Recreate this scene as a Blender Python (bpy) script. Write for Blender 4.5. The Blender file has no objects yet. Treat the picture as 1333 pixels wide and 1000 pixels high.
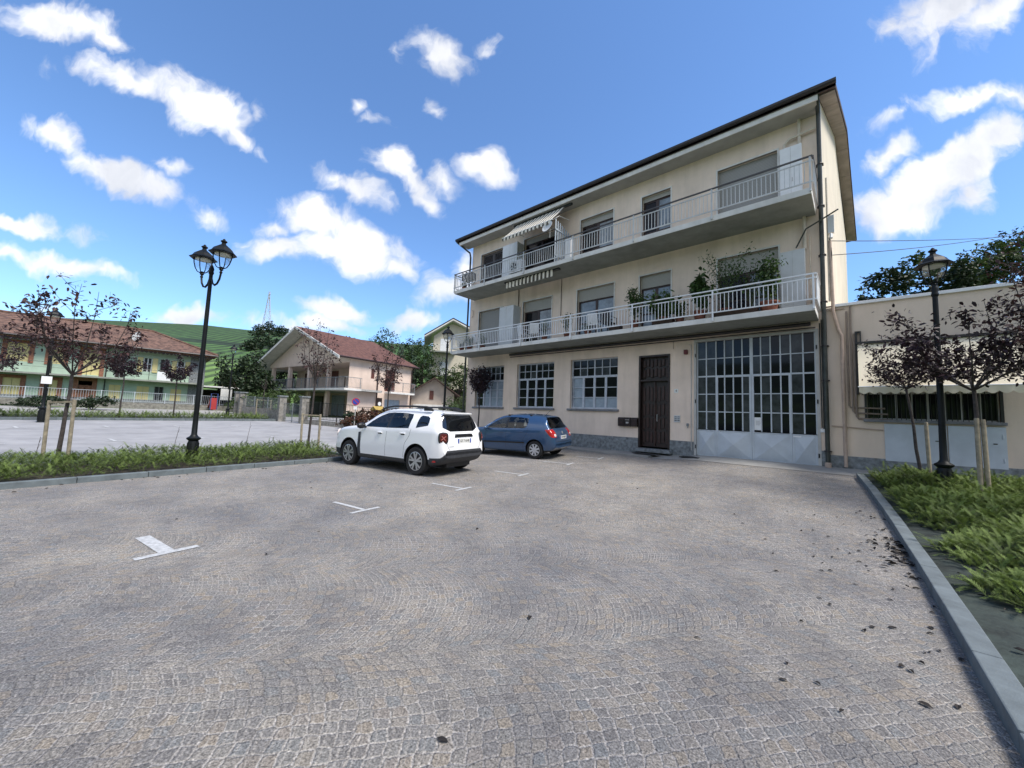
import bpy, bmesh, math, random
import numpy as np
from mathutils import Vector, Matrix, Euler
from mathutils.bvhtree import BVHTree

random.seed(7); RNG = np.random.default_rng(7)
scn = bpy.context.scene
COL = scn.collection
PI = math.pi
EYE = 1.55
# camera axes in the world (right, up, back) and focal length in photo pixels
CAMR = Matrix(((0.7443, 0.0264, 0.6673), (0.6667, -0.0872, -0.7402), (0.0386, 0.9958, -0.0825)))
def _orth():
    r = Vector((CAMR[0][0], CAMR[1][0], CAMR[2][0])).normalized()
    b = Vector((CAMR[0][2], CAMR[1][2], CAMR[2][2])); b = (b - r * b.dot(r)).normalized()
    u = b.cross(r)
    return r, u, b
CR, CU, CB = _orth()
def ray(px, py):
    return CR * ((px - 666.5) / 500.0) + CU * (-(py - 500.0) / 500.0) - CB
def dep(px, py, d):                       # point at distance d along the view axis, seen at photo pixel
    return Vector((0, 0, EYE)) + ray(px, py) * d
def smst(t):
    t = min(1.0, max(0.0, t)); return t * t * (3 - 2 * t)
def G(x, y):                              # height of the ground
    z = .028 * max(0, -x - 12)
    yy = min(1.0, max(0, (y - 5) / 9.2)); f = 1 - smst((-x - 9) / 7)
    z += .36 * yy * yy * f + .1 * smst((x + 5.2) / 1.5) * yy * yy * f
    return min(z, 1.5)
def ground_at(px, py):
    r = ray(px, py).normalized(); t = 1.0
    while t < 200:
        p = Vector((0, 0, EYE)) + r * t
        if p.z < G(p.x, p.y): return p
        t += .02
    return p

# ------------------------------------------------------------------ objects
def tag(o, label=None, cat=None, group=None, kind=None):
    if label: o['label'] = label
    if cat: o['category'] = cat
    if group: o['group'] = group
    if kind: o['kind'] = kind
    return o
def empty(name, loc, label, cat, group=None, rz=0.0):
    o = bpy.data.objects.new(name, None); COL.objects.link(o)
    o.location = loc; o.rotation_euler = (0, 0, rz); o.empty_display_size = .3
    return tag(o, label, cat, group)
def wloc(o):
    v = Vector((0, 0, 0))
    while o is not None:
        v = v + Vector(o.location); o = o.parent
    return v
def copy_tree(o, parent=None):
    c = o.copy(); COL.objects.link(c); c.parent = parent
    for ch in [x for x in bpy.data.objects if x.parent == o]:
        copy_tree(ch, c)
    return c

class MB:
    """collects faces; build() links them as one mesh object"""
    def __init__(s): s.v = []; s.f = []; s.m = []; s.cur = 0
    def add(s, vs, fs):
        b = len(s.v); s.v += [tuple(p) for p in vs]
        for f in fs: s.f.append(tuple(i + b for i in f)); s.m.append(s.cur)
        return s
    def quad(s, a, b, c, d): return s.add([a, b, c, d], [(0, 1, 2, 3)])
    def box(s, x0, x1, y0, y1, z0, z1):
        v = [(x0, y0, z0), (x1, y0, z0), (x1, y1, z0), (x0, y1, z0), (x0, y0, z1), (x1, y0, z1), (x1, y1, z1), (x0, y1, z1)]
        return s.add(v, [(0, 3, 2, 1), (4, 5, 6, 7), (0, 1, 5, 4), (1, 2, 6, 5), (2, 3, 7, 6), (3, 0, 4, 7)])
    def obox(s, o, u, v, w):      # box from corner o with edge vectors
        o = Vector(o); u = Vector(u); v = Vector(v); w = Vector(w)
        p = [o, o + u, o + u + v, o + v, o + w, o + u + w, o + u + v + w, o + v + w]
        return s.add(p, [(0, 3, 2, 1), (4, 5, 6, 7), (0, 1, 5, 4), (1, 2, 6, 5), (2, 3, 7, 6), (3, 0, 4, 7)])
    def bar(s, a, b, w, h=None, up=(0, 0, 1)):   # rectangular bar between two points
        a = Vector(a); b = Vector(b); h = h or w
        d = (b - a).normalized(); up = Vector(up)
        if abs(d.dot(up)) > .98: up = Vector((0, 1, 0))
        x = d.cross(up).normalized(); y = x.cross(d)
        return s.obox(a - x * w / 2 - y * h / 2, b - a, x * w, y * h)
    def tube(s, pts, r, n=8, cap=True):
        pts = [Vector(p) for p in pts]; k = len(pts)
        if not isinstance(r, (list, tuple)): r = [r] * k
        rings = []; x = None
        for i, p in enumerate(pts):
            d = (pts[min(i + 1, k - 1)] - pts[max(i - 1, 0)]).normalized()
            if x is None:
                x = d.cross(Vector((0, 0, 1)) if abs(d.z) < .9 else Vector((0, 1, 0))).normalized()
            else:
                x = (x - d * x.dot(d)).normalized()
            y = d.cross(x)
            rings.append([p + (x * math.cos(2 * PI * j / n) + y * math.sin(2 * PI * j / n)) * r[i] for j in range(n)])
        vs = [q for g in rings for q in g]; fs = []
        for i in range(k - 1):
            for j in range(n):
                a = i * n + j; b = i * n + (j + 1) % n
                fs.append((a, b, b + n, a + n))
        if cap: fs += [tuple(range(n - 1, -1, -1)), tuple((k - 1) * n + j for j in range(n))]
        return s.add(vs, fs)
    def lathe(s, prof, n=16, o=(0, 0, 0), axis='z', ang0=0.0, cap=True):
        vs = []; fs = []
        for r, h in prof:
            for j in range(n):
                a = 2 * PI * j / n + ang0
                if axis == 'z': vs.append((o[0] + r * math.cos(a), o[1] + r * math.sin(a), o[2] + h))
                else: vs.append((o[0] + r * math.cos(a), o[1] + h, o[2] + r * math.sin(a)))
        for i in range(len(prof) - 1):
            for j in range(n):
                a = i * n + j; b = i * n + (j + 1) % n
                fs.append((a, b, b + n, a + n))
        if cap: fs.append(tuple(range(n - 1, -1, -1))); fs.append(tuple((len(prof) - 1) * n + j for j in range(n)))
        return s.add(vs, fs)
    def prism(s, pts, vec):       # polygon extruded along vec
        n = len(pts); v = Vector(vec); pts = [Vector(p) for p in pts]
        vs = pts + [p + v for p in pts]
        fs = [tuple(range(n - 1, -1, -1)), tuple(range(n, 2 * n))]
        for i in range(n):
            j = (i + 1) % n; fs.append((i, j, j + n, i + n))
        return s.add(vs, fs)
    def build(s, name, mats, parent=None, smooth=False, kind=None, local=False, fix=True, bevel=0):
        me = bpy.data.meshes.new(name)
        off = Vector((0, 0, 0)) if (parent is None or local) else wloc(parent)
        me.from_pydata([(p[0] - off.x, p[1] - off.y, p[2] - off.z) for p in s.v], [], s.f)
        if not isinstance(mats, (list, tuple)): mats = [mats]
        for m in mats: me.materials.append(m)
        if len(mats) > 1: me.polygons.foreach_set('material_index', s.m)
        if fix and len(s.f) < 60000:
            b = bmesh.new(); b.from_mesh(me); bmesh.ops.recalc_face_normals(b, faces=b.faces); b.to_mesh(me); b.free()
        if smooth:
            me.polygons.foreach_set('use_smooth', [True] * len(me.polygons))
            if smooth != 'all':
                try: me.set_sharp_from_angle(angle=math.radians(38))
                except Exception: pass
        o = bpy.data.objects.new(name, me); COL.objects.link(o)
        if parent is not None: o.parent = parent
        if kind: o['kind'] = kind
        if bevel:
            m = o.modifiers.new('bevel', 'BEVEL'); m.width = bevel; m.segments = 2; m.limit_method = 'ANGLE'
        return o

def np_mesh(name, V, F, mat, parent=None, attr=None, kind=None, smooth=False):
    """V (n,3), F (m,k) arrays -> mesh object; attr: per-vertex float named 'shade'"""
    me = bpy.data.meshes.new(name); off = wloc(parent) if parent is not None else Vector((0, 0, 0))
    V = np.asarray(V, dtype=np.float32) - np.array(off, dtype=np.float32); F = np.asarray(F, dtype=np.int32)
    me.vertices.add(len(V)); me.vertices.foreach_set('co', V.ravel())
    k = F.shape[1]; me.loops.add(F.size); me.loops.foreach_set('vertex_index', F.ravel())
    me.polygons.add(len(F)); me.polygons.foreach_set('loop_start', np.arange(0, F.size, k, dtype=np.int32))
    if smooth: me.polygons.foreach_set('use_smooth', np.ones(len(F), dtype=bool))
    me.update(calc_edges=True)
    if attr is not None:
        a = me.attributes.new('shade', 'FLOAT', 'POINT'); a.data.foreach_set('value', np.asarray(attr, dtype=np.float32))
    me.materials.append(mat)
    o = bpy.data.objects.new(name, me); COL.objects.link(o)
    if parent is not None: o.parent = parent
    if kind: o['kind'] = kind
    return o

# ------------------------------------------------------------------ materials
def new_mat(name):
    m = bpy.data.materials.new(name); m.use_nodes = True
    nt = m.node_tree; b = nt.nodes['Principled BSDF']
    return m, nt, b
def N(nt, typ, **kw):
    n = nt.nodes.new(typ)
    for k, v in kw.items():
        if k in n.inputs: n.inputs[k].default_value = v
        else: setattr(n, k, v)
    return n
def c4(c): return (c[0], c[1], c[2], 1.0)
def mat(name, rgb, rough=.6, var=.12, scale=3.0, bump=0.0, bscale=60.0, metal=0.0, spec=.5, streak=0.0, coat=0.0, rvar=0.0, rgb2=None):
    """general material: base colour broken up by two noises, optional streaks and bump"""
    m, nt, b = new_mat(name); L = nt.links
    tc = N(nt, 'ShaderNodeTexCoord')
    n1 = N(nt, 'ShaderNodeTexNoise', Scale=scale, Detail=6.0, Roughness=.62)
    L.new(tc.outputs['Object'], n1.inputs['Vector'])
    lo = tuple(max(0, c * (1 - var * 1.6)) for c in rgb); hi = tuple(min(1, c * (1 + var)) for c in rgb)
    if rgb2: lo = rgb2
    r = N(nt, 'ShaderNodeValToRGB'); L.new(n1.outputs['Fac'], r.inputs['Fac'])
    r.color_ramp.elements[0].position = .3; r.color_ramp.elements[0].color = c4(lo)
    r.color_ramp.elements[1].position = .68; r.color_ramp.elements[1].color = c4(hi)
    out = r.outputs['Color']
    if streak:
        mp = N(nt, 'ShaderNodeMapping'); mp.inputs['Scale'].default_value = (1.9, 1.9, .28); L.new(tc.outputs['Object'], mp.inputs['Vector'])
        n2 = N(nt, 'ShaderNodeTexNoise', Scale=1.3, Detail=5.0, Roughness=.6); L.new(mp.outputs['Vector'], n2.inputs['Vector'])
        r2 = N(nt, 'ShaderNodeValToRGB'); L.new(n2.outputs['Fac'], r2.inputs['Fac'])
        r2.color_ramp.elements[0].position = .35; r2.color_ramp.elements[0].color = (1 - streak, 1 - streak, 1 - streak * 1.05, 1)
        r2.color_ramp.elements[1].position = .6; r2.color_ramp.elements[1].color = (1, 1, 1, 1)
        mx = N(nt, 'ShaderNodeMix', data_type='RGBA', blend_type='MULTIPLY'); mx.inputs[0].default_value = 1
        L.new(out, mx.inputs[6]); L.new(r2.outputs['Color'], mx.inputs[7]); out = mx.outputs[2]
    L.new(out, b.inputs['Base Color'])
    b.inputs['Roughness'].default_value = rough; b.inputs['Metallic'].default_value = metal
    b.inputs['Specular IOR Level'].default_value = spec
    if coat: b.inputs['Coat Weight'].default_value = coat; b.inputs['Coat Roughness'].default_value = .03
    if rvar:
        mr = N(nt, 'ShaderNodeMapRange'); mr.inputs['To Min'].default_value = max(0, rough - rvar); mr.inputs['To Max'].default_value = min(1, rough + rvar)
        L.new(n1.outputs['Fac'], mr.inputs['Value']); L.new(mr.outputs['Result'], b.inputs['Roughness'])
    if bump:
        n3 = N(nt, 'ShaderNodeTexNoise', Scale=bscale, Detail=4.0); L.new(tc.outputs['Object'], n3.inputs['Vector'])
        bp = N(nt, 'ShaderNodeBump', Strength=bump, Distance=.02); L.new(n3.outputs['Fac'], bp.inputs['Height'])
        L.new(bp.outputs['Normal'], b.inputs['Normal'])
    return m
def leaf_mat(name, dark, light, trans=.25, rough=.55):
    m, nt, b = new_mat(name); L = nt.links
    at = N(nt, 'ShaderNodeAttribute', attribute_name='shade')
    oi = N(nt, 'ShaderNodeTexCoord'); nz = N(nt, 'ShaderNodeTexNoise', Scale=1.1, Detail=3.0); L.new(oi.outputs['Object'], nz.inputs['Vector'])
    ad = N(nt, 'ShaderNodeMath', operation='MULTIPLY_ADD'); ad.inputs[1].default_value = .5; L.new(nz.outputs['Fac'], ad.inputs[0])
    sb = N(nt, 'ShaderNodeMath', operation='SUBTRACT'); sb.inputs[1].default_value = .25; L.new(at.outputs['Fac'], sb.inputs[0]); L.new(sb.outputs[0], ad.inputs[2])
    r = N(nt, 'ShaderNodeValToRGB'); r.color_ramp.elements[0].color = c4(dark); r.color_ramp.elements[1].color = c4(light)
    L.new(ad.outputs[0], r.inputs['Fac']); L.new(r.outputs['Color'], b.inputs['Base Color'])
    b.inputs['Roughness'].default_value = rough; b.inputs['Specular IOR Level'].default_value = .35
    tr = N(nt, 'ShaderNodeBsdfTranslucent'); L.new(r.outputs['Color'], tr.inputs['Color'])
    ms = N(nt, 'ShaderNodeMixShader'); ms.inputs[0].default_value = trans
    L.new(b.outputs[0], ms.inputs[1]); L.new(tr.outputs[0], ms.inputs[2]); L.new(ms.outputs[0], nt.nodes['Material Output'].inputs['Surface'])
    return m
def glass_mat(name, tint=(.9, .95, .95), alpha=.75, rough=.02):
    """thin pane: mostly clear, mirror-like at grazing angles"""
    m, nt, b = new_mat(name); L = nt.links
    tr = N(nt, 'ShaderNodeBsdfTransparent'); tr.inputs['Color'].default_value = c4(tint)
    gl = N(nt, 'ShaderNodeBsdfGlossy'); gl.inputs['Roughness'].default_value = rough
    fr = N(nt, 'ShaderNodeFresnel', IOR=1.5)
    ad = N(nt, 'ShaderNodeMath', operation='MULTIPLY_ADD'); ad.inputs[1].default_value = alpha; ad.inputs[2].default_value = .04; L.new(fr.outputs[0], ad.inputs[0])
    ms = N(nt, 'ShaderNodeMixShader'); L.new(ad.outputs[0], ms.inputs[0]); L.new(tr.outputs[0], ms.inputs[1]); L.new(gl.outputs[0], ms.inputs[2])
    L.new(ms.outputs[0], nt.nodes['Material Output'].inputs['Surface'])
    return m
def stripes_mat(name, c1, c2, axis, period, duty=.5, rough=.8, c3=None):
    m, nt, b = new_mat(name); L = nt.links
    tc = N(nt, 'ShaderNodeTexCoord'); sp = N(nt, 'ShaderNodeSeparateXYZ'); L.new(tc.outputs['Object'], sp.inputs[0])
    md = N(nt, 'ShaderNodeMath', operation='FLOORED_MODULO'); md.inputs[1].default_value = period; L.new(sp.outputs[axis], md.inputs[0])
    gt = N(nt, 'ShaderNodeMath', operation='GREATER_THAN'); gt.inputs[1].default_value = period * duty; L.new(md.outputs[0], gt.inputs[0])
    mx = N(nt, 'ShaderNodeMix', data_type='RGBA'); L.new(gt.outputs[0], mx.inputs[0]); mx.inputs[6].default_value = c4(c1); mx.inputs[7].default_value = c4(c2)
    L.new(mx.outputs[2], b.inputs['Base Color']); b.inputs['Roughness'].default_value = rough
    return m

M = {}
M['stucco'] = mat('stucco', (.80, .665, .555), .9, .08, .8, bump=.3, bscale=45, streak=.11)
M['stucco_side'] = mat('stucco_side', (.68, .62, .51), .9, .06, .8, bump=.25, bscale=45, streak=.06)
M['annex'] = mat('annex_stucco', (.72, .60, .49), .9, .06, .7, bump=.2, bscale=50, streak=.08)
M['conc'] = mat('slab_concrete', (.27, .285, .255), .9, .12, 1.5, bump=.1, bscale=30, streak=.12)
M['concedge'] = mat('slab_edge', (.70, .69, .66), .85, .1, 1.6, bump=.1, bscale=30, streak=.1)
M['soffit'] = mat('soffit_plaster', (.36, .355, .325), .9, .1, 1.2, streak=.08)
M['gutter'] = mat('gutter_brown', (.022, .018, .02), .45, .2, 3)
M['gpipe'] = mat('downpipe_green', (.035, .04, .035), .4, .3, 6)
M['cpipe'] = mat('cream_pipe', (.62, .55, .45), .6, .1, 6)
M['ppipe'] = mat('pink_pipe', (.46, .35, .28), .6, .12, 6)
M['railw'] = mat('railing_white', (.72, .74, .76), .45, .08, 4)
M['railg'] = mat('railing_grey', (.50, .52, .53), .45, .1, 4)
M['raildark'] = mat('handrail_dark', (.06, .06, .065), .4, .2, 4)
M['stone'] = mat('plinth_stone', (.20, .22, .23), .75, .35, 9, bump=.2, bscale=70)
M['sill'] = mat('sill_stone', (.17, .175, .19), .6, .2, 6)
M['frameb'] = mat('window_frame_bluegrey', (.47, .51, .57), .5, .1, 5)
M['gate'] = mat('garage_paint', (.50, .55, .60), .45, .08, 2.0, streak=.05, rvar=.08)
M['gframe'] = mat('garage_frame_grey', (.46, .46, .44), .6, .1, 3, streak=.08)
M['brown'] = mat('brown_wood', (.038, .016, .012), .45, .35, 7)
M['dkbrown'] = mat('dark_wood', (.022, .012, .010), .4, .4, 8)
M['shutter'] = stripes_mat('roller_shutter', (.38, .37, .34), (.25, .245, .225), 2, .05, .78, .6)
M['shutter2'] = stripes_mat('roller_shutter_grey', (.29, .285, .27), (.20, .195, .185), 2, .05, .78, .6)
M['pane'] = mat('dark_glass', (.008, .009, .012), .05, .1, 2, spec=.22)
M['pane2'] = mat('dusk_glass', (.045, .05, .056), .12, .4, 3, spec=.3)
M['frost'] = mat('frosted_pane', (.30, .36, .43), .25, .12, 4, spec=.6)
M['curtain'] = mat('curtained_glass', (.20, .25, .30), .07, .3, 2.5, spec=.6)
M['white'] = mat('white_metal', (.74, .75, .76), .4, .05, 3)
M['cab'] = mat('cabinet_grey', (.55, .57, .58), .5, .05, 3)
M['black'] = mat('black_metal', (.012, .013, .014), .35, .2, 6, spec=.5)
M['lampcol'] = mat('lamp_post_paint', (.006, .008, .009), .5, .3, 5, bump=.05, bscale=40, spec=.25)
M['milk'] = mat('lamp_diffuser', (.75, .72, .62), .4, .03, 5)
M['clear'] = glass_mat('lantern_glass', (.93, .96, .97), .5)
M['carglass'] = glass_mat('car_window_glass', (.74, .80, .80), .7)
M['tinted'] = mat('tinted_glass', (.006, .007, .009), .03, .1, 3, spec=.9)
M['rubber'] = mat('tyre_rubber', (.016, .016, .017), .85, .2, 8)
M['plast'] = mat('dark_plastic', (.035, .038, .045), .6, .15, 10)
M['plastb'] = mat('black_plastic', (.010, .011, .013), .45, .2, 10)
M['alu'] = mat('alloy', (.55, .56, .58), .3, .08, 8, metal=.7)
M['hub'] = mat('silver_hubcap', (.58, .59, .61), .35, .05, 8, metal=.3)
M['wpaint'] = mat('white_car_paint', (.84, .85, .87), .25, .015, 2, coat=1.0)
M['bpaint'] = mat('blue_car_paint', (.034, .082, .175), .3, .05, 3, metal=.4, coat=1.0)
M['bpaintd'] = mat('dark_roof_paint', (.025, .04, .06), .25, .05, 3, metal=.3, coat=1.0)
M['red'] = mat('red_lens', (.42, .012, .012), .12, .2, 12, spec=.8)
M['reddk'] = mat('dark_red_lens', (.09, .012, .012), .12, .3, 12, spec=.8)
M['pinklens'] = mat('pink_lens', (.42, .13, .12), .15, .1, 12)
M['lens'] = mat('clear_lens', (.7, .62, .6), .12, .05, 12, spec=.8)
M['plate'] = mat('plate_white', (.72, .73, .70), .4, .02, 5)
M['plateblue'] = mat('plate_blue', (.02, .06, .35), .4, .02, 5)
M['ink'] = mat('ink_black', (.02, .02, .022), .5, .02, 5)
M['seat'] = mat('seat_fabric', (.035, .035, .04), .9, .2, 9)
M['bark'] = mat('bark_grey', (.085, .065, .055), .9, .4, 14, bump=.6, bscale=60)
M['barkp'] = mat('bark_plum', (.055, .045, .042), .85, .4, 14, bump=.5, bscale=60)
M['stake'] = mat('stake_wood', (.30, .26, .19), .85, .25, 9, bump=.3, bscale=50, streak=.2)
M['plum'] = leaf_mat('plum_leaf', (.016, .009, .010), (.10, .048, .044), .18, .5)
M['plumdk'] = leaf_mat('plum_leaf_dark', (.008, .006, .009), (.048, .022, .030), .12, .5)
M['leaf'] = leaf_mat('broad_leaf', (.012, .024, .008), (.065, .115, .028), .25)
M['leafd'] = leaf_mat('dark_leaf', (.007, .014, .007), (.035, .062, .022), .2)
M['leafm'] = leaf_mat('mid_leaf', (.018, .034, .010), (.09, .14, .035), .25)
M['juni'] = leaf_mat('juniper_leaf', (.022, .038, .011), (.195, .275, .065), .25, .7)
M['photinia'] = leaf_mat('russet_leaf', (.020, .018, .008), (.13, .05, .028), .2)
M['potplant'] = leaf_mat('pot_plant_leaf', (.016, .034, .010), (.10, .175, .045), .2)
M['terra'] = mat('terracotta', (.20, .07, .045), .8, .2, 8)
M['kerb'] = mat('kerb_stone', (.125, .15, .16), .8, .18, 5, bump=.2, bscale=90)
M['membrane'] = mat('weed_membrane', (.030, .042, .036), .85, .45, 3.5, bump=.5, bscale=22)
M['soil'] = mat('soil', (.055, .045, .035), .95, .35, 4, bump=.6, bscale=30)
M['paint'] = mat('road_paint', (.44, .45, .455), .75, .2, 22, bump=.35, bscale=60)
M['asph'] = mat('parking_surface', (.29, .29, .298), .9, .13, 1.1, bump=.2, bscale=60)
M['walk'] = mat('concrete_walk', (.30, .295, .28), .9, .15, 1.5, bump=.2, bscale=40)
M['dleaf'] = mat('dead_leaf', (.014, .010, .008), .8, .5, 30)
M['mat'] = mat('rubber_mat', (.03, .03, .03), .95, .2, 20)
M['wire'] = mat('cable_black', (.02, .02, .02), .6, .1, 5)
M['grass'] = mat('grass_ground', (.075, .12, .03), .95, .35, 1.3, bump=.5, bscale=20)
# ------------------------------------------------------------------ camera, sun, sky
cam = bpy.data.cameras.new('camera'); co = bpy.data.objects.new('camera', cam); COL.objects.link(co); scn.camera = co
mw = Matrix.Identity(4)
for i in range(3):
    mw[i][0] = CR[i]; mw[i][1] = CU[i]; mw[i][2] = CB[i]
mw[2][3] = EYE
co.matrix_world = mw
cam.sensor_width = 36; cam.lens = 36 * 500 / 1333.0; cam.clip_start = .05; cam.clip_end = 3000

SUN_DIR = Vector((.85, .14, 1.35)).normalized()       # towards the sun
sl = bpy.data.lights.new('sun', 'SUN'); sl.energy = 2.4; sl.angle = math.radians(20); sl.color = (1, .93, .84)
so = bpy.data.objects.new('sun', sl); COL.objects.link(so)
so.rotation_euler = SUN_DIR.to_track_quat('Z', 'Y').to_euler()
so.location = (0, 0, 40)

w = bpy.data.worlds.new('World'); scn.world = w; w.use_nodes = True
nt = w.node_tree; L = nt.links; bg = nt.nodes['Background']
sky = N(nt, 'ShaderNodeTexSky', sky_type='NISHITA'); sky.sun_disc = False
sky.sun_elevation = math.asin(SUN_DIR.z); sky.sun_rotation = math.atan2(SUN_DIR.x, SUN_DIR.y)
sky.air_density = 1.0; sky.dust_density = .15; sky.ozone_density = 2.0; sky.altitude = 300
SKY_STRENGTH = .13
tc = N(nt, 'ShaderNodeTexCoord')
def dotn(v):
    n = N(nt, 'ShaderNodeVectorMath', operation='DOT_PRODUCT'); L.new(tc.outputs['Generated'], n.inputs[0]); n.inputs[1].default_value = v; return n.outputs['Value']
def mth(op, a, b=None, c=None, clamp=False):
    n = N(nt, 'ShaderNodeMath', operation=op); n.use_clamp = clamp
    for i, q in enumerate((a, b, c)):
        if q is None: continue
        if isinstance(q, (int, float)): n.inputs[i].default_value = q
        else: L.new(q, n.inputs[i])
    return n.outputs[0]
front = dotn(tuple(-CB)); fclamp = mth('MAXIMUM', front, .12)
cu = mth('DIVIDE', dotn(tuple(CR)), fclamp); cv = mth('DIVIDE', dotn(tuple(-CU)), fclamp)
cmb = N(nt, 'ShaderNodeCombineXYZ'); L.new(cu, cmb.inputs[0]); L.new(cv, cmb.inputs[1])
# warp
wn = N(nt, 'ShaderNodeTexNoise', Scale=5.0, Detail=4.0, Roughness=.6); wn.noise_dimensions = '2D'; L.new(cmb.outputs[0], wn.inputs['Vector'])
ws = N(nt, 'ShaderNodeVectorMath', operation='SUBTRACT'); L.new(wn.outputs['Color'], ws.inputs[0]); ws.inputs[1].default_value = (.5, .5, .5)
wm = N(nt, 'ShaderNodeVectorMath', operation='SCALE'); L.new(ws.outputs[0], wm.inputs[0]); wm.inputs['Scale'].default_value = .13
wa = N(nt, 'ShaderNodeVectorMath', operation='ADD'); L.new(cmb.outputs[0], wa.inputs[0]); L.new(wm.outputs[0], wa.inputs[1])
P2 = wa.outputs[0]
CLOUDS = [  # photo-pixel centre, half sizes, angle (deg, clockwise), strength
 (70, 26, 105, 30, 12, .95), (145, 50, 50, 14, 30, .7), (20, 8, 60, 22, 10, .6),
 (170, 102, 95, 24, 18, .8), (262, 138, 92, 36, 30, 1.15), (312, 182, 40, 17, 45, .9), (335, 146, 20, 12, 50, .5),
 (75, 180, 48, 24, 32, .85), (150, 228, 90, 27, 22, 1.1), (202, 246, 30, 15, 20, .8),
 (226, 215, 22, 11, 25, .55), (268, 280, 45, 15, 20, .6), (62, 88, 14, 8, 20, .35),
 (28, 292, 62, 17, 6, .95), (108, 304, 30, 10, 15, .35), (85, 343, 100, 22, 8, 1.05), (15, 335, 50, 14, 5, .7), (140, 355, 45, 14, 3, .8),
 (408, 282, 66, 34, 12, 1.25), (470, 325, 82, 38, 18, 1.25), (362, 322, 34, 15, 0, .95), (512, 346, 44, 20, 25, .8), (425, 318, 60, 26, 5, 1.0), (326, 310, 12, 6, 10, .35), (362, 298, 20, 10, 0, .6),
 (462, 248, 58, 19, 17, .85), (438, 232, 30, 14, 30, .6), (528, 232, 56, 20, 38, .95), (502, 212, 24, 16, 20, .7), (578, 236, 24, 14, 70, .55), (634, 220, 42, 26, 0, 1.05), (552, 258, 36, 10, 35, .55),
 (578, 70, 34, 16, 25, .75), (592, 84, 12, 16, 0, .5), (526, 68, 11, 10, 0, .45), (637, 66, 12, 8, 10, .45), (463, 138, 12, 8, 10, .45), (484, 156, 14, 6, 5, .4), (562, 132, 14, 9, 40, .35),
 (245, 412, 66, 18, 3, 1.0), (60, 398, 40, 13, 5, .6), (440, 404, 66, 20, 6, .9), (430, 425, 60, 16, 6, .9), (540, 420, 46, 18, 6, 1.0), (328, 428, 26, 10, 10, .4), (378, 430, 30, 10, 10, .6),
 (573, 380, 36, 17, -18, .75), (602, 352, 14, 22, 0, .7), (600, 376, 26, 18, 0, .6),
 (1235, 10, 110, 40, -14, 1.0), (1290, 20, 70, 34, -30, 1.0), (1205, 20, 52, 36, -50, .6), (1215, 62, 26, 14, -60, .4),
 (1232, 222, 130, 46, -30, 1.3), (1300, 175, 70, 32, -20, 1.1), (1175, 268, 85, 46, -12, 1.3), (1260, 250, 40, 30, -20, .8), (1160, 200, 50, 18, -32, .75), (1255, 130, 90, 20, -14, .8), (1170, 150, 60, 18, -25, .45), (1310, 120, 50, 22, -10, .7),
]
acc = None
CLOUDS = [(x, y, rx * (1.45 if rx < 40 else 1), ry * (1.5 if rx < 40 else 1), a, s + (.03 if rx < 40 else 0)) for (x, y, rx, ry, a, s) in CLOUDS]
for (x, y, rx, ry, a, s) in CLOUDS:
    mp = N(nt, 'ShaderNodeMapping', vector_type='TEXTURE')
    mp.inputs['Location'].default_value = ((x - 666.5) / 500, (y - 500) / 500, 0)
    mp.inputs['Rotation'].default_value = (0, 0, math.radians(a)); mp.inputs['Scale'].default_value = (rx * 1.0 / 500, ry * 1.02 / 500, 1)
    L.new(P2, mp.inputs['Vector'])
    ln = N(nt, 'ShaderNodeVectorMath', operation='LENGTH'); L.new(mp.outputs[0], ln.inputs[0])
    v = mth('MULTIPLY_ADD', ln.outputs['Value'], -s, s, clamp=False)
    acc = v if acc is None else mth('SMOOTH_MAX', acc, v, .12)
fb = N(nt, 'ShaderNodeTexNoise', Scale=8.0, Detail=10.0, Roughness=.62, Distortion=.3); fb.noise_dimensions = '2D'; L.new(P2, fb.inputs['Vector'])
fb2 = N(nt, 'ShaderNodeTexNoise', Scale=3.6, Detail=6.0, Roughness=.55); fb2.noise_dimensions = '2D'; L.new(P2, fb2.inputs['Vector'])
dens = mth('ADD', acc, mth('MULTIPLY_ADD', fb.outputs['Fac'], 1.3, -.63))
infr = mth('GREATER_THAN', front, .14)
dens = mth('MULTIPLY', dens, infr)
# added clouds over the unseen sky behind the camera, for soft neutral light
on = N(nt, 'ShaderNodeTexNoise', Scale=2.6, Detail=8.0, Roughness=.55); L.new(tc.outputs['Generated'], on.inputs['Vector'])
behind = mth('MULTIPLY_ADD', on.outputs['Fac'], 3.4, -1.25)
behind = mth('MULTIPLY', behind, mth('MULTIPLY_ADD', front, -6.0, .2, clamp=True))
dens = mth('MAXIMUM', dens, behind)
mr = N(nt, 'ShaderNodeMapRange', interpolation_type='SMOOTHSTEP'); mr.inputs['From Min'].default_value = .0; mr.inputs['From Max'].default_value = .75
L.new(dens, mr.inputs['Value'])
mrc = N(nt, 'ShaderNodeMapRange'); mrc.inputs['From Min'].default_value = .30; mrc.inputs['From Max'].default_value = .75; mrc.inputs['To Min'].default_value = 1; mrc.inputs['To Max'].default_value = .0
L.new(fb2.outputs['Fac'], mrc.inputs['Value'])
cr = N(nt, 'ShaderNodeMix', data_type='RGBA'); L.new(mrc.outputs[0], cr.inputs[0])
CLOUD_A = (2.7, 2.8, 3.05, 1); CLOUD_B = (4.6, 4.6, 4.65, 1)
cr.inputs[6].default_value = CLOUD_A; cr.inputs[7].default_value = CLOUD_B
thick = mth('MULTIPLY', mr.outputs[0], .95)
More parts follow.
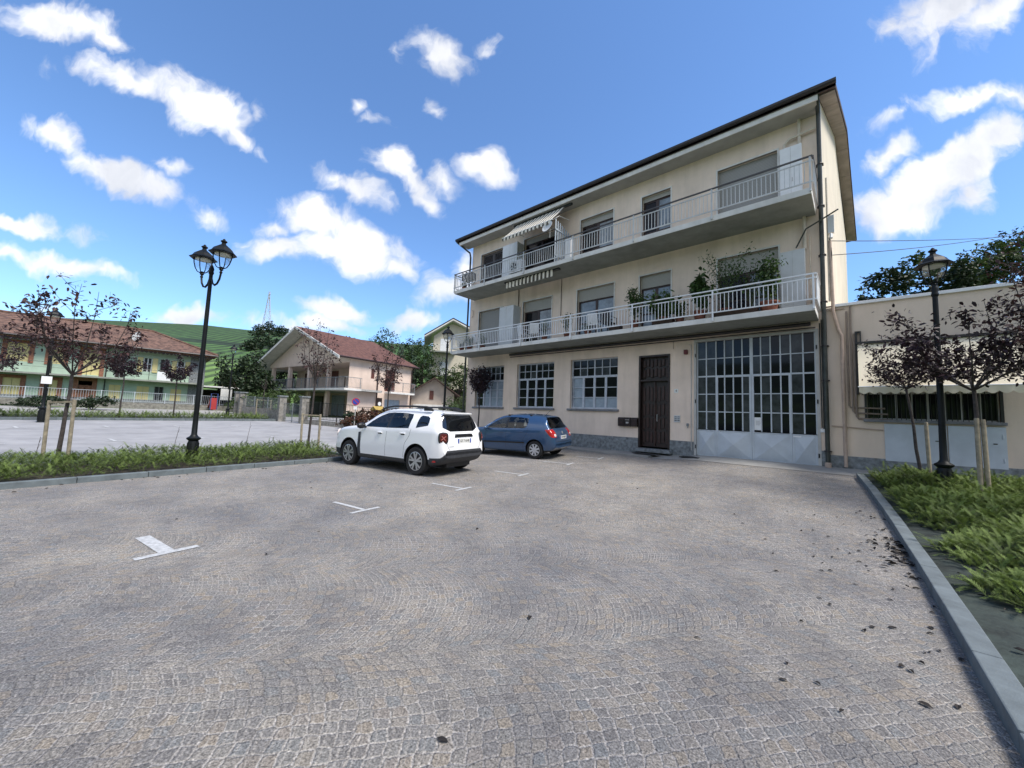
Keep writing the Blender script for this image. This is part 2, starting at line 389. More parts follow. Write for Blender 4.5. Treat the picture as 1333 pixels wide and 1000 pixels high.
# clearer, lighter blue towards the horizon as in the photograph
tint = N(nt, 'ShaderNodeMix', data_type='RGBA', blend_type='MULTIPLY'); tint.inputs[0].default_value = 1
L.new(sky.outputs[0], tint.inputs[6]); tint.inputs[7].default_value = (.60, .745, .89, 1)
mx = N(nt, 'ShaderNodeMix', data_type='RGBA'); L.new(thick, mx.inputs[0]); L.new(tint.outputs[2], mx.inputs[6]); L.new(cr.outputs[2], mx.inputs[7])
L.new(mx.outputs[2], bg.inputs['Color']); bg.inputs['Strength'].default_value = SKY_STRENGTH
scn.view_settings.view_transform = 'Standard'; scn.view_settings.look = 'None'
scn.view_settings.exposure = 1.12; scn.view_settings.gamma = 1
try: scn.cycles.use_denoising = True
except Exception: pass
scn.cycles.max_bounces = 6; scn.cycles.transparent_max_bounces = 12
scn.render.film_transparent = False

# ------------------------------------------------------------------ ground
def cobble_mat():
    m, nt, b = new_mat('fan_cobbles'); L = nt.links
    tc = N(nt, 'ShaderNodeTexCoord')
    def mt(op, a, bb=None, cc=None):
        n = N(nt, 'ShaderNodeMath', operation=op)
        for i, q in enumerate((a, bb, cc)):
            if q is None: continue
            if isinstance(q, (int, float)): n.inputs[i].default_value = q
            else: L.new(q, n.inputs[i])
        return n.outputs[0]
    mp = N(nt, 'ShaderNodeMapping'); mp.inputs['Rotation'].default_value = (0, 0, math.radians(38)); L.new(tc.outputs['Object'], mp.inputs['Vector'])
    wn = N(nt, 'ShaderNodeTexNoise', Scale=.9, Detail=2.0); L.new(mp.outputs[0], wn.inputs['Vector'])
    sb = N(nt, 'ShaderNodeVectorMath', operation='SUBTRACT'); L.new(wn.outputs['Color'], sb.inputs[0]); sb.inputs[1].default_value = (.5, .5, .5)
    sc = N(nt, 'ShaderNodeVectorMath', operation='SCALE'); sc.inputs['Scale'].default_value = .09; L.new(sb.outputs[0], sc.inputs[0])
    ad = N(nt, 'ShaderNodeVectorMath', operation='ADD'); L.new(mp.outputs[0], ad.inputs[0]); L.new(sc.outputs[0], ad.inputs[1])
    sp = N(nt, 'ShaderNodeSeparateXYZ'); L.new(ad.outputs[0], sp.inputs[0])
    W = 1.35; Rr = W * .78; S = .076
    xw = mt('DIVIDE', sp.outputs[0], W); cell = mt('FLOOR', xw)
    u = mt('MULTIPLY', mt('SUBTRACT', mt('SUBTRACT', xw, cell), .5), W)
    cc = mt('SQRT', mt('SUBTRACT', Rr * Rr, mt('MULTIPLY', u, u)))
    par = mt('MODULO', mt('ABSOLUTE', cell), 2)
    vv = mt('DIVIDE', mt('SUBTRACT', sp.outputs[1], cc), S)
    th = mt('DIVIDE', mt('MULTIPLY', mt('ARCTAN2', u, cc), Rr), S)
    th = mt('ADD', th, mt('MULTIPLY', cell, 37.3))
    cb = N(nt, 'ShaderNodeCombineXYZ'); L.new(th, cb.inputs[0]); L.new(vv, cb.inputs[1])
    vo = N(nt, 'ShaderNodeTexVoronoi', feature='DISTANCE_TO_EDGE', Scale=1.0, Randomness=.34); vo.voronoi_dimensions = '2D'; L.new(cb.outputs[0], vo.inputs['Vector'])
    vc = N(nt, 'ShaderNodeTexVoronoi', feature='F1', Scale=1.0, Randomness=.34); vc.voronoi_dimensions = '2D'; L.new(cb.outputs[0], vc.inputs['Vector'])
    # stone edge mask, made ragged
    rn = N(nt, 'ShaderNodeTexNoise', Scale=38.0, Detail=4.0); L.new(tc.outputs['Object'], rn.inputs['Vector'])
    ed = mt('ADD', vo.outputs['Distance'], mt('MULTIPLY_ADD', rn.outputs['Fac'], .30, -.15))
    mj = N(nt, 'ShaderNodeMapRange', interpolation_type='SMOOTHSTEP'); mj.inputs['From Min'].default_value = .02; mj.inputs['From Max'].default_value = .13; L.new(ed, mj.inputs['Value'])
    sr = N(nt, 'ShaderNodeSeparateColor'); L.new(vc.outputs['Color'], sr.inputs[0])
    rp = N(nt, 'ShaderNodeValToRGB'); L.new(sr.outputs[0], rp.inputs['Fac'])
    e = rp.color_ramp.elements; e[0].position = 0; e[0].color = (.20, .197, .195, 1); e[1].position = 1; e[1].color = (.34, .325, .295, 1)
    for p, c in ((.22, (.25, .25, .248)), (.42, (.285, .272, .25)), (.6, (.222, .236, .245)), (.78, (.31, .28, .235)), (.92, (.26, .247, .235))):
        q = e.new(p); q.color = c4(c)
    # large soft patches of tone and grit inside stones
    pn = N(nt, 'ShaderNodeTexNoise', Scale=.42, Detail=5.0, Roughness=.6); L.new(tc.outputs['Object'], pn.inputs['Vector'])
    pr = N(nt, 'ShaderNodeValToRGB'); L.new(pn.outputs['Fac'], pr.inputs['Fac'])
    pe = pr.color_ramp.elements; pe[0].position = .32; pe[0].color = (.70, .70, .74, 1); pe[1].position = .7; pe[1].color = (1.16, 1.10, 1.02, 1)
    gn = N(nt, 'ShaderNodeTexNoise', Scale=95.0, Detail=3.0, Roughness=.7); L.new(tc.outputs['Object'], gn.inputs['Vector'])
    gr_ = N(nt, 'ShaderNodeMapRange'); gr_.inputs['From Min'].default_value = .3; gr_.inputs['From Max'].default_value = .7; gr_.inputs['To Min'].default_value = .25; gr_.inputs['To Max'].default_value = 1.6; L.new(gn.outputs['Fac'], gr_.inputs['Value'])
    g2 = N(nt, 'ShaderNodeTexNoise', Scale=42.0, Detail=5.0, Roughness=.75); L.new(tc.outputs['Object'], g2.inputs['Vector'])
    gr2 = N(nt, 'ShaderNodeMapRange'); gr2.inputs['From Min'].default_value = .3; gr2.inputs['From Max'].default_value = .7; gr2.inputs['To Min'].default_value = .62; gr2.inputs['To Max'].default_value = 1.36; L.new(g2.outputs['Fac'], gr2.inputs['Value'])
    jc = N(nt, 'ShaderNodeMix', data_type='RGBA'); L.new(mj.outputs[0], jc.inputs[0]); jc.inputs[6].default_value = (.37, .365, .37, 1); L.new(rp.outputs['Color'], jc.inputs[7])
    # joints are partly dirty: dark where grit is missing
    dj = N(nt, 'ShaderNodeTexNoise', Scale=1.6, Detail=5.0); L.new(tc.outputs['Object'], dj.inputs['Vector'])
    djr = N(nt, 'ShaderNodeValToRGB'); L.new(dj.outputs['Fac'], djr.inputs['Fac']); djr.color_ramp.elements[0].position = .42; djr.color_ramp.elements[0].color = (.25, .245, .24, 1); djr.color_ramp.elements[1].position = .56; djr.color_ramp.elements[1].color = (.40, .39, .375, 1)
    L.new(djr.outputs['Color'], jc.inputs[6])
    # sandy joints follow the arcs in places
    fv = mt('ABSOLUTE', mt('SUBTRACT', mt('FRACT', vv), .5))
    am = N(nt, 'ShaderNodeMapRange', interpolation_type='SMOOTHSTEP'); am.inputs['From Min'].default_value = .38; am.inputs['From Max'].default_value = .49; L.new(mt('ADD', fv, mt('MULTIPLY_ADD', rn.outputs['Fac'], .16, -.08)), am.inputs['Value'])
    an = N(nt, 'ShaderNodeTexNoise', Scale=.8, Detail=3.0); L.new(tc.outputs['Object'], an.inputs['Vector'])
    anr = N(nt, 'ShaderNodeMapRange'); anr.inputs['From Min'].default_value = .42; anr.inputs['From Max'].default_value = .6; anr.inputs['To Max'].default_value = .5; L.new(an.outputs['Fac'], anr.inputs['Value'])
    aj = N(nt, 'ShaderNodeMix', data_type='RGBA'); L.new(mt('MULTIPLY', am.outputs[0], anr.outputs[0]), aj.inputs[0]); L.new(jc.outputs[2], aj.inputs[6]); aj.inputs[7].default_value = (.44, .425, .40, 1)
    m1 = N(nt, 'ShaderNodeMix', data_type='RGBA', blend_type='MULTIPLY'); m1.inputs[0].default_value = 1; L.new(aj.outputs[2], m1.inputs[6]); L.new(pr.outputs['Color'], m1.inputs[7])
    vm = N(nt, 'ShaderNodeVectorMath', operation='SCALE'); L.new(m1.outputs[2], vm.inputs[0]); L.new(mt('MULTIPLY', gr_.outputs[0], gr2.outputs[0]), vm.inputs['Scale'])
    L.new(vm.outputs[0], b.inputs['Base Color']); b.inputs['Roughness'].default_value = .82; b.inputs['Specular IOR Level'].default_value = .35
    hh = mt('ADD', mt('MULTIPLY', mj.outputs[0], .35), mt('MULTIPLY', g2.outputs['Fac'], .9))
    hh = mt('ADD', hh, mt('MULTIPLY', gn.outputs['Fac'], .25))
    bp = N(nt, 'ShaderNodeBump', Strength=1.0, Distance=.022); L.new(hh, bp.inputs['Height']); L.new(bp.outputs['Normal'], b.inputs['Normal'])
    return m
M['cobble'] = cobble_mat()

def sheet(name, poly_or_rect, step, mtl, dz, label=None):
    """terrain-following sheet over a rectangle x0,x1,y0,y1"""
    x0, x1, y0, y1 = poly_or_rect
    nx = max(1, int((x1 - x0) / step)); ny = max(1, int((y1 - y0) / step))
    X = np.linspace(x0, x1, nx + 1); Y = np.linspace(y0, y1, ny + 1)
    V = [(x, y, G(x, y) + dz) for y in Y for x in X]
    F = [(j * (nx + 1) + i, j * (nx + 1) + i + 1, (j + 1) * (nx + 1) + i + 1, (j + 1) * (nx + 1) + i) for j in range(ny) for i in range(nx)]
    o = np_mesh(name, V, F, mtl, kind='structure', smooth=True)
    return o
# everything beyond: grassy ground to the horizon (graded grid)
gx = [-900, -500, -300, -200, -140, -110, -90] + list(np.arange(-80, 12, 1.0)) + [14, 18, 25, 40, 80, 160, 400, 900]
gy = [-900, -400, -150, -80, -50, -30, -20] + list(np.arange(-15, 46, 1.0)) + [50, 60, 75, 100, 140, 200, 300, 500, 900]
V = [(x, y, G(x, y) - .06) for y in gy for x in gx]; nx = len(gx)
F = [(j * nx + i, j * nx + i + 1, (j + 1) * nx + i + 1, (j + 1) * nx + i) for j in range(len(gy) - 1) for i in range(nx - 1)]
np_mesh('ground', V, F, M['grass'], kind='structure', smooth=True)
sheet('plaza_paving', (-12.4, .9, -9, 14.2), .2, M['cobble'], 0)
KD = Vector((-.165, .986, 0)).normalized(); CD = Vector((-.986, -.165, 0)).normalized()
KO = Vector((-10.93, 1.1, 0))           # a point on the front face of the left kerb
def kp(s, t, dz=0.0):                   # s metres along the left kerb, t metres beyond it
    p = KO + KD * s + CD * t; p.z = G(p.x, p.y) + dz; return p
def strip_sheet(name, s0, s1, t0, t1, mtl, dz, ns=40, nt_=12, kind='structure'):
    V = [kp(s0 + (s1 - s0) * i / ns, t0 + (t1 - t0) * j / nt_, dz) for j in range(nt_ + 1) for i in range(ns + 1)]
    F = [(j * (ns + 1) + i, j * (ns + 1) + i + 1, (j + 1) * (ns + 1) + i + 1, (j + 1) * (ns + 1) + i) for j in range(nt_) for i in range(ns)]
    return np_mesh(name, [tuple(v) for v in V], F, mtl, kind=kind, smooth=True)
# the second car park beyond the planted strip
strip_sheet('parking_lot', -12, 22, 3.0, 18.2, M['asph'], .004, 60, 30)
strip_sheet('parking_lot', 4.9 + 1.2, 22, -1.2, 3.0, M['asph'], .002, 30, 10) if False else None
strip_sheet('flower_bed', -12, 4.75, .12, 2.9, M['soil'], .05)
strip_sheet('flower_bed', -12, 11.2, 18.3, 20.2, M['soil'], .05)
strip_sheet('pavement', -14, 13, 20.3, 32.0, M['walk'], .06)
strip_sheet('road', 12.0, 40, 6.0, 24, M['asph'], .001, 40, 30)
strip_sheet('road', 4.8, 22, .0, 2.98, M['cobble'], .003, 30, 8)
# kerb stones
def kerb_run(pts, wdt, hgt, seg=1.0, name='kerb'):
    mb = MB()
    for a, b in zip(pts[:-1], pts[1:]):
        a = Vector(a); b = Vector(b); Ltot = (b - a).length; n = max(1, round(Ltot / seg)); d = (b - a).normalized(); nn = Vector((-d.y, d.x, 0)) * wdt
        for i in range(n):
            p = a + (b - a) * (i / n) + d * .004; q = a + (b - a) * ((i + 1) / n) - d * .004
            p.z = G(p.x, p.y) - .15; q.z = G(q.x, q.y) - .15
            j = random.uniform(-.003, .003)
            mb.obox(p + Vector((0, 0, j)), q - p, nn, Vector((0, 0, hgt + .15)))
    return mb.build(name, M['kerb'], kind='structure', bevel=.01)
def k2(s, t): 
    p = KO + KD * s + CD * t; return (p.x, p.y, 0)
kerb_run([k2(-12, 0), k2(4.9, 0)], .14, .11)
kerb_run([k2(4.9, .14), k2(4.9, 2.9)], .14, .11)
kerb_run([k2(-12, 2.86), k2(4.76, 2.86)], .12, .10)
kerb_run([k2(-12, 18.2), k2(11.2, 18.2)], .12, .14)
kerb_run([k2(11.3, 18.2), k2(11.3, 20.2)], .12, .14)
kerb_run([k2(-14, 20.2), k2(13, 20.2)], .12, .16)
RK = [(.62, -2.0), (.585, 2.0), (.545, 3.2), (.50, 5.0), (.46, 6.2), (.36, 8.2), (.27, 9.6), (.12, 11.4), (-.06, 13.0)]
kerb_run([(x, y, 0) for x, y in RK][::-1], .14, .11)
kerb_run([(-.06, 13.14, 0), (6.5, 13.35, 0)], .12, .10)
def rkx(y):
    for (xa, ya), (xb, yb) in zip(RK[:-1], RK[1:]):
        if ya <= y <= yb: return xa + (xb - xa) * (y - ya) / (yb - ya)
    return RK[0][0] if y < RK[0][1] else RK[-1][0]
# right bed: weed membrane with a lapped seam, soil below the plants
V = []; F = []; ys = np.linspace(-2, 13.0, 90); ts = [.14, .3, .5, .72, .74, 1.0, 1.5, 2.2, 3, 4, 6, 9]
for y in ys:
    for t in ts:
        h = .075 + .02 * math.sin(y * 3.1 + t * 4) * min(1, t) + (.012 if t > .73 else 0) + .10 * smst((t - 1) / 2)
        V.append((rkx(y) + t, y, G(rkx(y) + t, y) + h - (.03 if t < .2 else 0)))
n = len(ts)
for j in range(len(ys) - 1):
    for i in range(n - 1): F.append((j * n + i, j * n + i + 1, (j + 1) * n + i + 1, (j + 1) * n + i))
np_mesh('flower_bed', V, F, M['membrane'], kind='structure', smooth=True)
# concrete walk along the facade
mb = MB()
for i in range(22):
    x0 = -16.4 + i * .5; x1 = x0 + .496
    if x1 > -5.3: break
    mb.obox((x0, 13.15, G(x0, 13.2) - .1), (x1 - x0, 0, 0), (0, 1.05, 0), (0, 0, .17))
mb.build('pavement', M['walk'], kind='structure', bevel=.008)
V = []; F = []
xs = np.linspace(-5.3, 6, 60)
for x in xs:
    for y in (13.16, 13.5, 13.9, 14.2): V.append((x, y, G(x, y) + .008))
for i in range(len(xs) - 1):
    for j in range(3): F.append((i * 4 + j, (i + 1) * 4 + j, (i + 1) * 4 + j + 1, i * 4 + j + 1))
np_mesh('pavement', V, F, M['walk'], kind='structure', smooth=True)

# parking marks: small T shapes painted across each bay end
def paint_quad(a, b, c, d, name='parking_mark'):
    pass
TM = [(-5.355, .72, .80, .13), (-5.73, 3.07, .82, .07), (-6.12, 5.42, .9, .07), (-6.50, 7.79, .92, .07), (-6.72, 10.3, .95, .07), (-6.60, 12.0, .9, .07)]
for i, (x, y, ln, wd) in enumerate(TM):
    o = Vector((x, y, 0)); mb = MB()
    def strip(p, q, w_):
        d = (q - p).normalized(); nn = Vector((-d.y, d.x, 0)) * w_ / 2; k = 8
        for j in range(k):
            a = p + (q - p) * (j / k); b = p + (q - p) * ((j + 1) / k)
            vs = [a - nn, b - nn, b + nn, a + nn]
            for v in vs: v.z = G(v.x, v.y) + .006
            mb.quad(*vs)
    strip(o - KD * .26, o + KD * .26, .075 if i else .085)
    strip(o + CD * .045, o + CD * ln, wd)
    mb.build('parking_mark', M['paint'], kind='structure', fix=False)
# faint marks on the far car park
for s, t in ((-4, 7.5), (-1.5, 7.6), (1, 7.5), (3.5, 7.6), (6, 7.5), (-3, 13.4), (-.5, 13.4), (2, 13.4), (4.5, 13.4), (7, 13.4), (8.5, 7.5), (9.5, 13.4), (11, 7.5)):
    mb = MB(); a = kp(s, t, .012)
    for q, (u, v) in enumerate(((KD * .5, CD * .1), (CD * .9, KD * .1))):
        p0 = a - (KD * .25 if q == 0 else KD * .05)
        vs = [p0, p0 + u, p0 + u + v, p0 + v]
        for z in vs: z.z = G(z.x, z.y) + (.012 if q == 0 else .0135)
        mb.quad(*vs)
    mb.build('parking_mark', M['paint'], kind='structure', fix=False)

# ------------------------------------------------------------------ juniper beds
def frond_template(npair, seed):
    r = random.Random(seed); V = []; F = []; S = []
    def pt(t): return Vector((t, 0, .55 * t - .42 * t * t))
    def leaflet(p, d, ln, w, s0, s1):
        side = d.cross(Vector((0, 0, 1))).normalized() * w
        b = len(V); V.extend([p - side, p + side, p + d * ln * .6 + side * .9, p + d * ln, p + d * ln * .6 - side * .9]); S.extend([s0, s0, (s0 + s1) / 2, s1, (s0 + s1) / 2])
        F.extend([(b, b + 1, b + 2), (b, b + 2, b + 4), (b + 4, b + 2, b + 3)])
    for i in range(npair):
        t = .12 + .85 * i / npair; p = pt(t); tan = (pt(t + .02) - p).normalized()
        for sgn in (-1, 1):
            d = (tan * .8 + Vector((0, sgn * r.uniform(.5, .8), r.uniform(-.15, .35)))).normalized()
            leaflet(p, d, (.24 - .13 * t) * r.uniform(.8, 1.2), .014, t * .75, .35 + .65 * t)
    leaflet(pt(.05), (pt(1) - pt(0)).normalized(), 1.1, .018, .1, 1.0)
    return np.array([tuple(v) for v in V]), np.array(F), np.array(S)
def scatter(name, pts, template_list, scale, tilt, mtl, parent=None, kind='stuff', seed=1, shade=(0, 1), yaw=None):
    rg = np.random.default_rng(seed); Vs = []; Fs = []; Ss = []; base = 0; n = len(pts); idx = rg.integers(0, len(template_list), n)
    for k, (TV, TF, TS) in enumerate(template_list):
        ii = np.where(idx == k)[0]; m = len(ii)
        if not m: continue
        P = np.array([pts[i] for i in ii]); a = rg.uniform(0, 2 * PI, m) if yaw is None else rg.normal(yaw, .9, m)
        s = rg.uniform(scale[0], scale[1], m); e = rg.uniform(tilt[0], tilt[1], m)
        ca, sa, ce, se = np.cos(a), np.sin(a), np.cos(e), np.sin(e)
        x = TV[None, :, 0] * s[:, None]; y = TV[None, :, 1] * s[:, None]; z = TV[None, :, 2] * s[:, None]
        x2 = x * ce[:, None] - z * se[:, None]; z2 = x * se[:, None] + z * ce[:, None]
        X = x2 * ca[:, None] - y * sa[:, None] + P[:, 0:1]; Y = x2 * sa[:, None] + y * ca[:, None] + P[:, 1:2]; Z = z2 + P[:, 2:3]
        Vs.append(np.stack([X, Y, Z], -1).reshape(-1, 3))
        Fs.append((TF[None] + (np.arange(m) * len(TV))[:, None, None]).reshape(-1, 3) + base); base += m * len(TV)
        sh = rg.uniform(shade[0], shade[1], m)[:, None] * .55 + TS[None] * .55
        Ss.append(sh.reshape(-1))
    return np_mesh(name, np.concatenate(Vs), np.concatenate(Fs), mtl, parent=parent, attr=np.concatenate(Ss), kind=kind)
FR = [frond_template(13, s) for s in range(4)]; FRL = [frond_template(7, s + 9) for s in range(3)]
# right bed: mounded plants; the edge wanders over the membrane
rr = random.Random(3); pts = []
def edge(y): return .34 + .18 * math.sin(y * 1.7 + 1) + .17 * math.sin(y * 4.1) + (.28 if y < 6.5 else 0) + (.2 if y < 4.6 else 0) - (.2 if y > 9 else 0)
while len(pts) < 27000:
    y = 3.0 + 10.0 * rr.random() ** .9; t = rr.uniform(.25, 5.6)
    if t < edge(y) + rr.uniform(-.1, .1): continue
    if t > 3.2 and rr.random() < .5: continue
    hmound = .04 + .30 * smst((t - edge(y)) / .7) * (.72 + .28 * math.sin(y * 2.3 + t * 2.9) * math.cos(t * 2.1 - y)) 
    x = rkx(y) + t; pts.append((x, y, G(x, y) + .07 + hmound * rr.uniform(.35, 1)))
o = scatter('juniper_ground_cover', pts, FR, (.11, .25), (-.2, .8), M['juni'], seed=5)
tag(o, 'low feathery green juniper filling the bed right of the paved court', 'ground cover')
# near left strip
pts = []
while len(pts) < 17000:
    s = rr.uniform(-9, 4.6); t = rr.uniform(.25, 2.7)
    p = kp(s, t); hm = .06 + .30 * smst((t - .1) / .5) * smst((2.9 - t) / .6) * (.75 + .25 * math.sin(s * 2.2 + t * 3))
    p.z += .04 + hm * rr.uniform(.3, 1); pts.append(tuple(p))
o = scatter('juniper_ground_cover', pts, FR[:2] + FRL, (.10, .23), (-.2, .75), M['juni'], seed=6)
tag(o, 'low juniper strip between the paved court and the pale car park', 'ground cover')
pts = []
while len(pts) < 4500:
    s = rr.uniform(-12, 11); t = rr.uniform(18.4, 20.1); p = kp(s, t); p.z += .05 + .22 * rr.random(); pts.append(tuple(p))
o = scatter('juniper_ground_cover', pts, FRL, (.22, .45), (-.1, .9), M['juni'], seed=7, shade=(.2, 1))
tag(o, 'far low planted strip behind the pale car park', 'ground cover')
# thin bare whips standing in the left strip
for (px, py, h) in ((223, 600, .9), (412, 585, .9), (318, 592, 1.0), (40, 612, .7)):
    p = ground_at(px, py); mb = MB(); q = [p + Vector((.02 * i * math.sin(i + px), .015 * i, h * i / 5)) for i in range(6)]
    mb.tube(q, [.008, .007, .006, .005, .004, .003], 5)
    for k in range(3): mb.tube([q[2 + k], q[2 + k] + Vector((.06 * (-1) ** k, .03, .12))], [.004, .002], 4)
    o = mb.build('sapling', M['bark'])
    o['lab'] = px
    nm = {223: 'thin bare whip just left of the double lantern post', 412: 'thin bare whip growing beside the staked tree near the white car', 318: 'thin bare whip standing right of the double lantern post', 40: 'short bare whip left of the staked purple tree'}[px]
    del o['lab']; tag(o, nm, 'sapling', 'bare whips in the juniper strip')
# dead leaves on the court
def leaf_flat(mb, x, y, z, s, a, curl):
    d = Vector((math.cos(a), math.sin(a), 0)); n_ = Vector((-d.y, d.x, 0)); p = Vector((x, y, z))
    vs = [p - d * s, p - d * s * .3 - n_ * s * .5 + Vector((0, 0, curl)), p + d * s * .5 - n_ * s * .4 + Vector((0, 0, curl)), p + d * s * 1.1, p + d * s * .5 + n_ * s * .4 + Vector((0, 0, curl * .7)), p - d * s * .3 + n_ * s * .5 + Vector((0, 0, curl * .6)), p + Vector((0, 0, .002))]
    mb.add(vs, [(0, 1, 6), (1, 2, 6), (2, 3, 6), (3, 4, 6), (4, 5, 6), (5, 0, 6)])
mb = MB()
for i in range(80):
    y = rr.uniform(2.4, 9.5); off = -abs(rr.gauss(.05, .55)) - .02; x = rkx(y) + off
    leaf_flat(mb, x, y, G(x, y) + .006, rr.uniform(.013, .032), rr.uniform(0, 6.28), rr.uniform(.004, .018))
for i in range(70):
    y = rr.gauss(7.0, .5); x = rkx(y) - abs(rr.gauss(.04, .12)) - .01
    leaf_flat(mb, x, y, G(x, y) + .006 + rr.random() * .02, rr.uniform(.02, .045), rr.uniform(0, 6.28), rr.uniform(.01, .03))
for i in range(34):
    x = rr.uniform(-9, .2); y = rr.uniform(.8, 9); leaf_flat(mb, x, y, G(x, y) + .006, rr.uniform(.015, .035), rr.uniform(0, 6.28), rr.uniform(.004, .02))
for i in range(26):
    s = rr.uniform(-5, 4); p = kp(s, -abs(rr.gauss(.05, .15)) - .03); leaf_flat(mb, p.x, p.y, p.z + .006, rr.uniform(.02, .035), rr.uniform(0, 6.28), .015)
for i in range(34):
    y = rr.uniform(3, 10); x = rkx(y) + rr.uniform(.2, .6); leaf_flat(mb, x, y, G(x, y) + .09, rr.uniform(.015, .035), rr.uniform(0, 6.28), .015)
o = mb.build('fallen_leaves', M['dleaf'], kind='stuff', fix=False); tag(o, 'dead dark leaves scattered on the paving and along the kerb', 'fallen leaves')
# ------------------------------------------------------------------ main building
FY = 14.2; XL = -16.2; XR = -.60; ZB = .25; ZT = 11.12
B = empty('apartment_building', (-8.4, FY, .4), 'three storey cream apartment block with two long balconies and a grey glazed garage gate', 'building')
def wall_holes(mb, x0, x1, z0, z1, y, depth, holes, at=None):
    """front wall in plane y with rectangular holes and their reveals"""
    xs = sorted({x0, x1} | {h[0] for h in holes} | {h[1] for h in holes}); zs = sorted({z0, z1} | {h[2] for h in holes} | {h[3] for h in holes})
    at = at or (lambda x, z, d: (x, y + d, z))
    for xa, xb in zip(xs[:-1], xs[1:]):
        for za, zb in zip(zs[:-1], zs[1:]):
            cx, cz = (xa + xb) / 2, (za + zb) / 2
            if any(h[0] < cx < h[1] and h[2] < cz < h[3] for h in holes): continue
            mb.quad(at(xa, za, 0), at(xb, za, 0), at(xb, zb, 0), at(xa, zb, 0))
    for a, b, c, d in holes:
        mb.quad(at(a, c, 0), at(a, d, 0), at(a, d, depth), at(a, c, depth)); mb.quad(at(b, c, 0), at(b, c, depth), at(b, d, depth), at(b, d, 0))
        mb.quad(at(a, d, 0), at(b, d, 0), at(b, d, depth), at(a, d, depth))
        if c > z0 + .001: mb.quad(at(a, c, 0), at(a, c, depth), at(b, c, depth), at(b, c, 0))
GW = [(-15.5, -13.39, 1.97, 4.1), (-12.5, -10.25, 1.97, 4.1), (-9.36, -7.12, 1.97, 4.1)]
DOOR = (-6.23, -5.05, .56, 4.04); GAR = (-4.23, -.79, .40, 4.45)
F1, F2 = 4.85, 8.10
MW = [(-15.44, -13.67, F1, 7.2), (-12.24, -10.5, F1, 7.2), (-9.1, -7.34, F1, 7.2), (-6.23, -5.04, F1, 7.2), (-3.45, -1.72, F1, 7.2)]
UW = [(-15.45, -13.74, F2, 10.45), (-12.33, -10.27, F2, 10.45), (-9.01, -7.42, F2, 10.4), (-6.18, -5.06, F2, 10.43), (-3.44, -1.7, F2, 10.4)]
DY = .24
mb = MB(); wall_holes(mb, XL, XR, .9, ZT, FY, DY, GW + [DOOR[:2] + (.9, DOOR[3])] + [GAR[:2] + (.9, GAR[3])] + MW + UW)
mb.build('front_wall', M['stucco'], B, fix=False)
# side and back walls, gable under the pitched roof
YB = 25.2; XB = -.2; RIDGE = 19.8
mb = MB()
mb.add([(XR, FY, .0), (XB, YB, .0), (XB, YB, 11.1), (XR + (XB - XR) * .51, RIDGE, 13.55), (XR, FY, 11.45)], [(0, 1, 2, 3, 4)])
mb.add([(XL, FY, .0), (XL, YB, .0), (XL, YB, 11.1), (XL, RIDGE, 13.55), (XL, FY, 11.45)], [(0, 4, 3, 2, 1)])
mb.quad((XL, YB, 0), (XL, YB, 11.1), (XB, YB, 11.1), (XB, YB, 0))
mb.build('side_wall', M['stucco_side'], B, fix=False)
# stone plinth
for a, b in ((XL, -6.23), (-5.05, -4.23), (-.79, XR)):
    mb = MB()
    n = max(1, int((b - a) / 1.2)); wd = (b - a) / n
    for i in range(n): mb.box(a + i * wd + .004, a + (i + 1) * wd - .004, FY - .03, FY + .24, .2, .9)
    mb.build('plinth', M['stone'], B)
# window lining trim on upper floors: thin stone surround
for (a, b, c, d) in MW + UW:
    mb = MB(); mb.box(a - .05, a, FY - .025, FY + .05, c, d + .05); mb.box(b, b + .05, FY - .025, FY + .05, c, d + .05); mb.box(a, b, FY - .025, FY + .05, d, d + .05)
    mb.build('surround', M['concedge'], B)

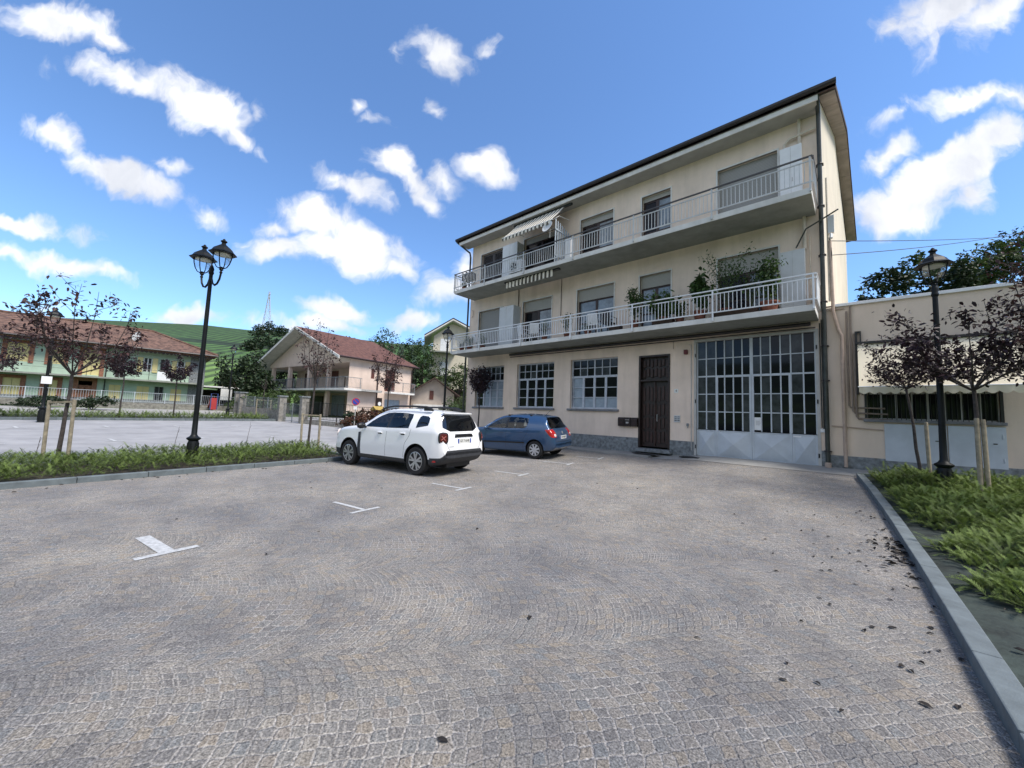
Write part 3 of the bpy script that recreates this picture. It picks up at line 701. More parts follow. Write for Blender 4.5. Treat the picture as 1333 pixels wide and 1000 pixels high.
def ground_window(idx, hole, frost):
    a, b, c, d = hole; y = FY + .17
    W = MB(); fr = .05; tz = 3.34
    def vbar(x, z0, z1, w_): W.box(x - w_ / 2, x + w_ / 2, y - .03, y + .03, z0, z1)
    def hbar(x0, x1, z, w_): W.box(x0, x1, y - .028, y + .028, z - w_ / 2, z + w_ / 2)
    vbar(a + .03, c, d, .06); vbar(b - .03, c, d, .06); W.box(a + .06, b - .06, y - .031, y + .029, d - .05, d); W.box(a + .06, b - .06, y - .031, y + .029, c, c + .07)
    W.box(a + .06, b - .06, y - .04, y + .031, tz - .045, tz + .045)
    n = 6; wd = (b - a - .12) / n
    for i in range(1, n):
        vbar(a + .06 + i * wd, tz + .045, d - .05, .055 if i == 3 else .028)
    hbar(a + .06, b - .06, (tz + d) / 2, .028)
    m_ = 4; wl = (b - a - .12) / m_
    for i in range(m_ + 1): vbar(a + .06 + i * wl, c + .07, tz - .045, .10 if 0 < i < m_ else .06)
    hz = (tz - .045 - c - .07) / 3
    for k in (1, 2): hbar(a + .08, b - .08, c + .07 + k * hz, .03)
    o = W.build('window', M['frameb'], B)
    o['label'] = ['many paned ground window nearest the left corner of the block', 'many paned ground window in the middle of the row', 'many paned ground window beside the mailboxes'][idx]
    Pn = MB(); yy = y + .012
    for i in range(n):
        for k in range(2):
            z0 = tz + (d - tz) / 2 * k; Pn.cur = random.choice((0, 0, 1)); Pn.quad((a + .06 + i * wd, yy, z0), (a + .06 + (i + 1) * wd, yy, z0), (a + .06 + (i + 1) * wd, yy, z0 + (d - tz) / 2), (a + .06 + i * wd, yy, z0 + (d - tz) / 2))
    for i in range(m_):
        for k in range(3):
            z0 = c + .07 + k * hz; Pn.cur = 2 if (i, k) in frost else 0
            Pn.quad((a + .06 + i * wl, yy, z0), (a + .06 + (i + 1) * wl, yy, z0), (a + .06 + (i + 1) * wl, yy, z0 + hz), (a + .06 + i * wl, yy, z0 + hz))
    Pn.build('pane', [M['pane'], M['pane2'], M['frost']], o, fix=False)
    s = MB(); s.box(a - .1, b + .08, FY - .09, FY + .1, c - .09, c - .005); s.build('sill', M['sill'], o, bevel=.008)
ground_window(0, GW[0], {(1, 0), (1, 1), (1, 2), (2, 0), (2, 1), (2, 2), (3, 0), (3, 1), (3, 2)})
ground_window(1, GW[1], set())
ground_window(2, GW[2], {(0, 0), (0, 1), (0, 2), (1, 0), (2, 0), (3, 0)})

# front door: dark brown timber with raised panels and a barred fanlight
a, b, c, d = DOOR; y = FY + .16
mb = MB(); mb.box(a + .07, b - .07, y, y + .06, c + .04, 3.05); mb.box(a + .07, b - .07, y + .02, y + .06, 3.11, d - .07)
dr = mb.build('door', M['dkbrown'], B)
mb = MB(); mb.box(a, a + .07, FY - .03, y + .04, c, d); mb.box(b - .07, b, FY - .03, y + .04, c, d); mb.box(a + .07, b - .07, FY - .03, y + .04, d - .07, d); mb.box(a + .07, b - .07, FY - .01, y + .05, 3.05, 3.11)
mb.build('door_frame', M['dkbrown'], dr, bevel=.006)
for k in range(7):
    x = a + .16 + k * .145
    for z0, z1 in ((c + .18, c + .62), (c + .70, c + 1.12), (c + 1.2, c + 1.66), (c + 1.74, c + 2.3), (3.2, 3.55), (3.6, d - .15)):
        s_ = .04 * (k % 2); mb = MB(); mb.box(x - .045, x + .045, y - .035, y + .03, z0 + s_, z1 - .03 + s_)
        mb.build('panel', M['brown'], dr, bevel=.012)
mb = MB(); mb.box(a + .56, a + .60, y - .06, y, c + .08, 3.02); mb.build('cover_strip', M['brown'], dr)
mb = MB(); mb.tube([(a + .68, y - .03, c + 1.0), (a + .68, y - .09, c + 1.0), (a + .68, y - .09, c + 1.25), (a + .68, y - .03, c + 1.25)], .012, 6); mb.build('handle', M['alu'], dr)
mb = MB(); mb.box(a - .12, b + .12, FY - .35, y, c - .14, c - .02); mb.build('doorstep', M['stone'], B, bevel=.01)

# garage gate: grey steel, small panes over creased sheet panels
a, b, c, d = GAR; y = FY + .10
mb = MB(); mb.box(a, a + .075, FY - .02, y + .08, c, d); mb.box(b - .075, b, FY - .02, y + .08, c, d); mb.box(a + .075, b - .075, FY - .02, y + .08, d - .075, d)
gt = mb.build('garage_gate', M['gframe'], B)
zs = [1.35, 1.95, 2.55, 3.16, 3.77, 4.375]; x0, x1 = a + .075, b - .075; W = x1 - x0; mid = (x0 + x1) / 2; lw = .185 * W
xl, xr = x0 + lw, x1 - lw
cols = [x0 + lw / 2 * i for i in range(3)] + [xl + (mid - xl) * i / 4 for i in range(1, 5)] + [mid + (xr - mid) * i / 4 for i in range(1, 5)] + [xr + lw / 2 * i for i in range(1, 3)]
mb = MB()
for i, x in enumerate(cols):
    wide = .075 if i in (0, 12) else (.09 if i == 6 else .036)
    mb.box(x - wide / 2, x + wide / 2, y - .02, y + .02, 1.35, 4.375)
for i in range(12):
    for z in zs[1:-1]:
        t = .05 if abs(z - 3.16) < .01 else .03
        wa = .075 / 2 if i == 0 else (.045 if i == 6 else .018); wb = .075 / 2 if i == 11 else (.045 if i == 5 else .018)
        mb.box(cols[i] + wa, cols[i + 1] - wb, y - .018, y + .018, z - t / 2, z + t / 2)
mb.build('glazing_bar', M['gate'], gt)
def leaf(xa, xb, name, glazed_frame, nm):
    q = MB(); yf = y - .035
    zt = 1.33; zb = c + .05
    # sheet with pressed X creases: four shallow facets meeting in the middle
    m = ((xa + xb) / 2, yf - .10, (zt + zb) / 2); p = [(xa + .05, yf, zb + .03), (xb - .05, yf, zb + .03), (xb - .05, yf, zt - .03), (xa + .05, yf, zt - .03)]
    r = .94
    q.add(p + [m], [(0, 1, 4), (1, 2, 4), (2, 3, 4), (3, 0, 4)])
    q.box(xa, xa + .05, yf - .012, y + .02, zb, zt); q.box(xb - .05, xb, yf - .012, y + .02, zb, zt); q.box(xa + .05, xb - .05, yf - .012, y + .02, zb, zb + .03); q.box(xa + .05, xb - .05, yf - .012, y + .02, zt - .03, zt)
    if glazed_frame:
        q.box(xa, xa + .06, yf - .008, y + .024, zt, 3.16); q.box(xb - .06, xb, yf - .008, y + .024, zt, 3.16); q.box(xa + .06, xb - .06, yf - .008, y + .024, 3.11, 3.16)
    o = q.build(name, M['gate'], gt, fix=False)
    return o
leaf(x0 + .004, xl - .006, 'side_panel', False, ''); leaf(xr + .006, x1 - .004, 'side_panel', False, '')
l1 = leaf(xl, mid - .004, 'leaf', True, ''); l2 = leaf(mid + .004, xr, 'leaf', True, '')
Pn = MB(); yy = y + .003
for i in range(12):
    for k in range(5):
        Pn.cur = 0 if random.random() < .55 else 1
        if i in (0, 1): Pn.cur = 1
        Pn.quad((cols[i], yy, zs[k]), (cols[i + 1], yy, zs[k]), (cols[i + 1], yy, zs[k + 1]), (cols[i], yy, zs[k + 1]))
Pn.build('pane', [M['pane'], M['pane2']], gt, fix=False)
mb = MB(); mb.box(mid + .07, mid + .26, y - .045, y - .04, 1.40, 1.80); nt_ = mb.build('notice', M['white'], gt)
mb = MB()
for k in range(5): mb.box(mid + .10 + .01 * (k % 2), mid + .21 + .012 * ((k * 7) % 3), y - .047, y - .0455, 1.56 + .03 * k, 1.566 + .03 * k)
mb.build('print', M['ink'], gt)
mb = MB(); mb.box(xr + .03, xr + .22, y - .052, y - .047, 1.24, 1.29); mb.build('sticker', M['white'], gt)
for x in (x0 - .02, x1 + .02):
    for z in (.75, 2.3, 3.9): mb = MB(); mb.tube([(x, FY - .03, z - .06), (x, FY - .03, z + .06)], .018, 8); mb.build('hinge', M['black'], gt)

# upper floor openings: roller shutters and french windows
def balcony_door(hole, drop, lab, style):
    a, b, c, d = hole; y = FY + .16
    sh = MB(); sh.box(a, b, y - .04, y - .015, d - drop, d)
    o = sh.build('roller_shutter', M['shutter'] if style != 'g' else M['shutter2'], B)
    o['label'] = lab
    if drop > 2: return
    W = MB(); z1 = d - drop; f = .07; mid_ = (a + b) / 2
    for x in (a + f / 2, mid_, b - f / 2): W.box(x - f / 2 - (.02 if x == mid_ else 0), x + f / 2 + (.02 if x == mid_ else 0), y, y + .05, c + .04, z1)
    for s0, s1 in ((a + f, mid_ - f / 2 - .02), (mid_ + f / 2 + .02, b - f)):
        for z in (c + .07, c + .85, z1 - .03): W.box(s0, s1, y + .002, y + .048, z - .03, z + .03)
    w_ = W.build('window', M['brown'], B)
    Pn = MB(); yy = y + .025
    for i, (s0, s1) in enumerate(((a + f, mid_ - f / 2 - .02), (mid_ + f / 2 + .02, b - f))):
        Pn.cur = style[i] if not isinstance(style, str) else 0
        Pn.quad((s0, yy, c + .04), (s1, yy, c + .04), (s1, yy, z1), (s0, yy, z1))
    Pn.build('pane', [M['pane'], M['curtain'], M['frost']], w_, fix=False)
balcony_door(MW[0], 2.33, 'closed roller shutter at the left end of the first floor', 'g')
balcony_door(MW[1], .50, 'partly raised roller shutter right of the tall first floor cabinet', (0, 1))
balcony_door(MW[2], .50, 'partly raised roller shutter in the middle of the first floor', (1, 1))
balcony_door(MW[3], .48, 'partly raised roller shutter over the narrow first floor window', (1, 1))
balcony_door(MW[4], .60, 'partly raised roller shutter behind the climbing plants', (0, 1))
balcony_door(UW[1], .25, 'raised roller shutter under the striped awning', (0, 0))
balcony_door(UW[2], .28, 'raised roller shutter beside the picket screen', (0, 1))
balcony_door(UW[3], .18, 'raised roller shutter over the narrow top floor window', (0, 1))
balcony_door(UW[4], 2.28, 'closed wide roller shutter at the right end of the top floor', 'g')
# left top opening: dark louvred shutters
a, b, c, d = UW[0]; mb = MB(); y = FY + .12
for s0, s1 in ((a + .02, (a + b) / 2 - .01), ((a + b) / 2 + .01, b - .02)):
    mb.box(s0, s0 + .07, y, y + .05, c + .05, d - .02); mb.box(s1 - .07, s1, y, y + .05, c + .05, d - .02)
    for z in (c + .1, c + 1.1, d - .06): mb.box(s0 + .07, s1 - .07, y + .002, y + .048, z - .05, z + .05)
    z = c + .17
    while z < d - .12:
        mb.obox((s0 + .07, y + .01, z), (s1 - s0 - .14, 0, 0), (0, .035, .03), (0, 0, .012)); z += .05
mb.build('shutter', mat('louvre_brown', (.10, .085, .085), .6, .2, 6), B)
mb = MB(); mb.box(a, b, FY + .2, FY + .22, c, d); mb.build('pane', M['pane'], B)

# balconies
def balcony(x0, x1, yf, zt, th, posts, side_panel, name_lab, railmat, handmat, rails):
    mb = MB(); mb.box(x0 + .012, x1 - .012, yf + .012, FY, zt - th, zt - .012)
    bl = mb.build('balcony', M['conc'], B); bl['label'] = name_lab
    mb = MB(); mb.box(x0, x1, yf, yf + .05, zt - th + .004, zt); mb.box(x0, x0 + .05, yf + .05, FY, zt - th + .004, zt); mb.box(x1 - .05, x1, yf + .05, FY, zt - th + .004, zt)
    mb.build('slab_edge', M['concedge'], bl, bevel=.008)
    mb = MB(); mb.box(x0 + .05, x1 - .05, yf + .05, FY, zt - .012, zt); mb.build('floor', M['walk'], bl)
    yr = yf - .03; ztop = zt + rails[0]; z2 = zt + rails[1]; z1 = zt + .14
    hr = MB(); hr.bar((x0 - .04, yr, ztop), (x1 + .04, yr, ztop), .05, .035); hr.bar((x0 - .04, yr + .02, ztop), (x0 - .04, FY, ztop), .05, .035); hr.bar((x1 + .04, yr + .02, ztop), (x1 + .04, FY, ztop), .05, .035)
    hr.build('handrail', handmat, bl)
    R = MB()
    for z, t in ((z2, .03), (z1, .035)):
        R.bar((x0 - .04, yr, z), (x1 + .04, yr, z), .03, t); R.bar((x0 - .04, yr + .015, z), (x0 - .04, FY, z), .03, t); R.bar((x1 + .04, yr + .015, z), (x1 + .04, FY, z), .03, t)
    n = int((x1 - x0) / .112)
    for i in range(n):
        x = x0 + .03 + i * (x1 - x0 - .06) / (n - 1)
        if min(abs(x - p) for p in posts) < .05: continue
        R.box(x - .009, x + .009, yr - .009, yr + .009, z1 + .0175, z2 - .015)
    for xs_ in ((x0 - .04,) if side_panel else (x0 - .04, x1 + .04)):
        for k in range(1, 12): R.box(xs_ - .009, xs_ + .009, yr + k * .112 - .009, yr + k * .112 + .009, z1 + .0175, z2 - .015)
    R.build('railing', railmat, bl)
    for p in posts:
        pm = MB(); pm.box(p - .022, p + .022, yr - .022 - .002, yr + .02, zt - .10, ztop - .018); pm.lathe([(.03, -.02), (.034, 0), (.03, .02)], 8, (p, yr, zt - .11)); pm.build('post', railmat, bl)
    if side_panel:
        pm = MB(); pm.box(x1 + .03, x1 + .05, yr + .08, FY - .03, z1 + .02, ztop - .02); pm.build('end_panel', M['white'], bl)
    return bl
balcony(-16.02, -.77, 12.85, F1, .17, [-16.0, -13.86, -11.17, -8.51, -5.9, -3.27, -.79], True, 'lower balcony with white railing and potted plants', M['railw'], M['railw'], (.84, .72))
balcony(-15.9, -.77, 12.75, F2, .18, [-15.88, -13.58, -11.05, -8.43, -5.85, -3.26, -.79], False, 'upper balcony with grey railing and striped awning', M['railg'], M['raildark'], (.87, .74))

# roof: deep plastered eaves, brown gutter, pitched slabs with boarded verge
def roof():
    x0 = -16.85; sl = (13.75 - 11.42) / (RIDGE - 13.5)
    def vx(y): return -.22 + .42 * (y - 13.5) / 12.0
    P = MB(); ye = 13.50; yb = 26.0; ze = 11.42; zr = 13.75; zbk = zr - sl * (yb - RIDGE)
    th = .16
    top = [(x0, ye, ze), (vx(ye), ye, ze), (vx(RIDGE), RIDGE, zr), (x0, RIDGE, zr), (x0, yb, zbk), (vx(yb), yb, zbk)]
    bot = [(p[0], p[1], p[2] - th) for p in top]
    P.add(top + bot, [(0, 1, 2, 3), (3, 2, 5, 4), (7, 6, 9, 8), (8, 9, 10, 11), (1, 0, 6, 7), (2, 1, 7, 8), (5, 2, 8, 11), (4, 5, 11, 10), (3, 4, 10, 9), (0, 3, 9, 6)])
    rf = P.build('roof', mat('roof_brown', (.05, .032, .028), .8, .25, 6, bump=.3, bscale=20), B)
    V_ = MB()   # boarded underside of the right verge, seen from below
    for k in range(9):
        ya = ye + .2 + k * 1.36; yb_ = min(ya + 1.34, 25.9)
        def zz(y): return (ze + sl * (y - ye) if y < RIDGE else zr - sl * (y - RIDGE)) - th
        segs = [(ya, yb_)] if not (ya < RIDGE < yb_) else [(ya, RIDGE), (RIDGE, yb_)]
        for p, q in segs:
            xa = XR + (XB - XR) * (p - FY) / 11; xb = XR + (XB - XR) * (q - FY) / 11
            V_.add([(xa + .005, p, zz(p) - .035), (vx(p) - .03, p, zz(p) - .035), (vx(q) - .03, q, zz(q) - .035), (xb + .005, q, zz(q) - .035),
                    (xa + .005, p, zz(p) - .004), (vx(p) - .03, p, zz(p) - .004), (vx(q) - .03, q, zz(q) - .004), (xb + .005, q, zz(q) - .004)],
                   [(0, 3, 2, 1), (4, 5, 6, 7), (0, 1, 5, 4), (1, 2, 6, 5), (2, 3, 7, 6), (3, 0, 4, 7)])
    V_.build('verge_board', mat('verge_board', (.27, .24, .22), .8, .15, 2, streak=.15), rf)
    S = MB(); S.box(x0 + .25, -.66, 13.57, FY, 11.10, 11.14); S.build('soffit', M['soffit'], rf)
    S = MB(); S.box(x0 + .2, -.62, 13.53, 13.565, 11.10, 11.27); S.box(x0 + .2, x0 + .24, 13.565, FY, 11.10, 11.27); S.build('fascia', M['concedge'], rf)
    S = MB(); n = 24
    prof = [(-.075, .05), (-.07, -.02), (-.04, -.065), (0, -.075), (.04, -.065), (.07, -.02), (.075, .05)]
    vs = []; 
    for xx in (x0 - .02, -.2): vs += [(xx, 13.46 + p[0], 11.41 + p[1]) for p in prof]
    S.add(vs, [(i, i + 1, i + 8, i + 7) for i in range(6)] + [tuple(range(6, -1, -1)), tuple(range(7, 14))]); S.box(x0, -.21, 13.50, 13.52, 11.28, 11.47)
    S.build('gutter', M['gutter'], rf, fix=False)
    for x_ in (-12.6, -3.1):
        S = MB(); S.tube([(x_, 14.6, 11.7), (x_, 14.6, 12.05)], .05, 8); S.lathe([(.09, 0), (.1, .05), (.04, .12)], 8, (x_, 14.6, 12.0)); S.build('vent_cap', M['gutter'], rf)
    for x_, y_ in ((-11.0, 18.5), (-5.5, 20.5)):
        S = MB(); S.box(x_, x_ + .6, y_, y_ + .5, 12.9, 14.0); S.box(x_ - .06, x_ + .66, y_ - .06, y_ + .56, 14.0, 14.08); S.build('chimney', M['stucco'], rf)
roof()
# striped awning, folded out from the eaves
AW = stripes_mat('awning_stripe', (.72, .68, .58), (.085, .075, .06), 0, .22, .55, .85)
def awning(xa, xb, yt, zt, yb_, zb, sag=.03):
    mb = MB(); n = 8; mx = 40
    for i in range(n + 1):
        t = i / n
        for j in range(mx + 1):
            u = j / mx; mb.v.append((xa + (xb - xa) * u, yt + (yb_ - yt) * t, zt + (zb - zt) * t - sag * math.sin(PI * t)))
    for i in range(n):
        for j in range(mx): a_ = i * (mx + 1) + j; mb.f.append((a_, a_ + 1, a_ + mx + 2, a_ + mx + 1)); mb.m.append(0)
    # scalloped valance
    b0 = len(mb.v); m2 = 84
    for j in range(m2 + 1):
        u = j / m2; x = xa + (xb - xa) * u; w_ = abs(math.sin(PI * u * 14)); mb.v.append((x, yb_ - .01, zb - .02)); mb.v.append((x, yb_ - .015 + .012 * math.sin(u * 60), zb - .14 - .06 * w_))
    for j in range(m2): mb.f.append((b0 + 2 * j, b0 + 2 * j + 2, b0 + 2 * j + 3, b0 + 2 * j + 1)); mb.m.append(0)
    return mb
aw = awning(-12.45, -9.5, 13.68, 11.02, 12.72, 10.02); ao = aw.build('awning', AW, B, fix=False, smooth=True); ao['label'] = 'striped awning folded out below the eaves'
mb = MB(); mb.tube([(-12.47, 12.72, 10.0), (-9.48, 12.72, 10.0)], .022, 8); mb.build('front_bar', M['white'], ao)
mb = MB(); mb.tube([(-12.6, 13.72, 11.04), (-9.2, 13.72, 11.04)], .06, 10); mb.build('roller', M['black'], ao)
for x_ in (-12.3, -9.62):
    mb = MB(); mb.tube([(x_, 14.15, 10.6), (x_ + .05, 13.3, 10.42), (x_, 12.74, 9.99)], .018, 6); mb.build('arm', M['white'], ao)
# rolled-in awning under the upper slab: only its wavy valance hangs down
mb = MB(); m2 = 120; xa, xb = -12.32, -9.6
for j in range(m2 + 1):
    u = j / m2; x = xa + (xb - xa) * u; w_ = math.sin(2 * PI * u * 13)
    for k, z in enumerate((7.90, 7.80, 7.70, 7.60)): mb.v.append((x + .02 * w_ * k / 3, 12.98 + .035 * w_ * k / 3, z - (.03 * abs(math.sin(PI * u * 13)) if k == 3 else 0)))
for j in range(m2):
    for k in range(3): q = j * 4 + k; mb.f.append((q, q + 4, q + 5, q + 1)); mb.m.append(0)
ao = mb.build('awning', AW, B, fix=False, smooth=True); ao['label'] = 'rolled up striped awning below the upper balcony'
mb = MB(); mb.box(-12.45, -9.3, 12.98, 13.14, 7.85, 7.915); mb.build('roller', M['black'], ao)
# dark band of a closed awning below the lower slab
mb = MB(); mb.tube([(-12.9, 14.05, 4.58), (-.95, 14.05, 4.58)], .055, 10); mb.tube([(-12.9, 14.1, 4.47), (-.85, 14.1, 4.47)], .018, 8); mb.build('awning_roller', M['gutter'], B, smooth=True)

# pipes and cables fixed to the wall
def pipe(pts, r, m, name='pipe', n=8, lab=None):
    mb = MB(); mb.tube(pts, r, n); o = mb.build(name, m, B, smooth=True)
    if lab: o['label'] = lab
    return o
dp = pipe([(-.64, 13.5, 11.4), (-.64, 13.62, 11.25), (-.645, 14.0, 11.0), (-.645, 14.06, 10.7), (-.645, 14.06, .55)], .055, M['gpipe'], 'downpipe', 10, 'dark downpipe on the right corner')
mb = MB()
for z in (.9, 2.9, 3.9, 5.2, 6.6, 8.1, 9.4): mb.lathe([(.066, -.02), (.07, 0), (.066, .02)], 10, (-.645, 14.06, z)); mb.box(-.735, -.555, 14.06, 14.2, z - .012, z + .012)
mb.build('bracket', M['gutter'], B)
mb = MB(); mb.lathe([(.075, 0), (.075, .12), (.06, .14)], 10, (-.645, 14.06, .45)); mb.build('pipe_shoe', M['ppipe'], B)
dp = pipe([(-16.85, 13.5, 11.36), (-16.7, 13.58, 11.2), (-16.3, 14.05, 10.75), (-16.28, 14.1, 10.5), (-16.28, 14.1, .4)], .05, M['gpipe'], 'downpipe', 10, 'dark downpipe on the left corner')
pipe([(-1.12, 14.12, 11.1), (-1.12, 14.12, 8.1)], .045, M['cpipe']); pipe([(-1.5, 14.1, 10.1), (-1.5, 14.1, 10.42), (-1.38, 14.1, 10.55), (-.72, 14.1, 10.62)], .04, M['cpipe'])
pipe([(-1.05, 14.12, 7.92), (-1.05, 14.12, 6.9)], .045, M['cpipe']); pipe([(-.93, 14.14, 7.3), (-.93, 14.14, 4.9)], .015, M['cpipe'])
pipe([(-1.25, 14.0, 6.95), (-1.0, 13.95, 7.45), (-.6, 13.9, 7.62), (-.25, 13.8, 7.75)], .022, M['gpipe'], 'cable_arm')
pipe([(-.51, 14.14, 8.95), (-.51, 14.14, 5.2)], .025, M['cpipe'])
pipe([(-.47, 14.13, 7.0), (-.44, 14.13, 5.2), (-.44, 14.13, 4.9), (-.34, 14.12, 4.35), (-.27, 14.12, 4.15), (-.27, 14.12, .5)], .042, M['ppipe'], 'downpipe', 10, 'pinkish pipe running down beside the garage')
for k, (x, z0, z1) in enumerate(((-.76, 1.55, 4.6), (-.72, 1.5, 4.7))): pipe([(x, 14.17, z1), (x, 14.17, z0)], .014, M['gpipe'], 'cable')
mb = MB(); mb.box(-.80, -.69, 14.13, 14.2, 1.42, 1.52); mb.build('junction_box', M['white'], B)
mb = MB(); mb.box(-.50, -.36, 14.02, 14.14, 7.2, 7.72); mb.tube([(-.43, 14.02, 7.15), (-.43, 13.95, 7.0)], .04, 8); mb.build('meter_box', M['cab'], B)
for k in range(5):
    x = -.47 + .012 * math.sin(k * 2.1); pipe([(x, 14.12, 7.1), (x + .03, 14.1, 6.6), (x - .02 + .01 * k, 14.12, 6.0), (x + .02, 14.13, 5.3)], .008, M['wire'], 'cable', 5)
pipe([(-16.02, 14.16, 7.4), (-15.9, 14.14, 7.3), (-15.87, 14.14, 7.05), (-16.0, 14.16, 6.95)], .016, M['ppipe'], 'cable')
pipe([(-12.55, 14.17, 7.9), (-12.55, 14.17, 6.9)], .02, M['brown'], 'cable'); pipe([(-9.95, 14.17, 7.9), (-9.95, 14.17, 6.1)], .014, M['brown'], 'cable')
pipe([(-4.93, 14.17, 4.5), (-4.93, 14.17, 4.2)], .006, M['wire'], 'cable', 5)
pipe([(-4.40, 14.17, 4.3), (-4.31, 14.16, 4.3), (-4.31, 14.16, .6)], .014, M['gframe'], 'cable', 6)
# small fittings by the door
mb = MB(); mb.box(-4.55, -4.43, FY - .11, FY, 3.97, 4.13); mb.build('alarm_siren', mat('siren_red', (.13, .02, .02), .5, .2, 6), B, bevel=.01)
mb = MB(); mb.box(-4.90, -4.76, FY - .012, FY, 2.60, 2.74); nb = mb.build('number_plate', M['plate'], B)
def text_mesh(s, size, loc, rot, m, name, parent, ext=.001, align='CENTER'):
    cu_ = bpy.data.curves.new(name, 'FONT'); cu_.body = s; cu_.size = size; cu_.align_x = align; cu_.align_y = 'CENTER'; cu_.extrude = ext
    t = bpy.data.objects.new(name, cu_); COL.objects.link(t)
    me = bpy.data.meshes.new_from_object(t.evaluated_get(bpy.context.evaluated_depsgraph_get())); bpy.data.objects.remove(t)
    me.materials.clear(); me.materials.append(m); o = bpy.data.objects.new(name, me); COL.objects.link(o)
    o.rotation_euler = rot
    if parent is not None: o.parent = parent; o.location = Vector(loc) - wloc(parent)
    else: o.location = loc
    return o
text_mesh('4', .12, (-4.83, FY - .014, 2.67), (PI / 2, 0, 0), M['ink'], 'numeral', nb)
mb = MB(); mb.box(-4.90, -4.69, FY - .03, FY, 1.55, 1.79); mb.build('intercom', M['cab'], B)
mb = MB()
for k in range(3):
    for q in range(2): mb.box(-4.88 + q * .10, -4.80 + q * .10, FY - .036, FY - .03, 1.59 + k * .065, 1.63 + k * .065)
mb.build('bell_push', M['stone'], B)
mb = MB(); mb.box(-4.47, -4.40, FY - .04, FY, 1.42, 1.52); mb.tube([(-4.43, FY - .04, 1.42), (-4.43, FY - .05, 1.36)], .012, 6); mb.build('key_switch', M['stone'], B)
for k in range(3):
    x = -7.02 + k * .265; mb = MB(); mb.prism([(x, FY - .12, 1.32), (x, FY, 1.32), (x, FY, 1.66), (x, FY - .09, 1.66), (x, FY - .13, 1.60)], (.25, 0, 0))
    o = mb.build('mailbox', M['dkbrown'], B, bevel=.006)
    s = MB(); s.box(x + .04, x + .21, FY - .134, FY - .12, 1.56, 1.575); s.box(x + .07, x + .18, FY - .128, FY - .119, 1.43, 1.49); s.build('slot', M['brown'] if k != 1 else M['gframe'], o)
# tall balcony cabinets
for (x0_, x1_, z0_, z1_, yd, lb) in ((-13.35, -12.40, F1, 6.98, .55, 'tall pale cabinet on the lower balcony'), (-13.35, -12.35, F2, 10.2, .5, 'tall white cabinet on the upper balcony'), (-1.65, -1.04, F1, 6.88, .25, 'pale grey cabinet at the right end of the lower balcony'), (-1.62, -1.06, F2, 10.25, .2, 'white cabinet at the right end of the upper balcony')):
    mb = MB(); mb.box(x0_, x1_, FY - yd, FY - .003, z0_ + .03, z1_); o = tag(mb.build('cabinet', M['cab'] if 'pale' in lb else M['white'], None, bevel=.008), lb, 'cabinet', 'cabinets on the balconies')
    s = MB(); m_ = (x0_ + x1_) / 2; s.box(m_ - .004, m_ + .004, FY - yd - .003, FY - yd, z0_ + .06, z1_ - .03); s.box(m_ + .03, m_ + .045, FY - yd - .02, FY - yd - .003, z0_ + 1.0, z0_ + 1.12); s.build('door_seam', M['gframe'], o)
# picket screen between flats on the upper balcony
mb = MB()
for k in range(8):
    yy = 12.88 + k * .165; hgt = 1.95 - .04 * k; mb.box(-9.47, -9.45, yy, yy + .075, F2 + .05, F2 + hgt); mb.prism([(-9.47, yy, F2 + hgt), (-9.47, yy + .075, F2 + hgt), (-9.47, yy + .0375, F2 + hgt + .06)], (.02, 0, 0))
for z in (F2 + .35, F2 + 1.5): mb.box(-9.45, -9.425, 12.86, FY - .01, z, z + .07)
tag(mb.build('picket_screen', mat('picket_paint', (.40, .46, .52), .6, .1, 5)), 'pale blue picket screen dividing the upper balcony beside the awning', 'screen')
# satellite dish on the upper railing
def dish(loc, r, dirv, lab, cat='satellite dish', parent=None, m=None):
    d = Vector(dirv).normalized(); q = d.to_track_quat('Z', 'Y'); mb = MB(); n = 20; vs = [(0, 0, 0)]; fs = []
    for i in range(1, 5):
        for j in range(n): rr_ = r * i / 4; vs.append((rr_ * math.cos(2 * PI * j / n), rr_ * math.sin(2 * PI * j / n), .22 * rr_ * rr_ / r))
    for j in range(n): fs.append((0, 1 + j, 1 + (j + 1) % n))
    for i in range(3):
        for j in range(n): a_ = 1 + i * n + j; b_ = 1 + i * n + (j + 1) % n; fs.append((a_, a_ + n, b_ + n, b_))
    vs2 = [(v[0], v[1], v[2] - .012) for v in vs]
    f2 = [tuple(reversed([i + len(vs) for i in f])) for f in fs]; rim = [(1 + 3 * n + j, 1 + 3 * n + j + len(vs), 1 + 3 * n + (j + 1) % n + len(vs), 1 + 3 * n + (j + 1) % n) for j in range(n)]
    allv = [q @ Vector(v) + Vector(loc) for v in vs + vs2]; mb.add(allv, fs + f2 + rim)
    L0 = Vector(loc); bp = q @ Vector((0, -r * .9, .1)) + L0; fp = q @ Vector((0, -r * .15, r * .95)) + L0
    o = mb.build('satellite_dish', m or M['cab'], parent, smooth=True)
    s = MB(); s.tube([bp, fp], .012, 6); s.lathe([(.03, 0), (.035, .05), (.03, .1)], 8, tuple(fp)); s.build('feed_arm', M['gframe'], o)
    s = MB(); s.tube([L0 - d * .02, L0 - d * .15, L0 - d * .15 - Vector((0, 0, r * 1.4))], .018, 6); s.build('mount', M['gframe'], o)
    if lab and parent is None: tag(o, lab, cat)
    elif lab: o['label'] = lab
    return o
dish((-9.72, 12.70, 9.72), .27, (-.1, -1, .35), 'round pale satellite dish at the end of the striped awning')
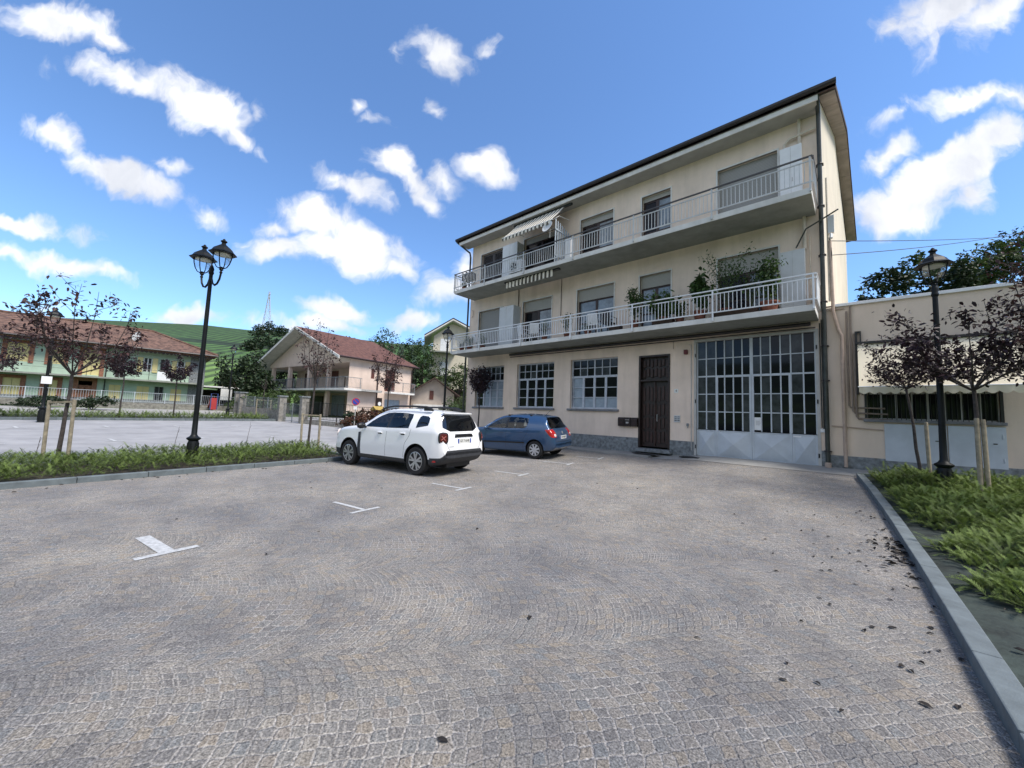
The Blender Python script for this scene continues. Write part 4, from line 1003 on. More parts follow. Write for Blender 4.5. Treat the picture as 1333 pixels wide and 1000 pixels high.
# air conditioner on the upper balcony
def aircon(x, y, z, lab, rz=0.0):
    t = empty('air_conditioner', (x, y, z), lab, 'air conditioner', rz=rz)
    mb = MB(); mb.box(-.4, .4, -.14, .14, .08, .66); mb.build('casing', M['white'], t, local=True, bevel=.015)
    mb = MB(); mb.lathe([(.24, 0), (.24, -.012), (.21, -.02), (.20, -.004)], 24, (-.08, -.142, .37), 'y'); mb.build('grille_ring', M['cab'], t, local=True)
    mb = MB()
    for k in range(5):
        a_ = 2 * PI * k / 5; mb.add([(-.08, -.150, .37), (-.08 + .19 * math.cos(a_), -.150, .37 + .19 * math.sin(a_)), (-.08 + .19 * math.cos(a_ + .8), -.156, .37 + .19 * math.sin(a_ + .8))], [(0, 1, 2)])
    mb.build('fan', M['plastb'], t, local=True, fix=False)
    mb = MB(); mb.box(-.34, -.28, -.12, .12, 0, .08); mb.box(.28, .34, -.12, .12, 0, .08); mb.build('foot', M['white'], t, local=True)
    return t
aircon(-11.75, 13.05, F2 + .05, 'white air conditioner unit standing on the upper balcony by the tall cabinet')
tag(MB().box(-9.0, -8.72, 12.98, 13.2, F2 + .02, F2 + .95).build('cupboard', M['white'], None, bevel=.01), 'small white cupboard right of the picket screen on the upper balcony', 'cupboard', None)
# ------------------------------------------------------------------ low annex on the right
M['cond'] = mat('conduit_brown', (.24, .19, .155), .6, .15, 6)
A = empty('annex_building', (3.5, FY, .45), 'low pinkish flat roofed annex with a cream awning over a barred window', 'building')
hole = (.2, 2.47, 1.83, 2.55)
mb = MB(); wall_holes(mb, XR + .003, 9.5, .80, 5.02, FY + .004, .2, [hole]); mb.quad((9.5, FY, .2), (9.5, 22, .2), (9.5, 22, 5.02), (9.5, FY, 5.02)); mb.quad((XR, FY + .1, 5.0), (9.5, FY + .1, 5.0), (9.5, 22, 5.0), (0, 22, 5.0))
mb.build('wall', M['annex'], A, fix=False)
mb = MB()
for i in range(9): mb.box(XR + i * 1.12 + .003, XR + (i + 1) * 1.12 - .003, FY - .03, FY + .02, .2, .80)
mb.build('plinth', M['stone'], A)
mb = MB(); mb.box(-.44, 9.56, FY - .06, FY + .12, 5.02, 5.10); mb.build('coping', M['white'], A, bevel=.006)
mb = MB(); mb.box(XR, -.44, FY - .03, FY, 5.03, 5.07); mb.build('flashing', M['gutter'], A)
a, b, c, d = hole; y = FY + .1
mb = MB(); mb.box(a, b, y, y + .04, c, c + .04); mb.box(a, b, y, y + .04, d - .04, d)
n = 8
for i in range(n + 1):
    x = a + (b - a) * i / n; mb.box(max(a, x - .02), min(b, x + .02), y - .002, y + .042, c + .04, d - .04)
wd = mb.build('window', M['gframe'], A)
mb = MB(); mb.quad((a, y + .02, c), (b, y + .02, c), (b, y + .02, d), (a, y + .02, d)); mb.build('pane', M['pane'], wd, fix=False)
mb = MB()
for i in range(26): x = a + .04 + (b - a - .08) * i / 25; mb.tube([(x, FY + .03, c), (x, FY + .03, d)], .008, 6)
mb.box(a - .05, a, FY - .03, FY + .06, c - .02, d + .02); mb.box(b, b + .05, FY - .03, FY + .06, c - .02, d + .02)
mb.build('window_bar', M['black'], wd)
mb = MB(); mb.box(a - .08, b + .08, FY - .09, FY + .1, c - .07, c); mb.build('sill', M['sill'], wd, bevel=.006)
for xa, xb, nm in ((.52, 1.62, 0), (1.64, 2.53, 1)):
    mb = MB(); mb.box(xa, xb, FY - .035, FY - .002, .76, 1.72); o = mb.build('panel_door', M['gate'], A, bevel=.006)
    s = MB()
    for z in (.95, 1.5): s.tube([(xb - .05, FY - .045, z - .05), (xb - .05, FY - .045, z + .05)], .012, 6)
    s.build('hinge', M['gate'], o)
    s = MB(); s.box(xb - .2, xb - .14, FY - .05, FY - .035, 1.32, 1.34); s.build('latch', M['black'], o)
AC = mat('awning_cream', (.80, .72, .55), .85, .04, 1.2)
mb = awning(.05, 2.72, 14.12, 3.88, 13.42, 2.66, .02); ao = mb.build('awning', AC, A, fix=False, smooth=True)
mb = MB(); mb.tube([(.03, 13.42, 2.65), (2.76, 13.42, 2.65)], .018, 8); mb.build('front_bar', M['white'], ao)
mb = MB(); mb.box(.02, 2.78, 14.05, 14.2, 3.88, 3.94); mb.build('cassette', M['black'], ao)
for k, (x, zt_, zb_, xe, r, m_) in enumerate(((-.16, 4.85, 2.2, .25, .022, M['cond']), (-.08, 5.0, 2.05, .3, .022, M['cond']), (-.01, 4.2, 1.9, .36, .026, M['cond']))):
    mb = MB(); mb.tube([(x, 14.16, zt_), (x, 14.16, zb_), (x + .03, 14.16, zb_ - .06), (xe + .3, 14.16, zb_ - .08)], r, 8); mb.build('conduit', m_, A, smooth=True)
mb = MB(); mb.tube([(-.55, 14.17, 1.62), (.5, 14.17, 1.55)], .014, 6); mb.tube([(-.2, 14.17, 4.95), (-.55, 14.17, 4.95)], .014, 6); mb.build('conduit', M['ppipe'], A)
mb = MB(); mb.box(.0, .05, 14.12, 14.2, 2.5, 4.25); mb.box(.10, .13, 14.12, 14.2, 2.5, 4.25); mb.box(.05, .10, 14.12, 14.2, 4.21, 4.25); mb.build('channel', M['wire'], A)

# overhead cables from the corner of the block
def cable(p, q, sag, lab):
    mb = MB(); p = Vector(p); q = Vector(q); n = 24
    mb.tube([p + (q - p) * (i / n) - Vector((0, 0, sag * 4 * (i / n) * (1 - i / n))) for i in range(n + 1)], .012, 5)
    tag(mb.build('overhead_cable', M['wire']), lab, 'cable', 'overhead cables at the corner')
e1 = dep(1340, 300, 20); e2 = dep(1345, 305, 23)
cable((-.45, 14.1, 6.55), e1, .15, 'upper overhead cable running right from the corner of the block to the trees')
cable((-.45, 14.1, 6.98), e2, .12, 'lower overhead cable reaching the corner of the block beside the meter box')

# ------------------------------------------------------------------ street lamps
def lantern(mb_parts, o, s=1.0):
    """four sided lantern standing on point o; returns dict of builders"""
    o = Vector(o)
    cap = mb_parts['lantern_cap']; fr = mb_parts['lantern_frame']; gl = mb_parts['lantern_glass']; df = mb_parts['diffuser']
    k = 4; a0 = PI / 4
    fr.lathe([(.03 * s, 0), (.05 * s, .02 * s), (.035 * s, .05 * s), (.055 * s, .08 * s), (.02 * s, .10 * s)], 10, tuple(o))
    cap.lathe([(.30 * s, .44 * s), (.31 * s, .455 * s), (.245 * s, .50 * s), (.20 * s, .58 * s), (.10 * s, .66 * s), (.05 * s, .70 * s), (.045 * s, .74 * s), (.075 * s, .765 * s), (.07 * s, .79 * s), (.035 * s, .805 * s), (.03 * s, .83 * s), (.01 * s, .85 * s)], 8, tuple(o), 'z', PI / 8)
    df.lathe([(.15 * s, .405 * s), (.17 * s, .415 * s), (.17 * s, .439 * s)], 16, tuple(o))
    for j in range(4):
        a = a0 + j * PI / 2; dx, dy = math.cos(a), math.sin(a)
        fr.tube([o + Vector((dx * r * s, dy * r * s, h * s)) for r, h in ((.03, .05), (.11, .09), (.165, .19), (.20, .32), (.215, .45))], .0125 * s, 6)
    for j in range(4):
        a = a0 + j * PI / 2; b_ = a + PI / 2
        pr = ((.155, .19), (.19, .32), (.205, .438))
        for (r0, h0), (r1, h1) in zip(pr[:-1], pr[1:]):
            gl.quad(*(o + Vector((math.cos(t) * r * s, math.sin(t) * r * s, h * s)) for t, r, h in ((a, r0, h0), (b_, r0, h0), (b_, r1, h1), (a, r1, h1))))
def street_lamp(x, y, H, lab, heads='one', rz=0.0, z=None, s=1.0):
    z = G(x, y) - .03 if z is None else z
    t = empty('street_lamp', (x, y, z), lab, 'street lamp', 'green black lantern street lamps', rz)
    p = MB(); p.lathe([(.15 * s, 0), (.15 * s, .05), (.115 * s, .08), (.115 * s, .58), (.10 * s, .62), (.145 * s, .66), (.15 * s, .69), (.09 * s, .73), (.062 * s, .78), (.056 * s, 1.2), (.048 * s, H * .75), (.042 * s, H)], 16)
    for j in range(8):
        a = j * PI / 4; p.bar((.117 * s * math.cos(a), .117 * s * math.sin(a), .1), (.117 * s * math.cos(a), .117 * s * math.sin(a), .56), .02)
    p.build('post', M['lampcol'], t, smooth=True, local=True)
    if heads == 'one':
        q = MB(); q.lathe([(.045 * s, H - .25), (.06 * s, H - .22), (.06 * s, H - .19), (.05 * s, H - .16), (.062 * s, H - .1), (.05 * s, H - .04), (.03 * s, H)], 12); q.build('collar', M['lampcol'], t, smooth=True, local=True)
        spots = [(0, 0, H - .01)]
    else:
        q = MB(); q.lathe([(.05 * s, H - .02), (.062 * s, H + .02), (.05 * s, H + .06), (.06 * s, H + .12), (.035 * s, H + .2), (.01, H + .25)], 12); q.build('finial', M['lampcol'], t, smooth=True, local=True)
        spots = [(-.46, 0, H + .02), (.46, 0, H + .02)]
        for sg in (-1, 1):
            q = MB(); q.tube([(sg * .04, 0, H - .12), (sg * .11, 0, H - .27), (sg * .22, 0, H - .34), (sg * .33, 0, H - .31), (sg * .42, 0, H - .2), (sg * .455, 0, H - .08), (sg * .46, 0, H + .03)], .024, 8)
            q.lathe([(.02, -.06), (.036, -.04), (.036, -.02), (.02, 0)], 8, (sg * .46, 0, H)); q.build('arm', M['lampcol'], t, smooth=True, local=True)
    for sp in spots:
        parts = {k: MB() for k in ('lantern_frame', 'lantern_cap', 'lantern_glass', 'diffuser')}
        lantern(parts, sp, s)
        fr = parts['lantern_frame'].build('lantern', M['lampcol'], t, smooth=True, local=True)
        c_ = parts['lantern_cap'].build('cap', M['lampcol'], fr, smooth=False, local=True); parts['lantern_glass'].build('glass', M['clear'], fr, local=True, fix=False); parts['diffuser'].build('diffuser', M['milk'], fr, local=True)
    return t
lv = math.atan2(.80, .60)
street_lamp(-12.62, 1.96, 5.0, 'dark lamp post with two lanterns standing in the juniper strip on the left', 'two', rz=math.radians(16))
street_lamp(1.28, 11.75, 4.42, 'dark single lantern post in the right bed in front of the annex awning', 'one', rz=math.radians(20), s=.97)
p3 = dep(577, 553, 19.0)
street_lamp(p3.x, p3.y, 5.0, 'dark single lantern post behind the white car at the left corner of the block', 'one', s=1.05)
street_lamp(-27.5, -1.2, 4.5, 'dark lantern post with a white notice behind the leafy purple tree at far left', 'one')
street_lamp(-33.3, 6.9, 4.6, 'distant slim lantern post in front of the dark trees', 'one', s=.9)
# ------------------------------------------------------------------ trees
def leaf_template(kind=0):
    # folded pointed leaf, length 1
    V = np.array([(0, 0, 0), (.3, -.22, .05), (.75, -.17, .02), (1, 0, -.10), (.75, .17, .02), (.3, .22, .05), (.5, 0, -.03)])
    F = np.array([(0, 1, 6), (1, 2, 6), (2, 3, 6), (3, 4, 6), (4, 5, 6), (5, 0, 6)]); S = np.array([.2, .5, .6, .9, .6, .5, .3])
    return V, F, S
def leaf_quad():
    V = np.array([(0, 0, 0), (.5, -.3, .06), (1, 0, -.06), (.5, .3, .06)]); F = np.array([(0, 1, 2), (0, 2, 3)]); S = np.array([.3, .5, .8, .5]); return V, F, S
def leaf_mesh(name, P, size, mtl, parent, seed, droop=.3, tmpl=None, shade=(0, 1), shades=None):
    rg = np.random.default_rng(seed); TV, TF, TS = tmpl or leaf_template(); m = len(P); P = np.asarray(P)
    a = rg.uniform(0, 2 * PI, m); e = rg.normal(-droop, .55, m); ro = rg.uniform(-1.2, 1.2, m); s = rg.uniform(size * .6, size * 1.3, m)
    x, y, z = (TV[None, :, i] * s[:, None] for i in range(3))
    cr, sr = np.cos(ro)[:, None], np.sin(ro)[:, None]; y, z = y * cr - z * sr, y * sr + z * cr
    ce, se = np.cos(e)[:, None], np.sin(e)[:, None]; x, z = x * ce - z * se, x * se + z * ce
    ca, sa = np.cos(a)[:, None], np.sin(a)[:, None]; X, Y = x * ca - y * sa, x * sa + y * ca
    V = np.stack([X + P[:, 0:1], Y + P[:, 1:2], z + P[:, 2:3]], -1).reshape(-1, 3)
    F = (TF[None] + (np.arange(m) * len(TV))[:, None, None]).reshape(-1, 3)
    sh = (rg.uniform(shade[0], shade[1], m) if shades is None else shades)[:, None] * .7 + TS[None] * .3
    return np_mesh(name, V, F, mtl, parent=parent, attr=sh.reshape(-1))
def young_tree(x, y, H, split, crown_r, nleaf, lab, seed, lean=(0, 0), group='young purple leaved trees', mtl='plum', leaf=.075, stakes=(), round_=False, crown_h=None, sparse=1.0, trunk_r=.035, z=None, nl=7, crossbar=True, stake_h=1.55, name='plum_tree'):
    r = random.Random(seed); z = G(x, y) if z is None else z
    t = empty(name, (x, y, z), lab, 'tree', group)
    tr = MB(); top = Vector((lean[0], lean[1], split)); base = Vector((0, 0, -.05))
    tp = [base + (top - base) * k / 5 + Vector((r.uniform(-.015, .015), r.uniform(-.015, .015), 0)) for k in range(6)]
    tr.tube(tp, [trunk_r * (1.25 - .09 * k) for k in range(6)], 8); tr.build('trunk', M['barkp'], t, smooth=True, local=True)
    tw = MB(); leafp = []; ch = crown_h or (H - split)
    for i in range(nl):
        a = 2 * PI * i / nl + r.uniform(-.3, .3); up = r.uniform(.55, 1.0) if i else 1.0
        if round_: rad = crown_r * r.uniform(.5, .9)
        else: rad = crown_r * r.uniform(.55, 1.0) * (1.15 - .55 * up)
        end = top + Vector((rad * math.cos(a) * (1 if i else .2), rad * math.sin(a) * (1 if i else .2), ch * up * (.92 if i else 1)))
        mid = top + (end - top) * .45 + Vector((math.cos(a) * rad * .22, math.sin(a) * rad * .22, -ch * .06))
        pts = [top + (mid - top) * q for q in (0, .5)] + [mid, mid + (end - mid) * .5 + Vector((r.uniform(-.05, .05), r.uniform(-.05, .05), .04)), end]
        tw.tube(pts, [trunk_r * .5, trunk_r * .4, trunk_r * .3, trunk_r * .2, .004], 6)
        nb = 8
        for k in range(nb):
            f = .22 + .78 * k / nb; q = f * 4; j = min(3, int(q)); p = pts[j] + (pts[j + 1] - pts[j]) * (q - j)
            a2 = a + r.uniform(-1.9, 1.9); ln = r.uniform(.18, .42) * crown_r * (1.25 - .6 * f) * (1 if not round_ else .8)
            e = p + Vector((math.cos(a2) * ln, math.sin(a2) * ln, ln * r.uniform(.2, 1.1)))
            m2 = (p + e) / 2 + Vector((0, 0, -.03)); tw.tube([p, m2, e], [.007, .005, .002], 4, cap=False)
            for _ in range(2):
                e2 = m2 + Vector((r.uniform(-1, 1), r.uniform(-1, 1), r.uniform(-.3, 1))).normalized() * ln * .6; tw.tube([m2, e2], [.004, .0015], 3, cap=False)
                leafp.append((m2, e2))
            leafp.append((p, e)); leafp.append((m2, e))
        leafp.append((pts[2], end)); leafp.append((pts[3], end + (end - pts[3]) * .15))
    tw.build('limb', M['barkp'], t, smooth=False, local=True, fix=False)
    P = []
    while len(P) < nleaf:
        a_, b_ = r.choice(leafp); f = r.random() ** .7; p = a_ + (b_ - a_) * f; g = .035 + .03 * (not round_) if not round_ else .09
        P.append((p.x + r.gauss(0, g), p.y + r.gauss(0, g), p.z + r.gauss(0, g)))
    P = np.array(P) + np.array([x, y, z])
    leaf_mesh('crown', P, leaf, M[mtl], t, seed, droop=.35)
    if stakes:
        tops = []
        for k, (dx, dy, hh) in enumerate(stakes):
            zz = G(x + dx, y + dy); mb = MB(); lx, ly = (r.uniform(-.04, .04), r.uniform(-.03, .03))
            mb.lathe([(.035, 0), (.036, .5), (.034, hh - .02), (.028, hh)], 10, (0, 0, 0)); mb.v = [(v[0] + lx * v[2] / hh + x + dx, v[1] + ly * v[2] / hh + y + dy, v[2] + zz - .05) for v in mb.v]
            where = lab.replace('young', '').strip()
            o = mb.build('stake', M['stake'], None, smooth=True); tops.append(Vector((x + dx + lx, y + dy + ly, zz + hh - .1)))
            o['k'] = k; STAKES.append((o, t, k))
            del o['k']
        if len(tops) == 2 and crossbar:
            mb = MB(); mb.bar(tops[0], tops[1], .05, .04); o = mb.build('crossbar', M['stake'], None); CROSS.append((o, t))
    return t
STAKES = []; CROSS = []
r_ = ray(84, 600); side = Vector((CR.x, CR.y, 0)).normalized()
def sd(a, f=0.0): v = side * a + Vector((-.66, .75, 0)) * f; return (v.x, v.y)
def stk(a, h, f=0.0): v = sd(a, f); return (v[0], v[1], h)
T1 = young_tree(-13.4, -.28, 4.15, 2.05, 1.4, 1550, 'wide crowned purple leaved tree between two stakes at the left of the picture', 11, lean=(.06, .06), stakes=(stk(-.33, 1.5), stk(.24, 1.55)), nl=9, leaf=.095)
T2 = young_tree(-14.0, 5.25, 4.55, 2.45, .95, 620, 'thin purple leaved tree between two stakes left of the white car', 12, lean=(.03, .05), stakes=(stk(-.25, 1.35), stk(.35, 1.35)), nl=8, leaf=.085)
p = dep(503, 556, 17.2)
T3 = young_tree(p.x, p.y, 4.7, 2.3, 1.0, 900, 'purple leaved tree behind the windscreen of the white car', 13, nl=8, leaf=.10)
p = dep(622, 566, 19.5)
T4 = young_tree(p.x, p.y, 3.95, 2.5, .85, 1900, 'small round dark tree in front of the left ground window of the block', 14, round_=True, nl=9, leaf=.12, mtl='plumdk')
def gp(px, py): 
    q = ground_at(px, py); return q
q = gp(155, 545.5); T5 = young_tree(q.x, q.y, 4.0, 2.4, .95, 1100, 'small dark round tree on the far strip right of the wide purple tree', 15, round_=True, nl=8, leaf=.14, mtl='plumdk', group='round dark trees on the far strip')
q = gp(225, 546); T6 = young_tree(q.x, q.y, 4.0, 2.35, .95, 1200, 'small dark round tree on the far strip beside the double lamp post', 16, round_=True, nl=8, leaf=.14, mtl='plumdk', group='round dark trees on the far strip')
q = gp(-14, 548); T7 = young_tree(q.x, q.y, 4.3, 2.2, 1.2, 900, 'dark tree cut by the left edge of the picture', 17, round_=True, nl=8, leaf=.13, mtl='plumdk')
q = gp(341, 545); T8 = young_tree(q.x, q.y, 3.4, 2.2, .3, 30, 'almost leafless sapling with two stakes before the grey garden wall', 18, stakes=(stk(-.5, 1.5), stk(.6, 1.5)), nl=4, leaf=.08)
# right bed
T9 = young_tree(1.05, 12.7, 3.4, 2.2, 1.0, 1500, 'sparse purple leaved tree with one stake left of the lantern post', 21, lean=(-.18, 0), stakes=((.12, -.05, 1.5),), nl=8, leaf=.085, mtl='plumdk', trunk_r=.028)
T10 = young_tree(1.72, 11.35, 3.9, 2.15, 1.75, 3300, 'bushy purple leaved tree with two stakes right of the lantern post', 22, lean=(-.06, 0), stakes=((-.05, -.10, 1.68), (.05, -.08, 1.66)), nl=11, leaf=.095, mtl='plumdk', crossbar=False)
T11 = young_tree(2.6, 9.9, 5.0, 2.1, 1.5, 1500, 'purple leaved tree whose branches reach in at the right edge of the picture', 25, nl=10, leaf=.085)
names = {T1: ('leaning stake', 'wide crowned purple tree'), T2: ('stake', 'thin purple tree left of the white car'), T8: ('stake', 'leafless sapling by the grey garden wall'), T9: ('stake', 'sparse purple tree left of the right lantern'), T10: ('stake', 'bushy purple tree right of the right lantern')}
for o, t, k in STAKES:
    n_, w_ = names[t]; n = len([1 for a in STAKES if a[1] == t])
    tag(o, (('left' if k == 0 else 'right') + ' wooden stake of the ' if n == 2 else 'single wooden stake of the ') + w_, 'stake', 'wooden tree stakes')
for o, t in CROSS: tag(o, 'wooden crossbar joining the two stakes of the ' + names[t][1], 'crossbar', 'wooden tree stakes')

# background trees: trunk with limbs, crown of leaf clumps gathered in uneven lobes
def crown_points(r, lobes, n):
    P = []; Sh = []; tot = sum(l[1] ** 2 for l in lobes)
    for (c, rad, sq) in lobes:
        k = int(n * rad ** 2 / tot); sub = [(Vector((r.gauss(0, 1), r.gauss(0, 1), r.gauss(0, 1))).normalized() * rad * r.uniform(.55, 1.0), rad * r.uniform(.16, .34), r.random()) for _ in range(26)]
        for _ in range(k):
            s_, sr, sh = r.choice(sub); v = Vector((r.gauss(0, 1), r.gauss(0, 1), r.gauss(0, 1))).normalized() * sr * r.random() ** .4
            p = s_ + v; p.z *= sq; P.append(tuple(Vector(c) + p)); Sh.append(min(1, max(0, .25 + .5 * sh + r.gauss(0, .15))))
    return P, Sh
def big_tree(x, y, z, H, W, seed, lab, mtl='leafd', n=2600, leaf=.28, cat='tree', group=None, trunk_h=.28, name='tree', shape='round', nlobe=9):
    r = random.Random(seed); t = empty(name, (x, y, z), lab, cat, group)
    tr = MB(); tr.tube([(0, 0, -.3), (r.uniform(-.1, .1), 0, H * .3), (r.uniform(-.2, .2), r.uniform(-.2, .2), H * .62)], [H * .028, H * .02, H * .008], 8)
    for k in range(5):
        a = k * 1.26 + r.random(); h0 = H * r.uniform(.22, .45); tr.tube([(0, 0, h0), (math.cos(a) * W * .2, math.sin(a) * W * .2, h0 + H * .12), (math.cos(a) * W * .34, math.sin(a) * W * .34, h0 + H * .28)], [H * .012, H * .008, H * .003], 6)
    tr.build('trunk', M['bark'], t, smooth=True, local=True)
    lobes = []
    for k in range(nlobe):
        a = 2 * PI * k / nlobe * 2.4 + r.random(); f = (k + .5) / nlobe
        if shape == 'cone': hh = H * (.14 + .8 * f); rr_ = W * .5 * (1 - f) * .7; rad = W * .24 * (1.1 - f * .8)
        elif shape == 'column': hh = H * (.2 + .7 * f); rr_ = W * .12; rad = W * .36 * (1 - .35 * abs(f - .4))
        else: rad = W * r.uniform(.17, .26); hb = H * (trunk_h + .1); hh = hb + max(.1, H - rad * .85 - hb) * f ** .9; rr_ = W * .30 * math.sin(PI * min(.95, f * .85 + .15)) * r.uniform(.6, 1.1)
        lobes.append(((math.cos(a) * rr_, math.sin(a) * rr_, hh), rad, r.uniform(.75, 1.05)))
    P, Sh = crown_points(r, lobes, n); P = np.array(P) + np.array([x, y, z])
    leaf_mesh('crown', P, leaf, M[mtl], t, seed, droop=.1, tmpl=leaf_quad(), shades=np.array(Sh))
    return t
def place_big(px, py_top, d, W, seed, lab, zb=None, **kw):
    top = dep(px, py_top, d); zb = G(top.x, top.y) if zb is None else zb
    return big_tree(top.x, top.y, zb, top.z - zb, W, seed, lab, **kw)
gR = 'trees on the slope behind the annex'
for i, (px, pt, d, W, mt_, lab, sh) in enumerate((
    (1150, 342, 27, 4.4, 'leafd', 'dark broadleaved tree rising behind the annex close to the block', 'round'),
    (1185, 325, 30, 5, 'leaf', 'second broadleaved tree from the block behind the annex', 'round'),
    (1222, 338, 26, 4.4, 'leafd', 'low tree behind the lantern of the right lamp post', 'round'),
    (1247, 318, 24, 2.0, 'leafd', 'slim dark columnar tree right of the right lantern', 'column'),
    (1290, 305, 25, 5.0, 'leafm', 'mid green spreading tree above the annex roof', 'round'),
    (1345, 290, 24, 5.0, 'leaf', 'broad tree cut by the right edge above the annex', 'round'),
    (1318, 298, 33, 7.0, 'leafd', 'tall dark tree furthest back above the annex', 'round'),
    (1262, 318, 33, 6.0, 'leafd', 'dark tree between the columnar tree and the spreading tree', 'round'),
    (1400, 310, 26, 6.0, 'leafd', 'dark tree just beyond the right edge of the picture', 'round'))):
    place_big(px, pt, d, W, 100 + i, lab, zb=2.5, mtl=mt_, n=3400, leaf=.26, group=gR, shape=sh)
# ------------------------------------------------------------------ houses across the square
def frame(o, u):          # local frame: along facade u, into the house v
    u = Vector(u).normalized(); v = Vector((-u.y, u.x, 0))
    if v.dot(Vector((-.67, .74, 0))) < 0: v = -v
    o = Vector(o)
    return lambda a, z, d: (o.x + u.x * a + v.x * d, o.y + u.y * a + v.y * d, z)
def fbox(mb, at, a0, a1, z0, z1, d0, d1):
    v = [at(a0, z0, d0), at(a1, z0, d0), at(a1, z0, d1), at(a0, z0, d1), at(a0, z1, d0), at(a1, z1, d0), at(a1, z1, d1), at(a0, z1, d1)]
    mb.add(v, [(0, 3, 2, 1), (4, 5, 6, 7), (0, 1, 5, 4), (1, 2, 6, 5), (2, 3, 7, 6), (3, 0, 4, 7)])
M['mint'] = mat('mint_plaster', (.38, .50, .40), .9, .08, 1.2, streak=.06)
M['yshut'] = stripes_mat('yellow_shutter', (.66, .58, .28), (.50, .43, .19), 2, .09, .75, .7)
M['ygreen'] = mat('yellow_frame', (.62, .55, .27), .7, .05, 4)
M['brickb'] = mat('brick_surround', (.26, .12, .075), .85, .25, 9, bump=.3, bscale=40)
M['tile'] = None
def tile_mat(name, c1, c2, sx=.25):
    m, nt, b = new_mat(name); L = nt.links; tc = N(nt, 'ShaderNodeTexCoord')
    n1 = N(nt, 'ShaderNodeTexNoise', Scale=3.0, Detail=6.0, Roughness=.7); L.new(tc.outputs['Object'], n1.inputs['Vector'])
    n2 = N(nt, 'ShaderNodeTexVoronoi', Scale=4.5); L.new(tc.outputs['Object'], n2.inputs['Vector'])
    r = N(nt, 'ShaderNodeValToRGB'); r.color_ramp.elements[0].position = .3; r.color_ramp.elements[1].position = .72; r.color_ramp.elements[0].color = c4(c1); r.color_ramp.elements[1].color = c4(c2)
    mx = N(nt, 'ShaderNodeMix', data_type='RGBA'); mx.inputs[0].default_value = .35; sc = N(nt, 'ShaderNodeSeparateColor'); L.new(n2.outputs['Color'], sc.inputs[0])
    ad = N(nt, 'ShaderNodeMath', operation='MULTIPLY_ADD'); ad.inputs[1].default_value = .35; L.new(sc.outputs[0], ad.inputs[0]); sb = N(nt, 'ShaderNodeMath', operation='SUBTRACT'); sb.inputs[1].default_value = .17; L.new(n1.outputs['Fac'], sb.inputs[0]); L.new(sb.outputs[0], ad.inputs[2])
    L.new(ad.outputs[0], r.inputs['Fac']); L.new(r.outputs['Color'], b.inputs['Base Color']); b.inputs['Roughness'].default_value = .9
    wv = N(nt, 'ShaderNodeTexWave', Scale=2.2); wv.bands_direction = 'Z'; L.new(tc.outputs['Object'], wv.inputs['Vector'])
    bp = N(nt, 'ShaderNodeBump', Strength=.5, Distance=.05); L.new(n2.outputs['Distance'], bp.inputs['Height']); L.new(bp.outputs['Normal'], b.inputs['Normal'])
    return m
M['tilebrown'] = tile_mat('old_brown_tiles', (.060, .034, .025), (.185, .105, .075))
M['tilered'] = tile_mat('red_tiles', (.075, .032, .025), (.15, .068, .05))

# green house: long two storey facade with hipped roof
v_ = ray(1180, 561); u_ = Vector((v_.x, v_.y, 0)).normalized()          # towards the right end
c0 = dep(262, 524.8, 40.0); GZ = G(c0.x, c0.y) - .25
at = frame((c0.x, c0.y, 0), -u_)                # a grows to the left
LG = 27.0
H_ = empty('green_house', at(10, GZ, 0), 'long mint green house with yellow shutters and a brown hipped roof', 'building')
zs_, ze_ = 3.62, 6.40
def apx(px):        # distance along the facade seen at photo column px
    lo, hi = -5, 40
    for _ in range(40):
        m_ = (lo + hi) / 2; p = Vector(at(m_, 3.5, 0)) - Vector((0, 0, EYE)); x = p.dot(CR) / -p.dot(CB) * 500 + 666.5
        if x > px: lo = m_
        else: hi = m_
    return (lo + hi) / 2
ups = []; grs = []
def colr(l, r_): a_, b_ = apx(r_), apx(l); return min(a_, b_), max(a_, b_)
# (left px, right px, z0, z1, kind)
UPW = [(5, 34, 'y', 4.5, 6.0), (62, 80, 'y', 4.5, 6.0), (106, 128, 'y', 3.75, 6.0), (148, 161, 'd', 3.7, 5.9), (176, 203, 'w', 4.45, 5.75), (206, 218, 'd', 3.7, 5.75), (221, 245, 'w', 4.45, 5.7), (252, 258, 'd', 3.7, 5.6)]
GRW = [(5, 28, 'a', 1.5, 3.1), (60, 76, 'a', 1.5, 3.1), (103, 121, 'g', GZ + .1, 3.2), (143, 158, 's', 1.55, 3.0), (179, 195, 's', 1.55, 3.0), (202, 214, 'o', GZ + .3, 3.05), (223, 237, 's', 1.55, 2.9), (247, 254, 's', 1.55, 2.9)]
holes = []
for l, r2, k, z0, z1 in UPW + GRW:
    a0, a1 = colr(l, r2)
    if k == 'w': q = (a1 - a0) * .28; a0 += q; a1 -= q
    holes.append((a0, a1, z0, z1))
mb = MB(); wall_holes(mb, 0, LG, GZ, ze_, 0, .25, holes, at=lambda x, z, d: at(x, z, d))
mb.quad(at(0, GZ, 0), at(0, ze_, 0), at(0, ze_, 11), at(0, GZ, 11)); mb.quad(at(LG, GZ, 0), at(LG, ze_, 0), at(LG, ze_, 11), at(LG, GZ, 11)); mb.quad(at(0, GZ, 11), at(LG, GZ, 11), at(LG, ze_, 11), at(0, ze_, 11))
mb.build('wall', M['mint'], H_, fix=False)
mb = MB(); fbox(mb, at, -.03, 1.2, GZ, ze_ - .1, -.06, .0); fbox(mb, at, 0.0, LG, GZ, GZ + .9, -.05, -.002) ; mb.build('stone_base', M['stone'], H_)
